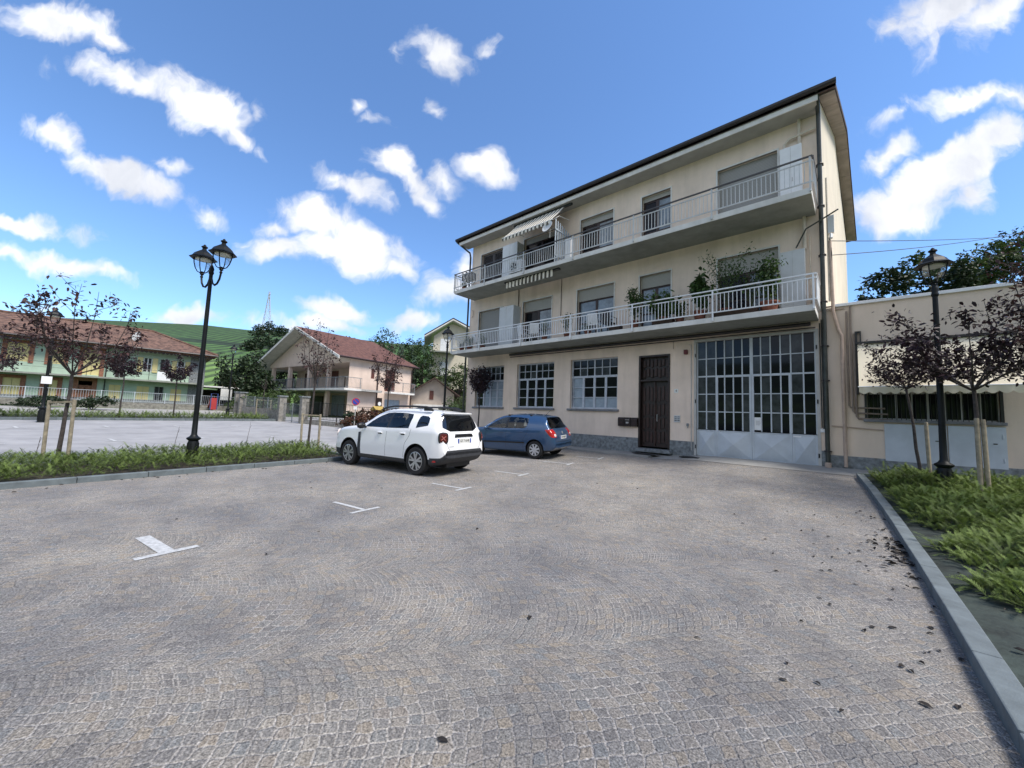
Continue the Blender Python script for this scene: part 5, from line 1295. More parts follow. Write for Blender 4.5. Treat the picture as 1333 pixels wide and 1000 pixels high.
for (a0, a1, z0, z1), (l, r2, k, _, _) in zip(holes, UPW + GRW):
    if k in 'ya':
        f = MB(); fbox(f, at, a0 - .28, a0, z0 - .1, z1 + .25, -.05, .02); fbox(f, at, a1, a1 + .28, z0 - .1, z1 + .25, -.05, .02); fbox(f, at, a0, a1, z1, z1 + .25, -.05, .02)
        o = f.build('window', M['brickb'], H_); s = MB(); m_ = (a0 + a1) / 2; fbox(s, at, a0, m_ - .01, z0, z1, .05, .09); fbox(s, at, m_ + .01, a1, z0, z1, .05, .09); s.build('shutter', M['yshut'], o)
    elif k == 's':
        s = MB(); m_ = (a0 + a1) / 2; fbox(s, at, a0, m_ - .01, z0, z1, .02, .06); fbox(s, at, m_ + .01, a1, z0, z1, .02, .06); s.build('shutter', M['yshut'], H_)
    elif k == 'w':
        f = MB(); m_ = (a0 + a1) / 2
        for x in (a0, m_ - .04, a1 - .08): fbox(f, at, x, x + .08, z0, z1, .1, .16)
        fbox(f, at, a0 + .08, m_ - .04, z0 + (z1 - z0) * .55, z0 + (z1 - z0) * .6, .1, .15); fbox(f, at, m_ + .04, a1 - .08, z0 + (z1 - z0) * .55, z0 + (z1 - z0) * .6, .1, .15)
        o = f.build('window', M['white'], H_); s = MB(); s.quad(at(a0, z0, .17), at(a1, z0, .17), at(a1, z1, .17), at(a0, z1, .17)); s.build('pane', M['pane2'], o, fix=False)
        w_ = (a1 - a0) * .62
        for x0_, x1_ in ((a0 - w_, a0 - .02), (a1 + .02, a1 + w_)): s = MB(); fbox(s, at, x0_, x1_, z0 - .05, z1 + .05, -.07, -.02); s.build('shutter', M['yshut'], H_)
    elif k in 'do':
        s = MB(); s.quad(at(a0, z0, .2), at(a1, z0, .2), at(a1, z1, .2), at(a0, z1, .2)); o = s.build('door', M['pane2'] if k == 'o' else M['dkbrown'], H_, fix=False)
        f = MB(); m_ = (a0 + a1) / 2
        for x in (a0, m_ - .03, a1 - .06): fbox(f, at, x, x + .06, z0, z1, .12, .18)
        f.build('frame', M['stone'], o)
    elif k == 'g':
        f = MB(); fbox(f, at, a0 - .3, a0, z0, z1 + .3, -.05, .02); fbox(f, at, a1, a1 + .3, z0, z1 + .3, -.05, .02); fbox(f, at, a0, a1, z1, z1 + .3, -.05, .02); fbox(f, at, a0, (a0 + a1) / 2 - .02, z0, z1 - .5, .08, .12); fbox(f, at, (a0 + a1) / 2 + .02, a1, z0, z1 - .5, .08, .12); fbox(f, at, a0, a1, z1 - .5, z1 - .4, .06, .14)
        f.build('gate', M['brickb'], H_)
# balcony along the first floor
mb = MB(); fbox(mb, at, .1, LG, zs_ - .14, zs_, -1.0, -.002); bl = mb.build('balcony', M['conc'], H_)
mb = MB()
for k in range(14): mb.tube([at(.2 + k * 2.0, zs_, -.97), at(.2 + k * 2.0, zs_ + .95, -.97)], .02, 5)
mb.tube([at(.1, zs_ + .95, -.97), at(LG, zs_ + .95, -.97)], .022, 6); mb.tube([at(.1, zs_ + .5, -.97), at(LG, zs_ + .5, -.97)], .01, 5); mb.build('railing', M['gpipe'], bl)
mb = MB(); a0, a1 = colr(203, 222); fbox(mb, at, a0, a1, zs_ + .03, zs_ + .85, -1.02, -.985); mb.build('white_sheet', M['white'], bl)
# eaves with scalloped valance board, then the hipped roof
mb = MB(); fbox(mb, at, -.8, LG + .8, ze_ + .02, ze_ + .2, -.85, 0); ev = mb.build('eaves', M['brickb'], H_)
mb = MB(); n = int((LG + 1.4) / .3)
for k in range(n): a0 = -.7 + k * .3; mb.prism([at(a0 + .02, ze_ + .02, -.83), at(a0 + .28, ze_ + .02, -.83), at(a0 + .28, ze_ - .12, -.83), at(a0 + .15, ze_ - .2, -.83), at(a0 + .02, ze_ - .12, -.83)], Vector(at(0, 0, .03)) - Vector(at(0, 0, 0)))
mb.build('valance_board', M['brown'], ev)
rz_ = 9.15; e0, e1 = -.9, LG + .9; d0, d1 = -.95, 12; rm = 5.5; ra, rb = 4.2, LG - 4.2
mb = MB(); P = [at(e0, ze_ + .2, d0), at(e1, ze_ + .2, d0), at(e1, ze_ + .2, d1), at(e0, ze_ + .2, d1), at(ra, rz_, rm), at(rb, rz_, rm)]
mb.add(P, [(0, 1, 5, 4), (1, 2, 5), (2, 3, 4, 5), (3, 0, 4), (0, 3, 2, 1)]); rf = mb.build('roof', M['tilebrown'], H_)
mb = MB(); mb.tube([at(ra, rz_ + .03, rm), at(rb, rz_ + .03, rm)], .12, 8); mb.tube([at(e0, ze_ + .25, d0), at(ra, rz_ + .03, rm)], .11, 8); mb.build('ridge_tile', M['tilebrown'], rf)
mb = MB(); mb.tube([at(e0, ze_ + .15, d0 - .08), at(e1, ze_ + .15, d0 - .08)], .09, 8); mb.build('gutter', M['gutter'], rf)
mb = MB(); a_ = apx(137); mb.tube([at(a_, ze_, -.3), at(a_, GZ + .3, -.08)], .05, 6); a_ = apx(64.5); mb.tube([at(a_, ze_, -.08), at(a_, GZ + .3, -.08)], .05, 6); mb.build('downpipe', M['gpipe'], H_)
a_ = apx(172); dish(at(a_, 7.9, 1.4), .5, (.55, -.8, .35), 'pale satellite dish on the tiled roof', parent=H_)
# annexed shed at the right end with a small white car port
mb = MB(); fbox(mb, at, -3.6, -.1, 3.35, 3.5, .5, 5); fbox(mb, at, -3.5, -3.3, GZ, 3.35, .6, .8); fbox(mb, at, -2.6, -1.6, GZ + 1.2, 3.35, .55, .6)
q = MB(); fbox(q, at, -3.4, -.2, GZ, 3.2, 4.6, 4.7); o = tag(mb.build('carport', M['white']), 'small white flat roofed carport at the right end of the green house', 'carport'); q.build('back_wall', M['dkbrown'], o)
cp = dep(272, 531, 36.5); bz = G(cp.x, cp.y) + .1
t = empty('garden_slide', (cp.x, cp.y, bz), 'red plastic garden slide beside the carport', 'slide'); mb = MB(); mb.prism([(-.9, 0, 0), (.1, 0, 1.1), (.5, 0, 1.1), (.5, 0, 0), (.3, 0, 0), (.1, 0, .6)], (0, .5, 0)); mb.build('chute', mat('red_plastic', (.42, .05, .05), .4, .1, 3), t, local=True); mb = MB(); mb.tube([(.5, .0, 0), (.5, .0, 1.5), (.5, .5, 1.5), (.5, .5, 0)], .04, 6); mb.build('ladder', mat('blue_plastic', (.05, .09, .25), .4, .1, 3), t, local=True)
# low railing fence on a stone base in front of the green house
def fence_run(p, q, h0, h1, lab, base_m, bar_m, post=2.0, step=.14, group=None, cat='fence', zlev=None, wth=.2):
    p = Vector(p); q = Vector(q); L_ = (q - p).length; d = (q - p).normalized(); nn = Vector((-d.y, d.x, 0))
    t = empty('garden_fence', (p.x, p.y, G(p.x, p.y)), lab, cat, group); n = max(1, round(L_ / post)); bs = MB(); rl = MB(); ps = MB()
    zf = zlev or (lambda x, y: G(x, y))
    for i in range(n):
        a = p + d * (L_ * i / n); b = p + d * (L_ * (i + 1) / n); za, zb = zf(a.x, a.y), zf(b.x, b.y)
        if h0 > 0: bs.obox((a.x - nn.x * wth / 2, a.y - nn.y * wth / 2, min(za, zb) - .15), (b - a), nn * wth, (0, 0, h0 + .15 + abs(za - zb)))
        A_ = Vector((a.x, a.y, za)); B_ = Vector((b.x, b.y, zb)); ps.bar(A_ + Vector((0, 0, h0 * .8)), A_ + Vector((0, 0, h1 + .05)), .05)
        for hh in (h0 + .1, h1): rl.bar(A_ + Vector((0, 0, hh)), B_ + Vector((0, 0, hh)), .03)
        m_ = int((b - a).length / step)
        for k in range(1, m_): c_ = A_ + (B_ - A_) * k / m_; rl.bar(c_ + Vector((0, 0, h0 + .1)), c_ + Vector((0, 0, h1)), .014)
    if h0 > 0: bs.build('base_wall', base_m, t, fix=False)
    rl.build('railing', bar_m, t, fix=False); ps.build('post', bar_m, t, fix=False); return t
f0 = ground_at(-40, 541); f1 = ground_at(292, 540)
M['lstone'] = mat('light_stone', (.24, .228, .205), .85, .3, 5, bump=.3, bscale=30)
u2 = -u_; a_ = Vector(at(-3, 0, -4.2)); b_ = Vector(at(LG, 0, -4.2))
fence_run((a_.x, a_.y, 0), (b_.x, b_.y, 0), .45, 1.35, 'long dark railing on a low stone base before the green house', M['lstone'], M['frameb'], group=None)

# pink house with gable, pillared veranda and red tiled roof
v_ = ray(1010, 554); us = Vector((v_.x, v_.y, 0)).normalized()     # long side runs back along us
cn = dep(451, 532, 36.5); PZ = G(cn.x, cn.y) + .1
ug = Vector((us.y, -us.x, 0))
if ug.dot(CR) > 0: ug = -ug          # gable runs to the left
ats = lambda a, z, d: (cn.x + us.x * a + ug.x * d, cn.y + us.y * a + ug.y * d, z)      # a along side, d into house (left)
LS = 0.0
def apx2(px, z=3.5):
    lo, hi = -6, 60
    for _ in range(40):
        m_ = (lo + hi) / 2; p = Vector(ats(m_, z, 0)) - Vector((0, 0, EYE)); x = p.dot(CR) / -p.dot(CB) * 500 + 666.5
        if x < px: lo = m_
        else: hi = m_
    return (lo + hi) / 2
def dpx(px, z=3.5, a=0.0):
    lo, hi = -6, 40
    for _ in range(40):
        m_ = (lo + hi) / 2; p = Vector(ats(a, z, m_)) - Vector((0, 0, EYE)); x = p.dot(CR) / -p.dot(CB) * 500 + 666.5
        if x > px: lo = m_
        else: hi = m_
    return (lo + hi) / 2
LS = apx2(535); WG = dpx(349); VER = 3.2
PH = empty('pink_house', ats(LS / 2, PZ, WG / 2), 'pink gabled house with pillared veranda and red tiled roof', 'building')
M['pink'] = mat('pink_plaster', (.70, .56, .47), .9, .06, 1.2, streak=.05)
M['redwood'] = mat('russet_shutter', (.11, .035, .025), .6, .15, 5)
zfl, zev = 3.55, 6.45; zrg = zev + (WG / 2) * .42
su = [(apx2(483, 5), apx2(487.5, 5), 4.75, 5.75), (apx2(501, 4.5), apx2(514, 4.5), 3.6, 5.85)]; sg = [(apx2(500, 2), apx2(520, 2), PZ + .2, 2.75)]
mb = MB(); wall_holes(mb, 0, LS, PZ - .4, zev + .05, 0, .2, su + sg, at=ats)
mb.quad(ats(LS, PZ - .4, 0), ats(LS, PZ - .4, WG), ats(LS, zev, WG), ats(LS, zev, 0)); mb.add([ats(LS, zev, 0), ats(LS, zev, WG), ats(LS, zrg, WG / 2)], [(0, 1, 2)])
# recessed gable wall behind the veranda, gable triangle flush with the front
mb.quad(ats(VER, PZ - .4, 0), ats(VER, PZ - .4, WG), ats(VER, zev, WG), ats(VER, zev, 0)); mb.quad(ats(0, PZ - .4, WG), ats(LS, PZ - .4, WG), ats(LS, zev, WG), ats(0, zev, WG)) if False else None
mb.quad(ats(VER, PZ - .4, WG), ats(LS, PZ - .4, WG), ats(LS, zev, WG), ats(VER, zev, WG))
mb.add([ats(0, zev - .35, 0), ats(0, zev - .35, WG), ats(0, zev, WG), ats(0, zrg, WG / 2), ats(0, zev, 0)], [(0, 1, 2, 3, 4)]); mb.quad(ats(0, zev - .35, 0), ats(0, zev - .35, WG), ats(VER, zev - .35, WG), ats(VER, zev - .35, 0))
mb.build('wall', M['pink'], PH, fix=False)
# side wall only from VER: the front 3.2 m of the side are veranda openings, so cover with a corner pier
def sbox(mb, a0, a1, z0, z1, d0, d1): 
    v = [ats(a0, z0, d0), ats(a1, z0, d0), ats(a1, z0, d1), ats(a0, z0, d1), ats(a0, z1, d0), ats(a1, z1, d0), ats(a1, z1, d1), ats(a0, z1, d1)]
    mb.add(v, [(0, 3, 2, 1), (4, 5, 6, 7), (0, 1, 5, 4), (1, 2, 6, 5), (2, 3, 7, 6), (3, 0, 4, 7)])
for d_ in (dpx(352), dpx(373.5), dpx(399), dpx(424)):
    for z0, z1 in ((PZ, zfl - .25), (zfl, zev - .35)):
        q = MB(); sbox(q, .05, .38, z0, z1, d_ - .2, d_ + .2); q.build('pillar', M['pink'], PH)
mb = MB(); sbox(mb, -.95, VER, zfl - .2, zfl, -.9, WG + .6); bl = mb.build('balcony', M['concedge'], PH); mb = MB(); 
def rail_s(mb, a0, d0, a1, d1):
    A_ = Vector(ats(a0, zfl + .02, d0)); B_ = Vector(ats(a1, zfl + .02, d1)); n = int((B_ - A_).length / .13); mb.bar(A_ + Vector((0, 0, 1)), B_ + Vector((0, 0, 1)), .05); mb.bar(A_ + Vector((0, 0, .1)), B_ + Vector((0, 0, .1)), .03)
    for k in range(n + 1): c_ = A_ + (B_ - A_) * k / n; mb.bar(c_, c_ + Vector((0, 0, 1)), .014 if k % 12 else .05)
rail_s(mb, -.9, -.85, -.9, WG + .5); rail_s(mb, -.9, -.85, apx2(464, 4), -.85); mb.build('railing', M['stone'], bl, fix=False)
mb = MB(); a_ = apx2(464, 4); sbox(mb, VER, a_, zfl - .2, zfl, -.9, -.002); mb.build('slab', M['concedge'], bl)
mb = MB(); b0_, b1_ = apx2(501, 4), apx2(532, 4); sbox(mb, b0_, b1_, zfl - .18, zfl, -1.0, -.002); bl = mb.build('balcony', M['concedge'], PH); mb = MB(); rail_s(mb, b0_, -.95, b1_, -.95); mb.build('railing', M['stone'], bl, fix=False)
for i, h in enumerate(su + sg):
    a0, a1, z0, z1 = h; q = MB(); sbox(q, a0, a1, z0, z1, .08, .12)
    q.build('shutter' if i < 2 else 'glazed_door', M['redwood'] if i < 2 else M['frost'], PH)
for l, r2, z0, z1, m_, nm in ((375, 382, zfl, zfl + 2.2, 'redwood', 'shutter'), (397, 401, zfl, zfl + 2.2, 'redwood', 'shutter'), (410, 415, zfl + .9, zfl + 2.2, 'redwood', 'shutter'), (429, 440, zfl, zfl + 2.3, 'redwood', 'shutter'), (432, 448, PZ, PZ + 2.3, 'frost', 'glazed_door'), (383, 396, PZ, PZ + 2.2, 'dkbrown', 'door'), (405, 420, PZ, PZ + 2.2, 'dkbrown', 'door')):
    q = MB(); d0, d1 = dpx(r2, z0 + 1, VER), dpx(l, z0 + 1, VER); sbox(q, VER - .08, VER - .01, z0 + .02, z1, min(d0, d1), max(d0, d1)); q.build(nm, M[m_], PH)
def proof(mb, a0, a1, ov, th):
    zz = lambda d: zev + .12 + (min(d, WG - d)) * .42
    for dd0, dd1 in ((-ov, WG / 2), (WG / 2, WG + ov + 1.0)):
        v = [ats(a, zz(d) + t, d) for t in (0, th) for a, d in ((a0, dd0), (a1, dd0), (a1, dd1), (a0, dd1))]
        mb.add(v, [(0, 3, 2, 1), (4, 5, 6, 7), (0, 1, 5, 4), (1, 2, 6, 5), (2, 3, 7, 6), (3, 0, 4, 7)])
mb = MB(); proof(mb, -1.35, LS + .6, .4, .14); rf = mb.build('roof', M['tilered'], PH)
mb = MB(); proof(mb, -1.44, -1.355, .45, .26); mb.v = [(v[0], v[1], v[2] - .14) for v in mb.v]; mb.build('verge_board', M['concedge'], rf)
mb = MB(); proof(mb, -1.33, LS + .55, .38, .01); mb.v = [(v[0], v[1], v[2] - .03) for v in mb.v]; mb.build('soffit', M['concedge'], rf)
mb = MB(); zz = zev + .12 - .4 * .42; mb.tube([ats(-1.35, zz + .08, -.50), ats(LS + .6, zz + .08, -.50)], .08, 8); mb.build('gutter', M['brown'], rf)
mb = MB(); mb.tube([ats(VER, zz, -.45), ats(VER, zev - .3, -.1), ats(VER, PZ, -.1)], .06, 6); mb.tube([ats(LS - .1, zz, -.45), ats(LS - .1, zev - .3, -.1), ats(LS - .1, PZ, -.1)], .06, 6); mb.build('downpipe', M['brown'], PH)
a_ = apx2(493, 2.4); mb = MB(); sbox(mb, a_ - .3, a_ + .3, 1.9, 2.85, -.12, -.01); o = mb.build('meter_case', M['dkbrown'], PH); mb = MB(); c_ = Vector(ats(a_, 2.25, -.13)); mb.lathe([(.2, 0), (.2, .02), (.02, .021)], 16, (0, 0, 0)); qd = (-ug).to_track_quat('Z', 'Y'); mb.v = [tuple(qd @ Vector(v) + c_) for v in mb.v]; mb.build('dial', M['white'], o)

# garden walls, gate piers and hedge before the pink house
def pier(px, d, hgt, lab, w_=.45):
    p = dep(px, 540, d); z = G(p.x, p.y); t = empty('gate_pier', (p.x, p.y, z), lab, 'pier', 'grey stone gate piers'); mb = MB(); mb.box(-w_ / 2, w_ / 2, -w_ / 2, w_ / 2, -.2, hgt); mb.build('shaft', M['lstone'], t, local=True, bevel=.01); mb = MB(); mb.box(-w_ / 2 - .06, w_ / 2 + .06, -w_ / 2 - .06, w_ / 2 + .06, hgt, hgt + .09); mb.build('cap', M['stone'], t, local=True); return p
pA = pier(308, 32, 1.85, 'leftmost grey stone gate pier, in front of the dark trees'); pB = pier(314, 31.5, 1.85, 'second grey stone gate pier from the left'); pC = pier(366, 27.5, 1.75, 'grey stone gate pier left of the stake pair before the pink house'); pD = pier(395, 26.5, 1.8, 'rightmost grey stone gate pier, behind the thin staked tree')
fence_run((pB.x, pB.y, 0), (pC.x, pC.y, 0), .75, 1.6, 'rail fence on a grey wall between two gate piers left of the pink house', M['lstone'], M['stone'], 2.5, .12)
fence_run((pC.x, pC.y, 0), (pD.x, pD.y, 0), 0, 1.3, 'grey metal garden gate between two stone piers', M['lstone'], M['stone'], 1.5, .1, cat='gate')
pE = dep(462, 541, 24.5)
fence_run((pD.x, pD.y, 0), (pE.x, pE.y, 0), .3, 1.5, 'black railing fence running from the last pier to the hedge', M['lstone'], M['black'], 1.8, .13)
pF = dep(530, 541, 28)
fence_run((pE.x, pE.y, 0), (pF.x, pF.y, 0), .3, 1.4, 'dark fence behind the russet hedge', M['lstone'], M['black'], 1.8, .13)
def bush(px, py_top, d, W, Hh, seed, lab, mtl='leafd', n=1500, leaf=.16, cat='bush', group=None, zb=None, sq=.8, name='bush'):
    r = random.Random(seed); tp = dep(px, py_top, d); zb = G(tp.x, tp.y) if zb is None else zb; Hh = tp.z - zb if Hh is None else Hh
    t = empty(name, (tp.x, tp.y, zb), lab, cat, group); st = MB()
    for k in range(4): a = k * 1.6; st.tube([(0, 0, 0), (math.cos(a) * W * .2, math.sin(a) * W * .2, Hh * .6)], [.03, .01], 5)
    st.build('stem', M['bark'], t, local=True)
    lobes = [((math.cos(k * 1.4) * W * .25, math.sin(k * 1.4) * W * .25, Hh * (.4 + .18 * (k % 3))), W * .26, Hh / W * .9) for k in range(6)]
    P, Sh = crown_points(r, lobes, n); P = np.array(P) + np.array([tp.x, tp.y, zb]); P[:, 2] = np.maximum(P[:, 2], zb + .03)
    leaf_mesh('foliage', P, leaf, M[mtl], t, seed, tmpl=leaf_quad(), shades=np.array(Sh)); return t
bush(30, 529, 27.5, 2.2, None, 41, 'dark rounded shrub left of the far lantern post', 'leafd', leaf=.14) 
bush(52, 514, 26.5, 2.6, None, 42, 'large dark grassy shrub behind the wide purple tree', 'leafd', leaf=.14)
bush(123, 514, 27, 2.4, None, 43, 'dark grassy shrub in front of the brown gate of the green house', 'leafd', leaf=.14)
bush(14, 532, 30, 2.4, None, 50, 'low green shrub before the railing at far left', 'leafm', leaf=.14)
bush(483, 531, 23.0, 3.4, None, 44, 'russet hedge bush in front of the pink house', 'photinia', 2200)
bush(502, 540, 22.5, 2.2, None, 45, 'second russet hedge bush, nearer the white car roof', 'photinia', 1500)
bush(459, 533, 24, 1.5, None, 46, 'small dark green bush behind the no parking sign', 'leafd', 800)
bush(350, 505, 34, 6, None, 47, 'green hedge behind the grey garden wall', 'leafm', 1800, leaf=.2)
bush(330, 510, 34, 4, None, 48, 'left part of the green hedge behind the garden wall', 'leafm', 1200, leaf=.2)
# no parking sign
sp = dep(462, 541, 22.0); t = empty('road_sign', (sp.x, sp.y, G(sp.x, sp.y)), 'round blue no parking sign with red ring over a small white plate', 'road sign')
mb = MB(); mb.tube([(0, 0, 0), (0, 0, 1.95)], .03, 8); mb.build('post', M['gframe'], t, local=True)
fd = Vector((-sp.x, -sp.y, 0)).normalized(); ry = math.atan2(fd.y, fd.x) + PI / 2
mb = MB(); mb.lathe([(.21, -.05), (.21, -.07)], 24, (0, 0, 1.75), 'y'); o = mb.build('disc', mat('sign_red', (.45, .03, .03), .4, .05, 4), t, local=True); o.rotation_euler = (0, 0, ry)
mb = MB(); mb.lathe([(.165, -.07), (.165, -.075)], 24, (0, 0, 1.75), 'y'); q = mb.build('disc_face', mat('sign_blue', (.02, .06, .38), .4, .05, 4), o, local=True)
mb = MB(); mb.obox((-.13, -.08, 1.87), (.24, 0, -.24), (.03, 0, .03), (0, .004, 0)); mb.build('slash', bpy.data.materials['sign_red'], o, local=True)
mb = MB(); mb.box(-.09, .09, -.07, -.05, 1.3, 1.48); q = mb.build('sub_plate', M['white'], t, local=True); q.rotation_euler = (0, 0, ry)
# white notice on the far left lamp post
p = Vector((-27.5, -1.2, 0)); d = Vector((-p.x, -p.y, 0)).normalized(); mb = MB(); o_ = p + d * .08; sd_ = Vector((-d.y, d.x, 0)); z = G(p.x, p.y)
mb.obox(o_ - sd_ * .16 + Vector((0, 0, z + 1.75)), sd_ * .32, d * .02, (0, 0, .34)); tag(mb.build('notice_board', M['white']), 'small white notice fixed to the far left lantern post', 'notice')
# yellow and white garden things by the pink house
p = dep(492, 528, 26); mb = MB(); mb.box(p.x - .35, p.x + .35, p.y - .3, p.y + .3, G(p.x, p.y), G(p.x, p.y) + 1.25); mb.prism([(p.x - .45, p.y - .35, G(p.x, p.y) + 1.25), (p.x + .45, p.y - .35, G(p.x, p.y) + 1.25), (p.x, p.y - .35, G(p.x, p.y) + 1.5)], (0, .7, 0)); tag(mb.build('play_house', mat('yellow_plastic', (.52, .36, .08), .5, .1, 3)), 'small yellow playhouse beside the pink house behind the hedge', 'playhouse')

# garage cottage behind the pink house with a small gable
v_ = Vector((us.x, us.y, 0)); g0 = dep(560, 540, 44); gz = G(g0.x, g0.y) + .3
COTT = empty('cottage', (g0.x, g0.y, gz), 'small pale cottage with brown gabled roof behind the white car', 'building')
gu = Vector((CR.x, CR.y, 0)).normalized() * .97 + us * .25; gu.normalize(); atc = frame((g0.x, g0.y, 0), gu)
wz = dep(560, 512, 44).z; rz2 = dep(565, 493, 44).z
mb = MB(); mb.add([atc(-2.4, gz - 1, 0), atc(2.6, gz - 1, 0), atc(2.6, wz, 0), atc(.3, rz2, 0), atc(-2.4, wz, 0)], [(0, 1, 2, 3, 4)]); mb.quad(atc(-2.4, gz - 1, 0), atc(-2.4, gz - 1, 8), atc(-2.4, wz, 8), atc(-2.4, wz, 0)); mb.quad(atc(2.6, gz - 1, 0), atc(2.6, gz - 1, 8), atc(2.6, wz, 8), atc(2.6, wz, 0)); mb.build('wall', mat('cottage_plaster', (.50, .42, .35), .9, .08, 2), COTT, fix=False)
mb = MB()
sl_ = (rz2 - wz) / 2.5
for s0, s1, za, zb in ((-3.3, .3, rz2 - 3.6 * sl_, rz2), (.3, 3.5, rz2, rz2 - 3.2 * sl_)):
    mb.add([atc(s0, za + .12, -.8), atc(s1, zb + .12, -.8), atc(s1, zb + .12, 8.5), atc(s0, za + .12, 8.5), atc(s0, za + .0, -.8), atc(s1, zb + .0, -.8), atc(s1, zb + .0, 8.5), atc(s0, za + .0, 8.5)], [(0, 1, 2, 3), (4, 7, 6, 5), (0, 4, 5, 1), (3, 2, 6, 7), (0, 3, 7, 4), (1, 5, 6, 2)])
# side lean-to roof reaching towards the pink house
lw = Vector(atc(-3.0, 0, 1)); mb.add([atc(-7.0, wz + .5, -.6), atc(-2.6, wz - .1, -.6), atc(-2.0, wz + 1.2, 5), atc(-7.5, wz + 2.0, 5)], [(0, 1, 2, 3)])
mb.build('roof', M['brown'] if False else mat('cottage_roof', (.075, .045, .035), .9, .3, 6), COTT, fix=False)
mb = MB(); fbox(mb, atc, -2.0, 2.2, gz - 1, gz + 1.5, -.05, -.01); mb.build('garage_door', M['concedge'], COTT); mb = MB(); fbox(mb, atc, -.2, .25, wz - .7, wz + .3, -.06, -.01); mb.build('window', M['redwood'], COTT)
mb = MB(); fbox(mb, atc, -7.0, -2.5, gz - 1, wz + .3, .3, .5); mb.build('side_wall', M['dkbrown'], COTT)

# tall cream house up the slope behind the block
d_ = 62.0; h0 = dep(563, 470, d_); hz = dep(563, 500, d_).z
HC = empty('cream_house', (h0.x, h0.y, hz), 'tall cream house with balconies on the slope left of the block', 'building')
fu = (Vector((CR.x, CR.y, 0)).normalized()); atk = frame((h0.x, h0.y, 0), (fu * .95 + us * .31).normalized())
zt_ = dep(563, 432, d_).z; zp = dep(593, 417, d_).z; M['creamw'] = mat('cream_house_wall', (.56, .51, .41), .9, .06, 1.5)
mb = MB(); mb.add([atk(0, hz - 2, 0), atk(9.5, hz - 2, 0), atk(9.5, zt_ - .4, 0), atk(2.9, zp - .3, 0), atk(0, zt_ - .6, 0)], [(0, 1, 2, 3, 4)]); mb.quad(atk(0, hz - 2, 0), atk(0, hz - 2, 9), atk(0, zt_ - .6, 9), atk(0, zt_ - .6, 0)); mb.build('wall', M['creamw'], HC, fix=False)
mb = MB()
for s0, s1, za, zb in ((-1.5, 2.9, zt_ - 1.1, zp), (2.9, 11, zp, zt_ - 1.6)): mb.add([atk(s0, za, -1.2), atk(s1, zb, -1.2), atk(s1, zb, 9.5), atk(s0, za, 9.5), atk(s0, za + .2, -1.2), atk(s1, zb + .2, -1.2), atk(s1, zb + .2, 9.5), atk(s0, za + .2, 9.5)], [(0, 1, 2, 3), (4, 7, 6, 5), (0, 4, 5, 1), (3, 2, 6, 7), (0, 3, 7, 4), (1, 5, 6, 2)])
rf_ = mb.build('roof', M['concedge'], HC, fix=False)
mb.v = [(v[0], v[1], v[2] + .22) for v in mb.v]; mb.build('tiles', M['gutter'], rf_, fix=False)
for zpix in (458, 489):
    z = dep(575, zpix, d_).z; mb = MB(); fbox(mb, atk, -.5, 3.6, z - .2, z, -1.4, -.01); bl = mb.build('balcony', M['conc'], HC)
    mb = MB(); mb.bar(atk(-.5, z + 1, -1.35), atk(3.6, z + 1, -1.35), .05)
    for k in range(22): mb.bar(atk(-.45 + k * .19, z, -1.35), atk(-.45 + k * .19, z + 1, -1.35), .025)
    mb.build('railing', M['concedge'], bl, fix=False)
    mb = MB(); fbox(mb, atk, 1.1, 2.5, z + .02, z + 2.2, -.04, -.01); mb.build('shutter', M['railw'], HC)
    mb = MB(); fbox(mb, atk, 5.6, 7.0, z - .6, z + .8, -.04, -.01) ; mb.build('shutter', M['railw'], HC)
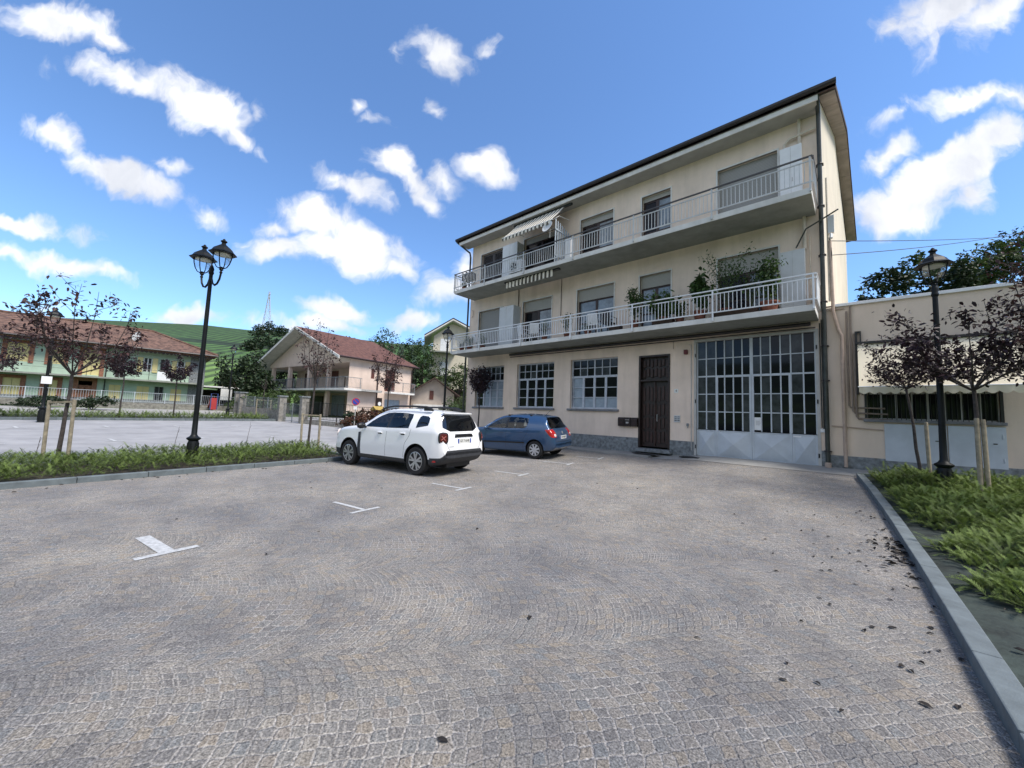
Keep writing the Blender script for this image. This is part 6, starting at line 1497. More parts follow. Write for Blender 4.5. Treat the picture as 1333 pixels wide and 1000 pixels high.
# dark red vaulted window band and terrace walls below it
# terraced garden and slopes behind the houses: hill terrain
# ------------------------------------------------------------------ vineyard hill
def hill_mat():
    m, nt, b = new_mat('vineyard_hill'); L = nt.links; tc = N(nt, 'ShaderNodeTexCoord')
    n1 = N(nt, 'ShaderNodeTexNoise', Scale=.018, Detail=4.0); L.new(tc.outputs['Object'], n1.inputs['Vector'])
    n2 = N(nt, 'ShaderNodeTexNoise', Scale=.35, Detail=6.0, Roughness=.7); L.new(tc.outputs['Object'], n2.inputs['Vector'])
    wv = N(nt, 'ShaderNodeTexWave', Scale=.11, Distortion=1.5); wv.inputs['Detail'].default_value = 1.5; wv.bands_direction = 'DIAGONAL'; L.new(tc.outputs['Object'], wv.inputs['Vector'])
    at_ = N(nt, 'ShaderNodeAttribute', attribute_name='shade')
    r = N(nt, 'ShaderNodeValToRGB'); r.color_ramp.interpolation = 'LINEAR'
    e = r.color_ramp.elements; e[0].position = .0; e[0].color = (0.090, 0.162, 0.039, 1); e[1].position = 1; e[1].color = (0.030, 0.069, 0.018, 1)
    for p, c in ((.30, (0.098, 0.162, 0.044)), (.36, (0.045, 0.093, 0.024)), (.56, (0.045, 0.101, 0.024)), (.58, (0.012, 0.029, 0.009)), (.63, (0.014, 0.032, 0.010)), (.65, (0.037, 0.084, 0.023))): q = e.new(p); q.color = c4(c)
    L.new(at_.outputs['Fac'], r.inputs['Fac'])
    r2 = N(nt, 'ShaderNodeValToRGB'); L.new(wv.outputs['Fac'], r2.inputs['Fac']); r2.color_ramp.elements[0].color = (.4, .4, .4, 1); r2.color_ramp.elements[1].color = (1.3, 1.3, 1.15, 1); r2.color_ramp.elements[0].position = .25; r2.color_ramp.elements[1].position = .7
    r3 = N(nt, 'ShaderNodeMapRange'); r3.inputs['From Min'].default_value = .3; r3.inputs['From Max'].default_value = .7; r3.inputs['To Min'].default_value = .6; r3.inputs['To Max'].default_value = 1.35; L.new(n2.outputs['Fac'], r3.inputs['Value'])
    m1 = N(nt, 'ShaderNodeMix', data_type='RGBA', blend_type='MULTIPLY'); m1.inputs[0].default_value = .9; L.new(r.outputs['Color'], m1.inputs[6]); L.new(r2.outputs['Color'], m1.inputs[7])
    vs = N(nt, 'ShaderNodeVectorMath', operation='SCALE'); L.new(m1.outputs[2], vs.inputs[0]); L.new(r3.outputs[0], vs.inputs['Scale'])
    L.new(vs.outputs[0], b.inputs['Base Color']); b.inputs['Roughness'].default_value = .95
    return m
# ridge heights by direction: (photo column, ridge row, distance of ridge)
RG = [(-500, 330, 230), (-250, 380, 230), (-60, 408, 230), (60, 411, 225), (170, 417, 225), (250, 421, 225), (320, 429, 215), (360, 430, 190), (420, 436, 170), (500, 446, 150), (600, 452, 140), (700, 450, 140), (820, 440, 130), (950, 420, 120), (1050, 410, 110), (1150, 400, 70), (1250, 378, 60), (1350, 362, 60), (1500, 330, 60), (1800, 300, 60)]
V = []; F = []; S = []; cols_ = 170; rows_ = 40
def az_of(px): v = ray(px, 540); return math.atan2(v.x, v.y)
RA = [(az_of(px),) + ((lambda p: (p.z, math.hypot(p.x, p.y)))(dep(px, py, d))) for px, py, d in RG]
RA += [(math.radians(a), z, d) for a, z, d in ((125, 22, 80), (160, 20, 110), (200, 22, 120), (235, 24, 150))]; RA.append((RA[0][0] + 2 * PI, RA[0][1], RA[0][2]))  # unseen ridge behind the camera, added to darken the window reflections
for i in range(cols_ + 1):
    a = RA[0][0] + (RA[-1][0] - RA[0][0]) * i / cols_
    for (a0, z0, d0), (a1, z1, d1) in zip(RA[:-1], RA[1:]):
        if a0 <= a <= a1 + 1e-6: f = (a - a0) / (a1 - a0); zr_ = z0 + (z1 - z0) * f; dr_ = d0 + (d1 - d0) * f; break
    near = 64 if dr_ > 100 else 36
    for j in range(rows_ + 1):
        t = j / rows_; rr_ = near + (dr_ - near) * t if t <= .85 else None
        s_ = t / .85
        if s_ <= 1:
            rr_ = near + (dr_ - near) * s_; base = 1.4; h = base + (zr_ - base) * (s_ ** 1.15) 
            h += .02 * zr_ * math.sin(s_ * 9 + a * 14) * s_ * (1 - s_) * 2
            if .40 < s_ < .47 and dr_ > 120: h += zr_ * .012
        else: q = (s_ - 1) / .176; rr_ = dr_ + 60 * q; h = zr_ - 6 * q * q
        V.append((rr_ * math.sin(a), rr_ * math.cos(a), h)); S.append(min(1, s_) if dr_ > 100 else .35)
for i in range(cols_):
    for j in range(rows_): k = i * (rows_ + 1) + j; F.append((k, k + 1, k + rows_ + 2, k + rows_ + 1))
np_mesh('hills', V, F, hill_mat(), attr=S, kind='structure', smooth=True)
def hill_z(x, y):
    a = math.atan2(x, y); rr_ = math.hypot(x, y)
    for (a0, z0, d0), (a1, z1, d1) in zip(RA[:-1], RA[1:]):
        if a0 <= a <= a1:
            f = (a - a0) / (a1 - a0); zr_ = z0 + (z1 - z0) * f; dr_ = d0 + (d1 - d0) * f; near = 64 if dr_ > 100 else 36
            s_ = (rr_ - near) / (dr_ - near)
            if s_ <= 0: return G(x, y)
            return 1.4 + (zr_ - 1.4) * min(1, s_) ** 1.15
    return G(x, y)
# trees between and behind the houses
gT = 'trees behind the houses'
for i, (px, pt, d, W, mt_, lab, sh, zb) in enumerate((
    (322, 457, 40, 6.5, 'leafd', 'big dark tree between the green house and the pink house', 'round', None),
    (346, 452, 52, 6.0, 'leafd', 'dark tree behind the left eaves of the pink house', 'round', None),
    (300, 480, 44, 4.0, 'leafd', 'low dark tree left of the big dark tree', 'round', None),
    (372, 470, 50, 5.0, 'leafd', 'dark tree seen through the veranda of the pink house', 'round', None),
    (341, 486, 38, 4.5, 'leafd', 'dark tree left of the veranda pillars', 'round', None),
    (505, 424, 66, 9.0, 'leaf', 'tall broad tree rising over the roof of the pink house', 'round', 2.5),
    (486, 436, 70, 8.0, 'leafd', 'dark tree at the left of the clump over the pink roof', 'round', 2.5),
    (535, 436, 64, 9.0, 'leafd', 'dark tree above the right end of the pink roof', 'round', 2.5),
    (553, 442, 60, 8.0, 'leaf', 'broad tree left of the tall cream house', 'round', 2.5),
    (572, 428, 75, 7.0, 'leafd', 'dark tree reaching above the eaves of the tall cream house', 'round', 3),
    (455, 436, 90, 8.0, 'leafd', 'distant tree above the ridge of the pink roof', 'round', 6),
    (600, 470, 50, 7.0, 'leafm', 'green tree between cottage and block', 'round', 1.6) ,
    (540, 470, 58, 7.0, 'leafd', 'dark tree just behind the right gutter of the pink house', 'round', 2.0))):
    place_big(px, pt, d, W, 200 + i, lab, zb=zb, mtl=mt_, n=2600 if d < 80 else 1500, leaf=.30 if d < 80 else .5, group=gT, shape=sh)
for i, (px, pt, d, W, lab) in enumerate(((352, 417, 185, 9, 'dark rounded tree beside the pylon on the hilltop'), (338, 421, 180, 10, 'dark tree left of the pylon tree on the hilltop'), (366, 424, 178, 10, 'dark hilltop tree right of the pylon'), (378, 432, 160, 9, 'dark hillside tree above the gable of the pink house'), (345, 436, 150, 11, 'hillside bush below the hilltop trees'), (328, 441, 140, 9, 'hillside tree above the big dark tree'), (362, 440, 135, 9, 'hillside tree left of the pink gable'), (400, 440, 160, 9, 'tree on the skyline just behind the pink gable'), (425, 441, 150, 9, 'second skyline tree behind the pink roof'))):
    tp = dep(px, pt, d); zb = hill_z(tp.x, tp.y) - 1; hh = max(5, tp.z - zb)
    big_tree(tp.x, tp.y, tp.z - hh, hh, W, 300 + i, lab, mtl='leafd', n=900, leaf=.8, group='trees on the hill', trunk_h=.1)
# scattered vines poles / pylon
tp = dep(351, 380, 200); zb = hill_z(tp.x, tp.y) - 1; py = empty('pylon', (tp.x, tp.y, zb), 'slender lattice power pylon on the hilltop', 'pylon'); hh = tp.z - zb
mb = MB(); w0, w1 = 2.0, .25
lev = [0, .2, .38, .54, .68, .8, .9, 1.0]
def cor(t): w_ = w0 + (w1 - w0) * min(1, t * 1.1); return [Vector((sx * w_, sy * w_, hh * t)) for sx, sy in ((-1, -1), (1, -1), (1, 1), (-1, 1))]
for t0, t1 in zip(lev[:-1], lev[1:]):
    A_, B_ = cor(t0), cor(t1)
    for k in range(4): mb.bar(A_[k], B_[k], .16); mb.bar(A_[k], B_[(k + 1) % 4], .09); mb.bar(B_[k], B_[(k + 1) % 4], .09)
mb.build('tower', M['gframe'], py, local=True, fix=False); mb = MB()
for t0 in (.84, .92): mb.bar((-2.2, 0, hh * t0), (2.2, 0, hh * t0), .14)
mb.build('crossarm', M['gframe'], py, local=True, fix=False)
# terraced slope walls seen between the pink house and the block
p = dep(590, 500, 52); q = dep(612, 500, 50)
mb = MB(); d = (q - p); d.z = 0; z = dep(595, 514, 52).z; mb.obox((p.x - d.x, p.y - d.y, z - 2), d * 4, (-.2, .3, 0), (0, 0, 2.6)); tag(mb.build('retaining_wall', M['lstone']), 'pale retaining wall behind the cottage beside the block', 'wall')
for i, (px, pt, d_, W) in enumerate(((588, 520, 34, 3), (601, 524, 31, 2.5), (580, 530, 30, 2.2), (596, 512, 42, 4))):
    bush(px, pt, d_, W, None, 60 + i, ('green garden bush behind the far lantern, the one nearest the cottage', 'green garden bush close to the left corner of the block', 'low bush just above the roof of the white car', 'hedge at the foot of the retaining wall')[i], 'leafm', 1200, group='bushes beside the block')
a_ = ground_at(568, 556); b_ = Vector((-17.2, 16.2, 0)); a_ = dep(572, 540, 27)
fence_run((a_.x, a_.y, 0), (b_.x, b_.y, 0), .2, 1.6, 'dark green railing fence at the left corner of the block', M['lstone'], M['gpipe'], 1.8, .12)
# ------------------------------------------------------------------ cars
def curve(pts):
    xs = np.array([p[0] for p in pts], float); ys = np.array([p[1] for p in pts], float)
    d = np.diff(ys) / np.diff(xs); m = np.zeros(len(xs)); m[0] = d[0]; m[-1] = d[-1]
    for i in range(1, len(xs) - 1): m[i] = 0 if d[i - 1] * d[i] <= 0 else 2 * d[i - 1] * d[i] / (d[i - 1] + d[i])
    def f(x):
        x = min(max(x, xs[0]), xs[-1]); i = int(min(len(xs) - 2, np.searchsorted(xs, x, side='right') - 1)); h = xs[i + 1] - xs[i]; t = (x - xs[i]) / h
        return float((2 * t ** 3 - 3 * t * t + 1) * ys[i] + (t ** 3 - 2 * t * t + t) * h * m[i] + (-2 * t ** 3 + 3 * t * t) * ys[i + 1] + (t ** 3 - t * t) * h * m[i + 1])
    return f
def chaikin(P, n=2):
    for _ in range(n):
        Q = [P[0]]
        for a, b in zip(P[:-1], P[1:]): Q.append((a[0] * .75 + b[0] * .25, a[1] * .75 + b[1] * .25)); Q.append((a[0] * .25 + b[0] * .75, a[1] * .25 + b[1] * .75))
        Q.append(P[-1]); P = Q
    return P
def inpoly(x, y, P):
    c = False; j = len(P) - 1
    for i in range(len(P)):
        if (P[i][1] > y) != (P[j][1] > y) and x < (P[j][0] - P[i][0]) * (y - P[i][1]) / (P[j][1] - P[i][1]) + P[i][0]: c = not c
        j = i
    return c
def make_body(S):
    L_ = S['L']; top, bot, wid, belt, wrf, wbf = (curve(S[k]) for k in ('top', 'bot', 'wid', 'belt', 'wr', 'wb'))
    u = np.linspace(0, 1, 110); xs = L_ * (.5 - .5 * np.cos(PI * u)) * .55 + L_ * u * .45
    rings = []
    for x in xs:
        zt, zb, W = top(x), bot(x), wid(x); B_ = min(belt(x), zt - .05); wb_, wr_ = W * wbf(x), min(W * .97, wrf(x))
        zm = zb + (B_ - zb) * .5
        P = [(0, zb), (W * .80, zb), (W * .955, zb + .04), (W * .99, zb + .16), (W, zm), (W * (.4 + .6 * wbf(x)) + .0, zb + (B_ - zb) * .82), (wb_, B_), (wb_ * .52 + wr_ * .48 + .012, (B_ + zt) / 2), (wr_, zt - min(.085, (zt - B_) * .45)), (wr_ - .09, zt - .018), (wr_ * .5, zt + .004), (0, zt + .012)]
        half = chaikin(P, 2); ring = [(x, -y, z) for y, z in half] + [(x, y, z) for y, z in half[-2:0:-1]]
        rings.append(ring)
    n = len(rings[0]); V = [p for r in rings for p in r]; F = []
    for i in range(len(rings) - 1):
        for j in range(n): F.append((i * n + j, i * n + (j + 1) % n, (i + 1) * n + (j + 1) % n, (i + 1) * n + j))
    F.append(tuple(range(n))); F.append(tuple((len(rings) - 1) * n + j for j in range(n - 1, -1, -1)))
    me = bpy.data.meshes.new('tmp'); me.from_pydata(V, [], F); b = bmesh.new(); b.from_mesh(me); bmesh.ops.recalc_face_normals(b, faces=b.faces); b.to_mesh(me); b.free()
    for _ in range(2): me.materials.append(M['plastb'])
    me.polygons.foreach_set('material_index', [0] * len(me.polygons))
    o = bpy.data.objects.new('tmp', me); COL.objects.link(o); cut = []
    for ax in S['axles']:
        for sg in (-1, 1):
            q = MB(); q.lathe([(S['arch'], 0), (S['arch'], .6)], 56, (ax, sg * (S['W'] - .30) + (0 if sg > 0 else -.6), S['wr_'] + S.get('archdz', .02)), 'y'); c = q.build('tmpc', [M['plastb'], M['plastb']]); c.data.polygons.foreach_set('material_index', [1] * len(c.data.polygons)); cut.append(c)
            m = o.modifiers.new('b', 'BOOLEAN'); m.object = c; m.operation = 'DIFFERENCE'; m.solver = 'EXACT'
    me2 = bpy.data.meshes.new_from_object(o.evaluated_get(bpy.context.evaluated_depsgraph_get()))
    for c in cut + [o]: bpy.data.objects.remove(c)
    b = bmesh.new(); b.from_mesh(me2)
    # cut panel outlines into the shell, then sort faces into parts
    def cutpoly(P, view, test):
        k = len(P)
        for i in range(k):
            p, q = P[i], P[(i + 1) % k]; dx, dz = q[0] - p[0], q[1] - p[1]
            fs = [f for f in b.faces if f.material_index == 0 and test(f.calc_center_median(), f.normal)]
            geom = list({v for f in fs for v in f.verts}) + list({e for f in fs for e in f.edges}) + fs
            co_, no = ((p[0], 0, p[1]), (-dz, 0, dx)) if view == 'side' else ((0, p[0], p[1]), (0, -dz, dx))
            bmesh.ops.bisect_plane(b, geom=geom, dist=1e-5, plane_co=co_, plane_no=Vector(no).normalized())
    for (P, view, test, idx) in S['panels']:
        cutpoly(P, view, test)
    for f in b.faces:
        if f.material_index == 1: continue
        c = f.calc_center_median()
        for (P, view, test, idx) in S['panels']:
            if test(c, f.normal) and inpoly(c.x if view == 'side' else c.y, c.z, P): f.material_index = idx; break
    b.normal_update(); return b
def split_parts(b, root, names, mats_):
    objs = {}
    for idx, (nm, m_) in enumerate(zip(names, mats_)):
        fs = [f for f in b.faces if f.material_index == idx]
        if not fs or idx == 1: continue
        grp = [0, 1] if idx == 0 else [idx]
        c = b.copy(); bmesh.ops.delete(c, geom=[f for f in c.faces if f.material_index not in grp], context='FACES')
        for f in c.faces: f.material_index = 1 if f.material_index == 1 else 0; f.smooth = True
        me = bpy.data.meshes.new(nm); c.to_mesh(me); c.free(); me.materials.append(m_)
        if idx == 0: me.materials.append(M['plastb'])
        try: me.set_sharp_from_angle(angle=math.radians(35))
        except Exception: pass
        o = bpy.data.objects.new(nm, me); COL.objects.link(o); o.parent = root; objs[idx] = o
    return objs
def wheel(root, x, y, r, wdt, side, style):
    o = Vector((x, y, r)); t = MB(); h = wdt / 2
    t.lathe([(r * .64, -h * .9), (r * .80, -h), (r * .93, -h * .97), (r * .985, -h * .75), (r, -h * .4), (r, h * .4), (r * .985, h * .75), (r * .93, h * .97), (r * .80, h), (r * .64, h * .9)], 40, tuple(o), 'y')
    ty = t.build('wheel', M['rubber'], root, local=True, smooth=True)
    d = MB(); yo = side * h * .62; d.lathe([(r * .66, yo - side * .001), (r * .64, yo - side * .012), (.02, yo - side * .03)], 32, tuple(o), 'y'); d.build('spoke_backing', M['plastb'], ty, local=True, smooth=True)  # black backing, its colour standing in for shade between the spokes
    rm = MB(); R_ = r * .665; yf = y + side * (h * .86)
    rm.lathe([(R_, side * h * .92), (R_ * .95, side * h * .95), (R_ * .90, side * h * .80), (R_ * .93, side * h * .70)], 40, tuple(o), 'y', cap=False)
    rm.lathe([(R_ * .20, side * (h * .70)), (R_ * .20, side * (h * .86)), (R_ * .13, side * (h * .92))], 20, tuple(o), 'y')
    ns = 5 if style == 'alloy' else 8
    for k in range(ns):
        a = 2 * PI * k / ns + .3
        if style == 'alloy':
            for s_ in (-1, 1):
                a1 = a + s_ * .16; a2 = a + s_ * .20
                p0 = Vector((x + R_ * .16 * math.cos(a1), y + side * h * .80, r + R_ * .16 * math.sin(a1))); pm = Vector((x + R_ * .6 * math.cos(a2), y + side * h * .86, r + R_ * .6 * math.sin(a2))); p1 = Vector((x + R_ * .93 * math.cos(a + s_ * .24), y + side * h * .84, r + R_ * .93 * math.sin(a + s_ * .24)))
                rm.bar(p0, pm, .040, .03, up=(0, 1, 0)); rm.bar(pm, p1, .044, .032, up=(0, 1, 0))
        else:
            p0 = Vector((x + R_ * .15 * math.cos(a), y + side * h * .82, r + R_ * .15 * math.sin(a))); p1 = Vector((x + R_ * .93 * math.cos(a), y + side * h * .80, r + R_ * .93 * math.sin(a))); rm.bar(p0, p1, .058, .02, up=(0, 1, 0))
    rm.build('rim', M['alu'] if style == 'alloy' else M['hub'], ty, local=True, fix=True)
def car_finish(S, root, b):
    bv = BVHTree.FromBMesh(b)
    def surf(x, z, side): 
        h = bv.ray_cast(Vector((x, side * 2, z)), Vector((0, -side, 0))); return h[0] if h[0] else Vector((x, side * S['W'], z))
    def rsurf(y, z):
        h = bv.ray_cast(Vector((6, y, z)), Vector((-1, 0, 0))); return h[0] if h[0] else Vector((S['L'], y, z))
    def line(pts, w_, m_, name, side, lift=.0015, view='side'):
        q = MB(); pp = []
        for (a, c), (a2, c2) in zip(pts[:-1], pts[1:]):
            for k in range(8): pp.append((a + (a2 - a) * k / 8, c + (c2 - c) * k / 8))
        pp.append(pts[-1]); vs = []
        for i, p in enumerate(pp):
            a_, b_ = pp[max(0, i - 1)], pp[min(len(pp) - 1, i + 1)]; dx, dz = b_[0] - a_[0], b_[1] - a_[1]; l_ = math.hypot(dx, dz) or 1; nx, nz = -dz / l_ * w_ / 2, dx / l_ * w_ / 2
            for s_ in (-1, 1):
                if view == 'side': v = surf(p[0] + s_ * nx, p[1] + s_ * nz, side); v = Vector((v.x, v.y + side * lift, v.z))
                else: v = rsurf(p[0] + s_ * nx, p[1] + s_ * nz); v = Vector((v.x + lift, v.y, v.z))
                vs.append(tuple(v))
        q.add(vs, [(2 * i, 2 * i + 2, 2 * i + 3, 2 * i + 1) for i in range(len(pp) - 1)]); return q.build(name, m_, root, local=True, fix=False)
    return surf, rsurf, line
def place_car(root, P0, yaw):
    # local x runs from nose to tail
    fwdv = Vector((math.cos(yaw), math.sin(yaw), 0)); lf = Vector((-fwdv.y, fwdv.x, 0)); P0 = Vector(P0)
    pts = []
    for ax in (.84, 3.4):
        for s_ in (-.75, .75): q = P0 + fwdv * ax + lf * s_; pts.append(Vector((q.x, q.y, G(q.x, q.y))))
    c = sum(pts, Vector()) / 4; ex = ((pts[2] + pts[3]) - (pts[0] + pts[1])).normalized(); ey = ((pts[1] + pts[3]) - (pts[0] + pts[2])).normalized(); ez = ex.cross(ey).normalized(); ey = ez.cross(ex)
    o = c - ex * ((.84 + 3.4) / 2); m = Matrix.Identity(4)
    for i in range(3): m[i][0] = ex[i]; m[i][1] = ey[i]; m[i][2] = ez[i]; m[i][3] = o[i]
    root.matrix_world = m; root.location = o; root.rotation_euler = m.to_euler()
side_up = lambda c, n: abs(c.y) > .30 and abs(n.y) > .3
def seats(root, rows, zc, W, m_='seat'):
    for x in rows:
        for s_ in (-.36, .36):
            q = MB(); q.prism([(x, s_ - .24, zc - .15), (x - .12, s_ - .24, zc - .15), (x + .02, s_ - .22, zc + .42), (x + .12, s_ - .20, zc + .42)], (0, .46, 0)); o = q.build('seat', M[m_], root, local=True, bevel=.03)
            q = MB(); q.box(x + .06, x + .15, s_ - .13, s_ + .13, zc + .46, zc + .66); q.box(x + .09, x + .11, s_ - .06, s_ - .045, zc + .40, zc + .47); q.box(x + .09, x + .11, s_ + .045, s_ + .06, zc + .40, zc + .47); q.build('headrest', M[m_], o, local=True, bevel=.025)

YAW = math.atan2(.165, .986)
# --- white SUV
D = dict(L=4.34, W=.90, wr_=.345, arch=.41, axles=(.84, 3.513),
  top=[(0, .66), (.02, .86), (.07, .97), (.2, 1.04), (.5, 1.09), (.95, 1.135), (1.18, 1.16), (1.40, 1.315), (1.66, 1.475), (1.92, 1.575), (2.25, 1.625), (2.8, 1.635), (3.4, 1.615), (3.85, 1.58), (4.03, 1.545), (4.10, 1.45), (4.19, 1.19), (4.235, 1.06), (4.28, .98), (4.315, .85), (4.34, .62)],
  bot=[(0, .42), (.06, .28), (.3, .23), (3.8, .23), (4.15, .30), (4.34, .45)],
  wid=[(0, .62), (.05, .74), (.2, .845), (.5, .885), (.9, .90), (2.2, .892), (3.5, .902), (3.95, .885), (4.2, .84), (4.3, .79), (4.34, .74)],
  belt=[(0, .80), (.5, 1.0), (1.2, 1.07), (2.4, 1.09), (3.5, 1.12), (4.0, 1.12), (4.34, 1.0)],
  wr=[(0, .5), (.2, .66), (.6, .76), (1.15, .76), (1.5, .66), (1.95, .585), (3.0, .58), (3.9, .575), (4.1, .60), (4.34, .66)],
  wb=[(0, .95), (.6, .955), (1.3, .955), (2.5, .952), (3.6, .95), (4.34, .97)])
sideB = lambda c, n: abs(c.y) > .45 and c.z > 1.02 and abs(n.y) > .35
rearW = lambda c, n: c.x > 3.95 and n.x > .25
frontW = lambda c, n: c.x < 2.1 and n.x < -.25 and c.z > 1.1
low = lambda c, n: abs(c.y) > .5 and c.z < 1.05
rlow = lambda c, n: c.x > 3.95 and c.z < .75
flow = lambda c, n: c.x < .5 and c.z < .75
D['panels'] = [
  ([(1.47, 1.105), (1.66, 1.27), (1.90, 1.42), (2.12, 1.495), (2.33, 1.515), (2.33, 1.11)], 'side', sideB, 2),
  ([(2.42, 1.11), (2.42, 1.515), (2.8, 1.515), (3.12, 1.49), (3.17, 1.40), (3.17, 1.13)], 'side', sideB, 2),
  ([(3.42, 1.15), (3.41, 1.43), (3.45, 1.465), (3.66, 1.45), (3.76, 1.40), (3.80, 1.30), (3.80, 1.22)], 'side', sideB, 4),
  ([(2.33, 1.11), (2.33, 1.515), (2.42, 1.515), (2.42, 1.11)], 'side', sideB, 3),
  ([(-.58, 1.50), (.58, 1.50), (.66, 1.24), (.66, 1.18), (.45, 1.09), (-.45, 1.09), (-.66, 1.18), (-.66, 1.24)], 'rear', rearW, 4),
  ([(-.66, 1.19), (.66, 1.19), (.56, 1.555), (-.56, 1.555)], 'rear', frontW, 2),
  ([(-.95, .2), (.95, .2), (.95, .44), (.80, .47), (.66, .64), (-.66, .64), (-.80, .47), (-.95, .44)], 'rear', rlow, 5),
  ([(-.95, .2), (.95, .2), (.95, .44), (.5, .50), (-.5, .50), (-.95, .44)], 'rear', flow, 5),
  ([(1.15, .15), (3.25, .15), (3.25, .37), (1.15, .37)], 'side', low, 5), ([(3.80, .15), (4.5, .15), (4.5, .42), (3.80, .42)], 'side', low, 5), ([(-.1, .15), (.6, .15), (.6, .40), (-.1, .40)], 'side', low, 5),
  ([(1.215, .37), (1.37, .37), (1.35, .62), (1.33, .96), (1.22, .94), (1.235, .72)], 'side', low, 5)]
b = make_body(D)
WC = empty('parked_car', (0, 0, 0), 'white compact SUV with black roof rails parked nose to the juniper strip', 'car', 'cars parked in the marked bays')
P_ = split_parts(b, WC, ['body', '', 'window', 'pillar_trim', 'window', 'bumper_cladding'], [M['wpaint'], None, M['carglass'], M['plastb'], M['tinted'], M['plast']])
P_[2]['label'] = 'clear front and side car windows'; P_[4]['label'] = 'dark tinted rear windows'
surf, rsurf, line = car_finish(D, WC, b)
for s_ in (-1, 1):
    for ax in D['axles']: wheel(WC, ax, s_ * .79, .345, .215, s_, 'alloy')
    for pts in ([(1.36, .37), (1.35, .7), (1.37, 1.08)], [(2.37, .38), (2.375, 1.10)], [(3.27, 1.12), (3.24, .95), (3.10, .75), (3.06, .40)]): line(pts, .008, M['plastb'], 'door_seam', s_)
    for x, z in ((2.12, .965), (3.0, .985)):
        h = surf(x, z, s_); q = MB(); q.box(x - .09, x + .09, min(h.y, h.y + s_ * .035), max(h.y, h.y + s_ * .035), z, z + .028); q.build('handle', M['wpaint'], WC, local=True, bevel=.008)
        q = MB(); q.box(x - .07, x + .07, min(h.y - s_ * .01, h.y + s_ * .004), max(h.y - s_ * .01, h.y + s_ * .004), z - .03, z - .002); q.build('handle_recess', M['plastb'], WC, local=True)
    # roof rail
    q = MB(); q.tube([(1.80, s_ * .55, 1.575), (1.95, s_ * .565, 1.64), (2.3, s_ * .57, 1.685), (3.0, s_ * .57, 1.695), (3.5, s_ * .565, 1.68), (3.62, s_ * .56, 1.645), (3.72, s_ * .555, 1.60)], [.018, .024, .024, .024, .028, .04, .03], 8)
    q.box(3.42, 3.66, s_ * .56 - .02, s_ * .56 + .02, 1.585, 1.67); q.build('roof_rail', M['plastb'], WC, local=True, smooth=True)
    # mirror
    q = MB(); q.lathe([(.02, -.11), (.07, -.10), (.085, -.04), (.085, .04), (.06, .10), (.01, .12)], 12, (0, 0, 0)); q.v = [(v[0] * .8 + 1.50, v[2] * 1.0 * s_ + s_ * 1.0, v[1] * .95 + 1.13) for v in q.v]; o = q.build('mirror', M['plastb'], WC, local=True, smooth=True)
    q = MB(); q.bar((1.50, s_ * .84, 1.09), (1.50, s_ * .92, 1.11), .05); q.build('mirror_arm', M['plastb'], o, local=True)
    # tail lamp: rounded square lens on the corner
    for rr_, dd_, m_, nm, sc in ((.135, .03, 'plastb', 'tail_light', 1), (.105, .045, 'reddk', 'lens', 1)):
        q = MB(); nn_ = 28; vs = []; base = rsurf(s_ * .70, .94); ax_ = Vector((.80, s_ * .60, .06)).normalized(); tu = Vector((0, 0, 1)).cross(ax_).normalized(); tv = ax_.cross(tu); ctr = base + Vector((-.035, s_ * .025, 0))
        for dist, f in ((0, 1), (dd_, 1), (dd_ + .012, .9)):
            for k in range(nn_):
                a = 2 * PI * k / nn_; cx, cy = math.cos(a), math.sin(a); e_ = .62; px_ = math.copysign(abs(cx) ** e_, cx) * rr_ * .92 * f; py_ = math.copysign(abs(cy) ** e_, cy) * rr_ * 1.05 * f; vs.append(ctr + tu * px_ + tv * py_ + ax_ * dist)
        q.add(vs, [(i * nn_ + k, i * nn_ + (k + 1) % nn_, (i + 1) * nn_ + (k + 1) % nn_, (i + 1) * nn_ + k) for i in range(2) for k in range(nn_)] + [tuple(2 * nn_ + k for k in range(nn_))])
        if nm == 'tail_light': tl = q.build(nm, M[m_], WC, local=True, smooth=True)
        else: q.build(nm, M[m_], tl, local=True, smooth=True)
    q = MB(); c2 = ctr + ax_ * .062
    for ang in (0, PI / 2): d1 = tu * math.cos(ang + .7) + tv * math.sin(ang + .7); q.bar(c2 - d1 * .07, c2 + d1 * .07, .018, .012, up=tuple(ax_))
    q.build('lens_light', M['pinklens'], tl, local=True)
    h = surf(4.1, .42, s_); q = MB(); q.box(3.96, 4.14, min(h.y, h.y + s_ * .006), max(h.y, h.y + s_ * .006), .36, .40); q.build('reflector', M['red'], WC, local=True)
    q = MB(); h = bv_ = surf(.24, .86, s_); q.lathe([(.12, 0), (.12, .03), (.09, .05)], 16, (0, 0, 0)); dq = Vector((-.85, s_ * .5, .1)).normalized().to_track_quat('Z', 'Y'); q.v = [tuple(dq @ Vector(v) + Vector((.13, s_ * .70, .86))) for v in q.v]; q.build('headlight', M['lens'], WC, local=True, smooth=True)
q = MB(); x = max(rsurf(0, .96).x, rsurf(.3, .96).x); q.prism([(x - .05, -.36, .955), (x - .05, .36, .955), (x - .05, .30, 1.03), (x - .05, -.30, 1.03)], (.075, 0, 0)); q.build('number_plate_garnish', M['plastb'], WC, local=True, bevel=.01)
x = rsurf(0, .86).x + .012; q = MB(); q.box(x - .04, x, -.26, .26, .80, .915); pl = q.build('licence_plate', M['plate'], WC, local=True)
q = MB(); q.box(x, x + .002, -.26, -.215, .802, .913); q.box(x, x + .002, .215, .26, .802, .913); q.build('plate_band', M['plateblue'], pl, local=True)
t = text_mesh('GE 716VB', .088, (0, 0, 0), (PI / 2, 0, PI / 2), M['ink'], 'lettering', None); t.parent = pl; t.location = (x + .002, 0, .857)
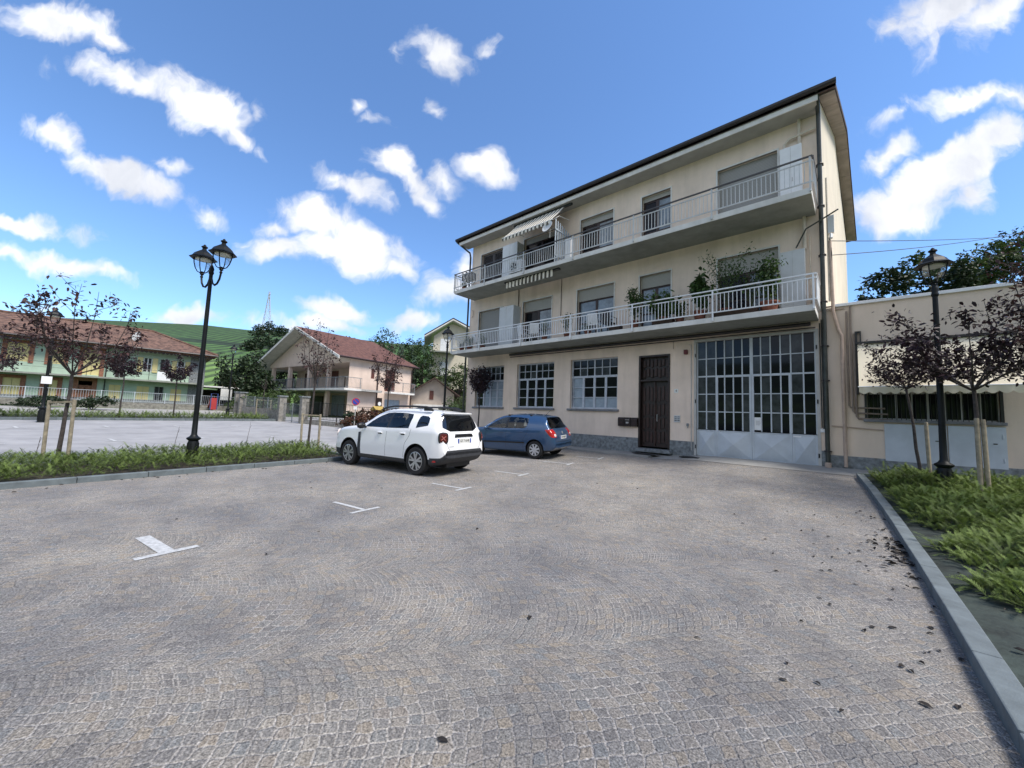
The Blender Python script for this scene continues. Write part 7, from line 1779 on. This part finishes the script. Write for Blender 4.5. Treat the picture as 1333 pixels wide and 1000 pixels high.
t = text_mesh('DUSTER', .05, (0, 0, 0), (PI / 2, 0, PI / 2), M['cab'], 'lettering', None); t.parent = WC; t.location = (rsurf(-.5, .74).x + .012, -.50, .74)
line([(-.68, 1.22), (-.71, 1.0), (-.62, .72), (-.56, .65)], .008, M['plastb'], 'tailgate_seam', 1, view='rear'); line([(.68, 1.22), (.71, 1.0), (.62, .72), (.56, .65)], .008, M['plastb'], 'tailgate_seam', 1, view='rear')
q = MB(); q.prism([(4.0, -.56, 1.548), (4.0, .56, 1.548), (4.10, .53, 1.525), (4.10, -.53, 1.525)], (0, 0, .022)); q.build('spoiler', M['wpaint'], WC, local=True, bevel=.006)
q = MB(); q.box(.55, 4.0, -.70, .70, .30, .95); q.build('cabin', M['seat'], WC, local=True); seats(WC, (2.15, 3.1), .95, .8)
q = MB(); q.box(.3, 4.15, -.45, .45, .20, .40); q.build('underbody', M['plastb'], WC, local=True)
place_car(WC, (-11.74, 5.87, 0), YAW)

# --- blue hatchback
F_ = dict(L=3.99, W=.825, wr_=.30, arch=.345, axles=(.80, 3.255),
  top=[(0, .60), (.02, .74), (.10, .86), (.3, .93), (.7, 1.0), (1.0, 1.045), (1.2, 1.17), (1.5, 1.335), (1.8, 1.44), (2.15, 1.485), (2.7, 1.495), (3.2, 1.47), (3.52, 1.435), (3.60, 1.40), (3.70, 1.22), (3.80, 1.02), (3.87, .95), (3.93, .84), (3.97, .70), (3.99, .55)],
  bot=[(0, .36), (.06, .22), (.3, .19), (3.4, .19), (3.8, .26), (3.99, .38)],
  wid=[(0, .56), (.05, .66), (.2, .76), (.5, .805), (.9, .822), (2.2, .815), (3.2, .825), (3.6, .81), (3.85, .76), (3.95, .71), (3.99, .66)],
  belt=[(0, .72), (.5, .90), (1.1, .965), (2.3, .99), (3.3, 1.02), (3.7, 1.03), (3.99, .85)],
  wr=[(0, .45), (.2, .58), (.6, .68), (1.05, .69), (1.4, .60), (1.85, .53), (3.0, .53), (3.5, .53), (3.7, .58), (3.99, .6)],
  wb=[(0, .95), (.6, .955), (1.3, .955), (2.5, .955), (3.6, .955), (3.99, .97)])
sideF = lambda c, n: abs(c.y) > .42 and c.z > .93 and abs(n.y) > .35
rearF = lambda c, n: c.x > 3.5 and n.x > .2
frF = lambda c, n: c.x < 2.0 and n.x < -.25 and c.z > 1.0
roofF = lambda c, n: c.z > 1.40 and n.z > .6
F_['panels'] = [
  ([(1.24, 1.0), (1.45, 1.17), (1.70, 1.31), (1.90, 1.375), (2.06, 1.39), (2.06, 1.0)], 'side', sideF, 2),
  ([(2.14, 1.0), (2.14, 1.39), (2.6, 1.385), (2.92, 1.35), (2.96, 1.22), (2.92, 1.07), (2.84, 1.02)], 'side', sideF, 2),
  ([(2.06, 1.0), (2.06, 1.39), (2.14, 1.39), (2.14, 1.0)], 'side', sideF, 3),
  ([(-.52, 1.395), (.52, 1.395), (.62, 1.06), (.58, 1.02), (-.58, 1.02), (-.62, 1.06)], 'rear', rearF, 4),
  ([(-.62, 1.07), (.62, 1.07), (.53, 1.42), (-.53, 1.42)], 'rear', frF, 2),
  ([(3.64, .99), (3.74, 1.0), (4.1, 1.0), (4.1, .72), (3.88, .74), (3.80, .80)], 'side', lambda c, n: c.x > 3.6 and .65 < c.z < 1.05, 5),
  ([(-.9, .2), (.9, .2), (.9, .30), (-.9, .30)], 'rear', lambda c, n: c.x > 3.6 and c.z < .4, 6)]
def lampmask(b):
    for f in b.faces:
        if f.material_index == 5 and abs(f.calc_center_median().y) < .50: f.material_index = 0
b = make_body(F_)
# keep the lamp colour to the corners only
for yy in (-.50, .50):
    fs = [f for f in b.faces if f.material_index == 5]; bmesh.ops.bisect_plane(b, geom=list({v for f in fs for v in f.verts}) + list({e for f in fs for e in f.edges}) + fs, dist=1e-5, plane_co=(0, yy, 0), plane_no=(0, 1, 0))
lampmask(b)
BC = empty('parked_car', (0, 0, 0), 'small blue hatchback with silver hubcaps parked beyond the white one', 'car', 'cars parked in the marked bays')
P_ = split_parts(b, BC, ['body', '', 'window', 'pillar_trim', 'window', 'tail_light', 'bumper_cladding'], [M['bpaint'], None, M['carglass'], M['plastb'], M['carglass'], M['red'], M['plastb']])
P_[4]['label'] = 'rear window of the hatch'
surf, rsurf, line = car_finish(F_, BC, b)
for s_ in (-1, 1):
    for ax in F_['axles']: wheel(BC, ax, s_ * .725, .30, .185, s_, 'hub')
    for pts in ([(1.22, .30), (1.20, .7), (1.22, .98)], [(2.10, .30), (2.10, .99)], [(3.0, 1.05), (2.95, .85), (2.82, .66), (2.80, .32)]): line(pts, .007, M['plastb'], 'door_seam', s_)
    line([(1.12, .50), (1.9, .515), (2.86, .53)], .05, M['plastb'], 'side_moulding', s_, .008)
    for x, z in ((1.92, .86), (2.72, .885)):
        h = surf(x, z, s_); q = MB(); q.box(x - .09, x + .09, min(h.y, h.y + s_ * .03), max(h.y, h.y + s_ * .03), z, z + .03); q.build('handle', M['bpaint'], BC, local=True, bevel=.008)
    q = MB(); q.lathe([(.02, -.10), (.06, -.09), (.075, -.03), (.075, .03), (.05, .08), (.01, .10)], 12, (0, 0, 0)); q.v = [(v[0] * .8 + 1.30, v[2] * s_ + s_ * .92, v[1] * .95 + 1.0) for v in q.v]; o = q.build('mirror', M['bpaint'], BC, local=True, smooth=True)
    q = MB(); q.bar((1.30, s_ * .76, .97), (1.30, s_ * .84, .98), .05); q.build('mirror_arm', M['plastb'], o, local=True)
    q = MB(); hh = rsurf(s_ * .60, .80); q.lathe([(.055, 0), (.05, .02), (.02, .03)], 14, (0, 0, 0)); dq = Vector((.9, s_ * .35, .2)).normalized().to_track_quat('Z', 'Y'); q.v = [tuple(dq @ Vector(v) + hh - Vector((.004, 0, 0))) for v in q.v]; q.build('reversing_light', M['lens'], BC, local=True, smooth=True)
x = rsurf(0, .72).x + .01; q = MB(); q.box(x - .04, x, -.26, .26, .665, .775); pl = q.build('licence_plate', M['plate'], BC, local=True)
q = MB(); q.box(x, x + .002, .215, .26, .667, .773); q.box(x, x + .002, -.26, -.215, .667, .773); q.build('plate_band', M['plateblue'], pl, local=True)
t = text_mesh('EB 308KP', .085, (0, 0, 0), (PI / 2, 0, PI / 2), M['ink'], 'lettering', None); t.parent = pl; t.location = (x + .002, 0, .72)
q = MB(); c_ = rsurf(0, .88); q.lathe([(.045, 0), (.045, .012), (.03, .016)], 18, (0, 0, 0)); dq = Vector((1, 0, .3)).normalized().to_track_quat('Z', 'Y'); q.v = [tuple(dq @ Vector(v) + c_) for v in q.v]; q.build('round_emblem', M['alu'], BC, local=True, smooth=True)
line([(-.66, 1.02), (-.64, .70), (-.58, .58)], .007, M['plastb'], 'tailgate_seam', 1, view='rear'); line([(.66, 1.02), (.64, .70), (.58, .58)], .007, M['plastb'], 'tailgate_seam', 1, view='rear'); line([(-.80, .60), (0, .58), (.80, .60)], .01, M['plastb'], 'bumper_seam', 1, view='rear')
q = MB(); q.tube([(3.30, 0, 1.475), (3.42, 0, 1.58), (3.56, 0, 1.70)], [.008, .004, .003], 6); q.build('aerial', M['plastb'], BC, local=True)
q = MB(); q.tube([(3.62, 0, 1.08), (3.70, .02, 1.11), (3.68, .30, 1.20)], [.014, .01, .006], 6); q.build('rear_wiper', M['plastb'], BC, local=True)
q = MB(); q.box(.55, 3.6, -.64, .64, .26, .82); q.build('cabin', M['seat'], BC, local=True); seats(BC, (1.95, 2.85), .82, .75)
q = MB(); q.box(1.0, 1.35, -.60, .60, .82, .98); q.build('dashboard', M['plastb'], BC, local=True, bevel=.03)
q = MB(); q.tube([(1.50 + .0 * k, -.36 + .17 * math.cos(k * PI / 8), .98 + .17 * math.sin(k * PI / 8)) for k in range(17)], .015, 6); q.build('steering_wheel', M['plastb'], BC, local=True)
place_car(BC, (-11.53, 10.61, 0), YAW)
# ------------------------------------------------------------------ things standing on the balconies
def pot_plant(x, y, z, pot_r, pot_h, H, W, seed, lab, n=260, leaf=.09, style='bushy', potm='terra', lm='potplant'):
    t = empty('potted_plant', (x, y, z), lab, 'potted plant', 'potted plants on the balconies'); r = random.Random(seed); n = int(n * 1.7)
    q = MB(); q.lathe([(pot_r * .7, 0), (pot_r * .95, pot_h * .85), (pot_r * 1.05, pot_h * .86), (pot_r * 1.05, pot_h), (pot_r * .9, pot_h), (pot_r * .85, pot_h * .9)], 14); q.build('pot', M[potm], t, local=True, smooth=True)
    st = MB(); P = []; Sh = []; ns = {'bushy': 9, 'palm': 16, 'climb': 9, 'big': 7}[style]
    for k in range(ns):
        a = 2 * PI * k / ns + r.random(); top = Vector((math.cos(a) * W * .45 * r.uniform(.3, 1), math.sin(a) * W * .3 * r.uniform(.3, 1), pot_h + (H - pot_h) * r.uniform(.55, 1)))
        if style == 'palm': top = Vector((math.cos(a) * W * .5, math.sin(a) * W * .4, pot_h + (H - pot_h) * r.uniform(.4, .95)))
        if style == 'climb': top = Vector(((k / (ns - 1) - .5) * W, r.uniform(-.15, .05), H * r.uniform(.7, 1)))
        m_ = Vector((top.x * .35, top.y * .35, pot_h + (top.z - pot_h) * .6)); pts = [Vector((0, 0, pot_h * .9)), m_, top]; st.tube(pts, [.012, .008, .003], 5)
        for _ in range(n // ns):
            f = r.uniform(.25, 1); p = pts[0] + (pts[1] - pts[0]) * min(1, f * 2) if f < .5 else pts[1] + (pts[2] - pts[1]) * (f * 2 - 1); g = W * .07 if style in ('palm',) else W * .11
            if style == 'climb': g = .10
            P.append((x + p.x + r.gauss(0, g), y + p.y + r.gauss(0, g * .8), z + p.z + r.gauss(0, g))); Sh.append(r.random())
    st.build('stem', M['leafstem'], t, local=True, fix=False)
    leaf_mesh('foliage', P, leaf, M[lm], t, seed, droop=.4 if style != 'palm' else .7, shades=np.array(Sh)); return t
M['leafstem'] = mat('green_stem', (.06, .07, .03), .8, .2, 8)
y1 = 13.2
pot_plant(-5.98, y1, F1, .17, .32, 1.75, .75, 1, 'tall leafy pot plant left of the narrow first floor window', 420, .10)
pot_plant(-4.95, y1, F1, .2, .3, 1.25, 1.1, 2, 'arching palm-like pot plant in front of the narrow first floor window', 520, .16, 'palm')
pot_plant(-4.42, y1 + .1, F1, .14, .25, .8, .6, 3, 'small pot plant beside the arching palm', 160, .09)
pot_plant(-3.75, y1, F1, .2, .34, 1.62, .85, 4, 'large leaved pot plant left of the climbing plants', 260, .20, 'big')
pot_plant(-3.0, y1 + .05, F1, .22, .3, 2.25, 1.4, 5, 'left climbing plant on canes before the shuttered glass door', 520, .07, 'climb')
pot_plant(-2.35, y1 + .3, F1, .18, .3, 1.9, 1.2, 6, 'middle climbing plant with thin leaves on the first floor balcony', 260, .09, 'climb')
pot_plant(-1.85, y1, F1, .26, .32, 1.7, .9, 7, 'right leafy plant in a wide terracotta pot by the pale cabinet', 380, .12)
pot_plant(-8.95, y1, F1, .12, .2, 1.12, .5, 8, 'small plant showing above the railing left of the middle first floor door', 160, .09)
pot_plant(-8.0, y1 + .1, F1, .14, .22, .6, .5, 9, 'low pot plant behind the railing by the middle first floor door', 130, .08)
pot_plant(-10.1, y1, F1, .13, .2, 1.0, .45, 10, 'small pot plant right of the second first floor door', 120, .08)
pot_plant(-15.0, y1, F1, .15, .24, .8, .8, 11, 'spreading pot plant at the left end of the lower balcony', 220, .09)
pot_plant(-14.2, y1 + .2, F1, .13, .22, .85, .6, 12, 'pot plant before the closed shutter of the lower balcony', 180, .09)
pot_plant(-15.6, y1, F1, .13, .2, .45, .5, 13, 'low pot plant at the far left corner of the lower balcony', 140, .08)
pot_plant(-15.5, 13.1, F2, .13, .2, .5, .5, 14, 'low pot plant at the left corner of the upper balcony', 140, .08)
# long planter boxes
for (x0, x1, lab) in ((-5.25, -4.55, 'brown trough planter under the arching palm'), (-3.3, -2.1, 'dark trough planter under the climbing plants'), (-6.9, -6.45, 'short brown planter beside the tall leafy plant')):
    q = MB(); q.prism([(x0, 12.98, F1 + .02), (x0, 13.2, F1 + .02), (x0, 13.24, F1 + .2), (x0, 12.94, F1 + .2)], (x1 - x0, 0, 0)); tag(q.build('planter', M['brown'], None, bevel=.01), lab, 'planter')
def white_chair(x, y, z, rz, lab):
    t = empty('balcony_chair', (x, y, z), lab, 'chair', 'white chairs on the balconies', rz)
    q = MB(); q.box(-.22, .22, -.22, .22, .40, .43); q.build('seat', M['white'], t, local=True, bevel=.01)
    q = MB(); q.prism([(-.22, .19, .43), (.22, .19, .43), (.20, .27, .86), (-.20, .27, .86)], (0, .02, 0)); q.build('backrest', M['white'], t, local=True)
    for sx in (-1, 1):
        for sy in (-1, 1): q = MB(); q.bar((sx * .20, sy * .20, 0), (sx * .18, sy * .18, .40), .03); q.build('leg', M['white'], t, local=True)
        q = MB(); q.tube([(sx * .21, -.2, .40), (sx * .23, -.18, .62), (sx * .22, .2, .64)], .014, 6); q.build('armrest', M['white'], t, local=True)
    return t
white_chair(-11.35, 13.3, F1, 2.8, 'white chair near the second door of the lower balcony')
white_chair(-10.75, 13.35, F1, 3.6, 'white chair right beside the other one, by the second door of the lower balcony')
white_chair(-7.75, 13.4, F1, 3.3, 'white chair beside the dark chair in front of the middle first floor door')
t = white_chair(-7.1, 13.35, F1, 3.0, 'dark chair right of the middle first floor door')
del t['group']
for c in [o for o in bpy.data.objects if o.parent == t]:
    c.data = c.data.copy(); c.data.materials.clear(); c.data.materials.append(M['seat'])
white_chair(-14.7, 13.5, F1, 2.9, 'white chair among plants at the left end of the lower balcony')
# drying rack at the left end of the upper balcony
t = empty('drying_rack', (-15.3, 13.25, F2), 'folding drying rack with dark clothes at the left end of the upper balcony', 'drying rack'); q = MB()
for s_ in (-.3, .3): q.tube([(-.35, s_, 0), (.3, s_, .95)], .012, 6); q.tube([(.35, s_, 0), (-.3, s_, .95)], .012, 6)
for k in range(6): q.tube([(-.35 + k * .14, -.45, .96), (-.35 + k * .14, .45, .96)], .005, 5)
q.build('frame', M['white'], t, local=True, fix=False)
for k, (a, c) in enumerate(((-.3, M['seat']), (0, M['plast']), (.25, M['seat']))): q = MB(); q.box(a, a + .01, -.3, .2, .55, .955); q.box(a + .06, a + .07, -.3, .2, .62, .955); q.box(a + .01, a + .06, -.3, .2, .945, .955); q.build('clothes', c, t, local=True)
q = MB(); q.box(-12.2, -11.95, 13.0, 13.12, F2 + .03, F2 + .5); tag(q.build('crate', M['cab'], None, bevel=.01), 'small pale box on the upper balcony left of the air conditioner', 'box')
# door mats at the entrances
q = MB(); q.box(-6.1, -5.2, 13.35, 13.75, G(-5.6, 13.5) + .075, G(-5.6, 13.5) + .09); tag(q.build('door_mat', M['mat']), 'dark mat lying in front of the brown entrance door', 'mat')
q = MB(); q.box(-4.5, -3.9, 13.5, 13.95, G(-4.2, 13.7) + .01, G(-4.2, 13.7) + .03); tag(q.build('drain_grate', M['mat']), 'dark metal grate in the pavement left of the garage gate', 'grate')
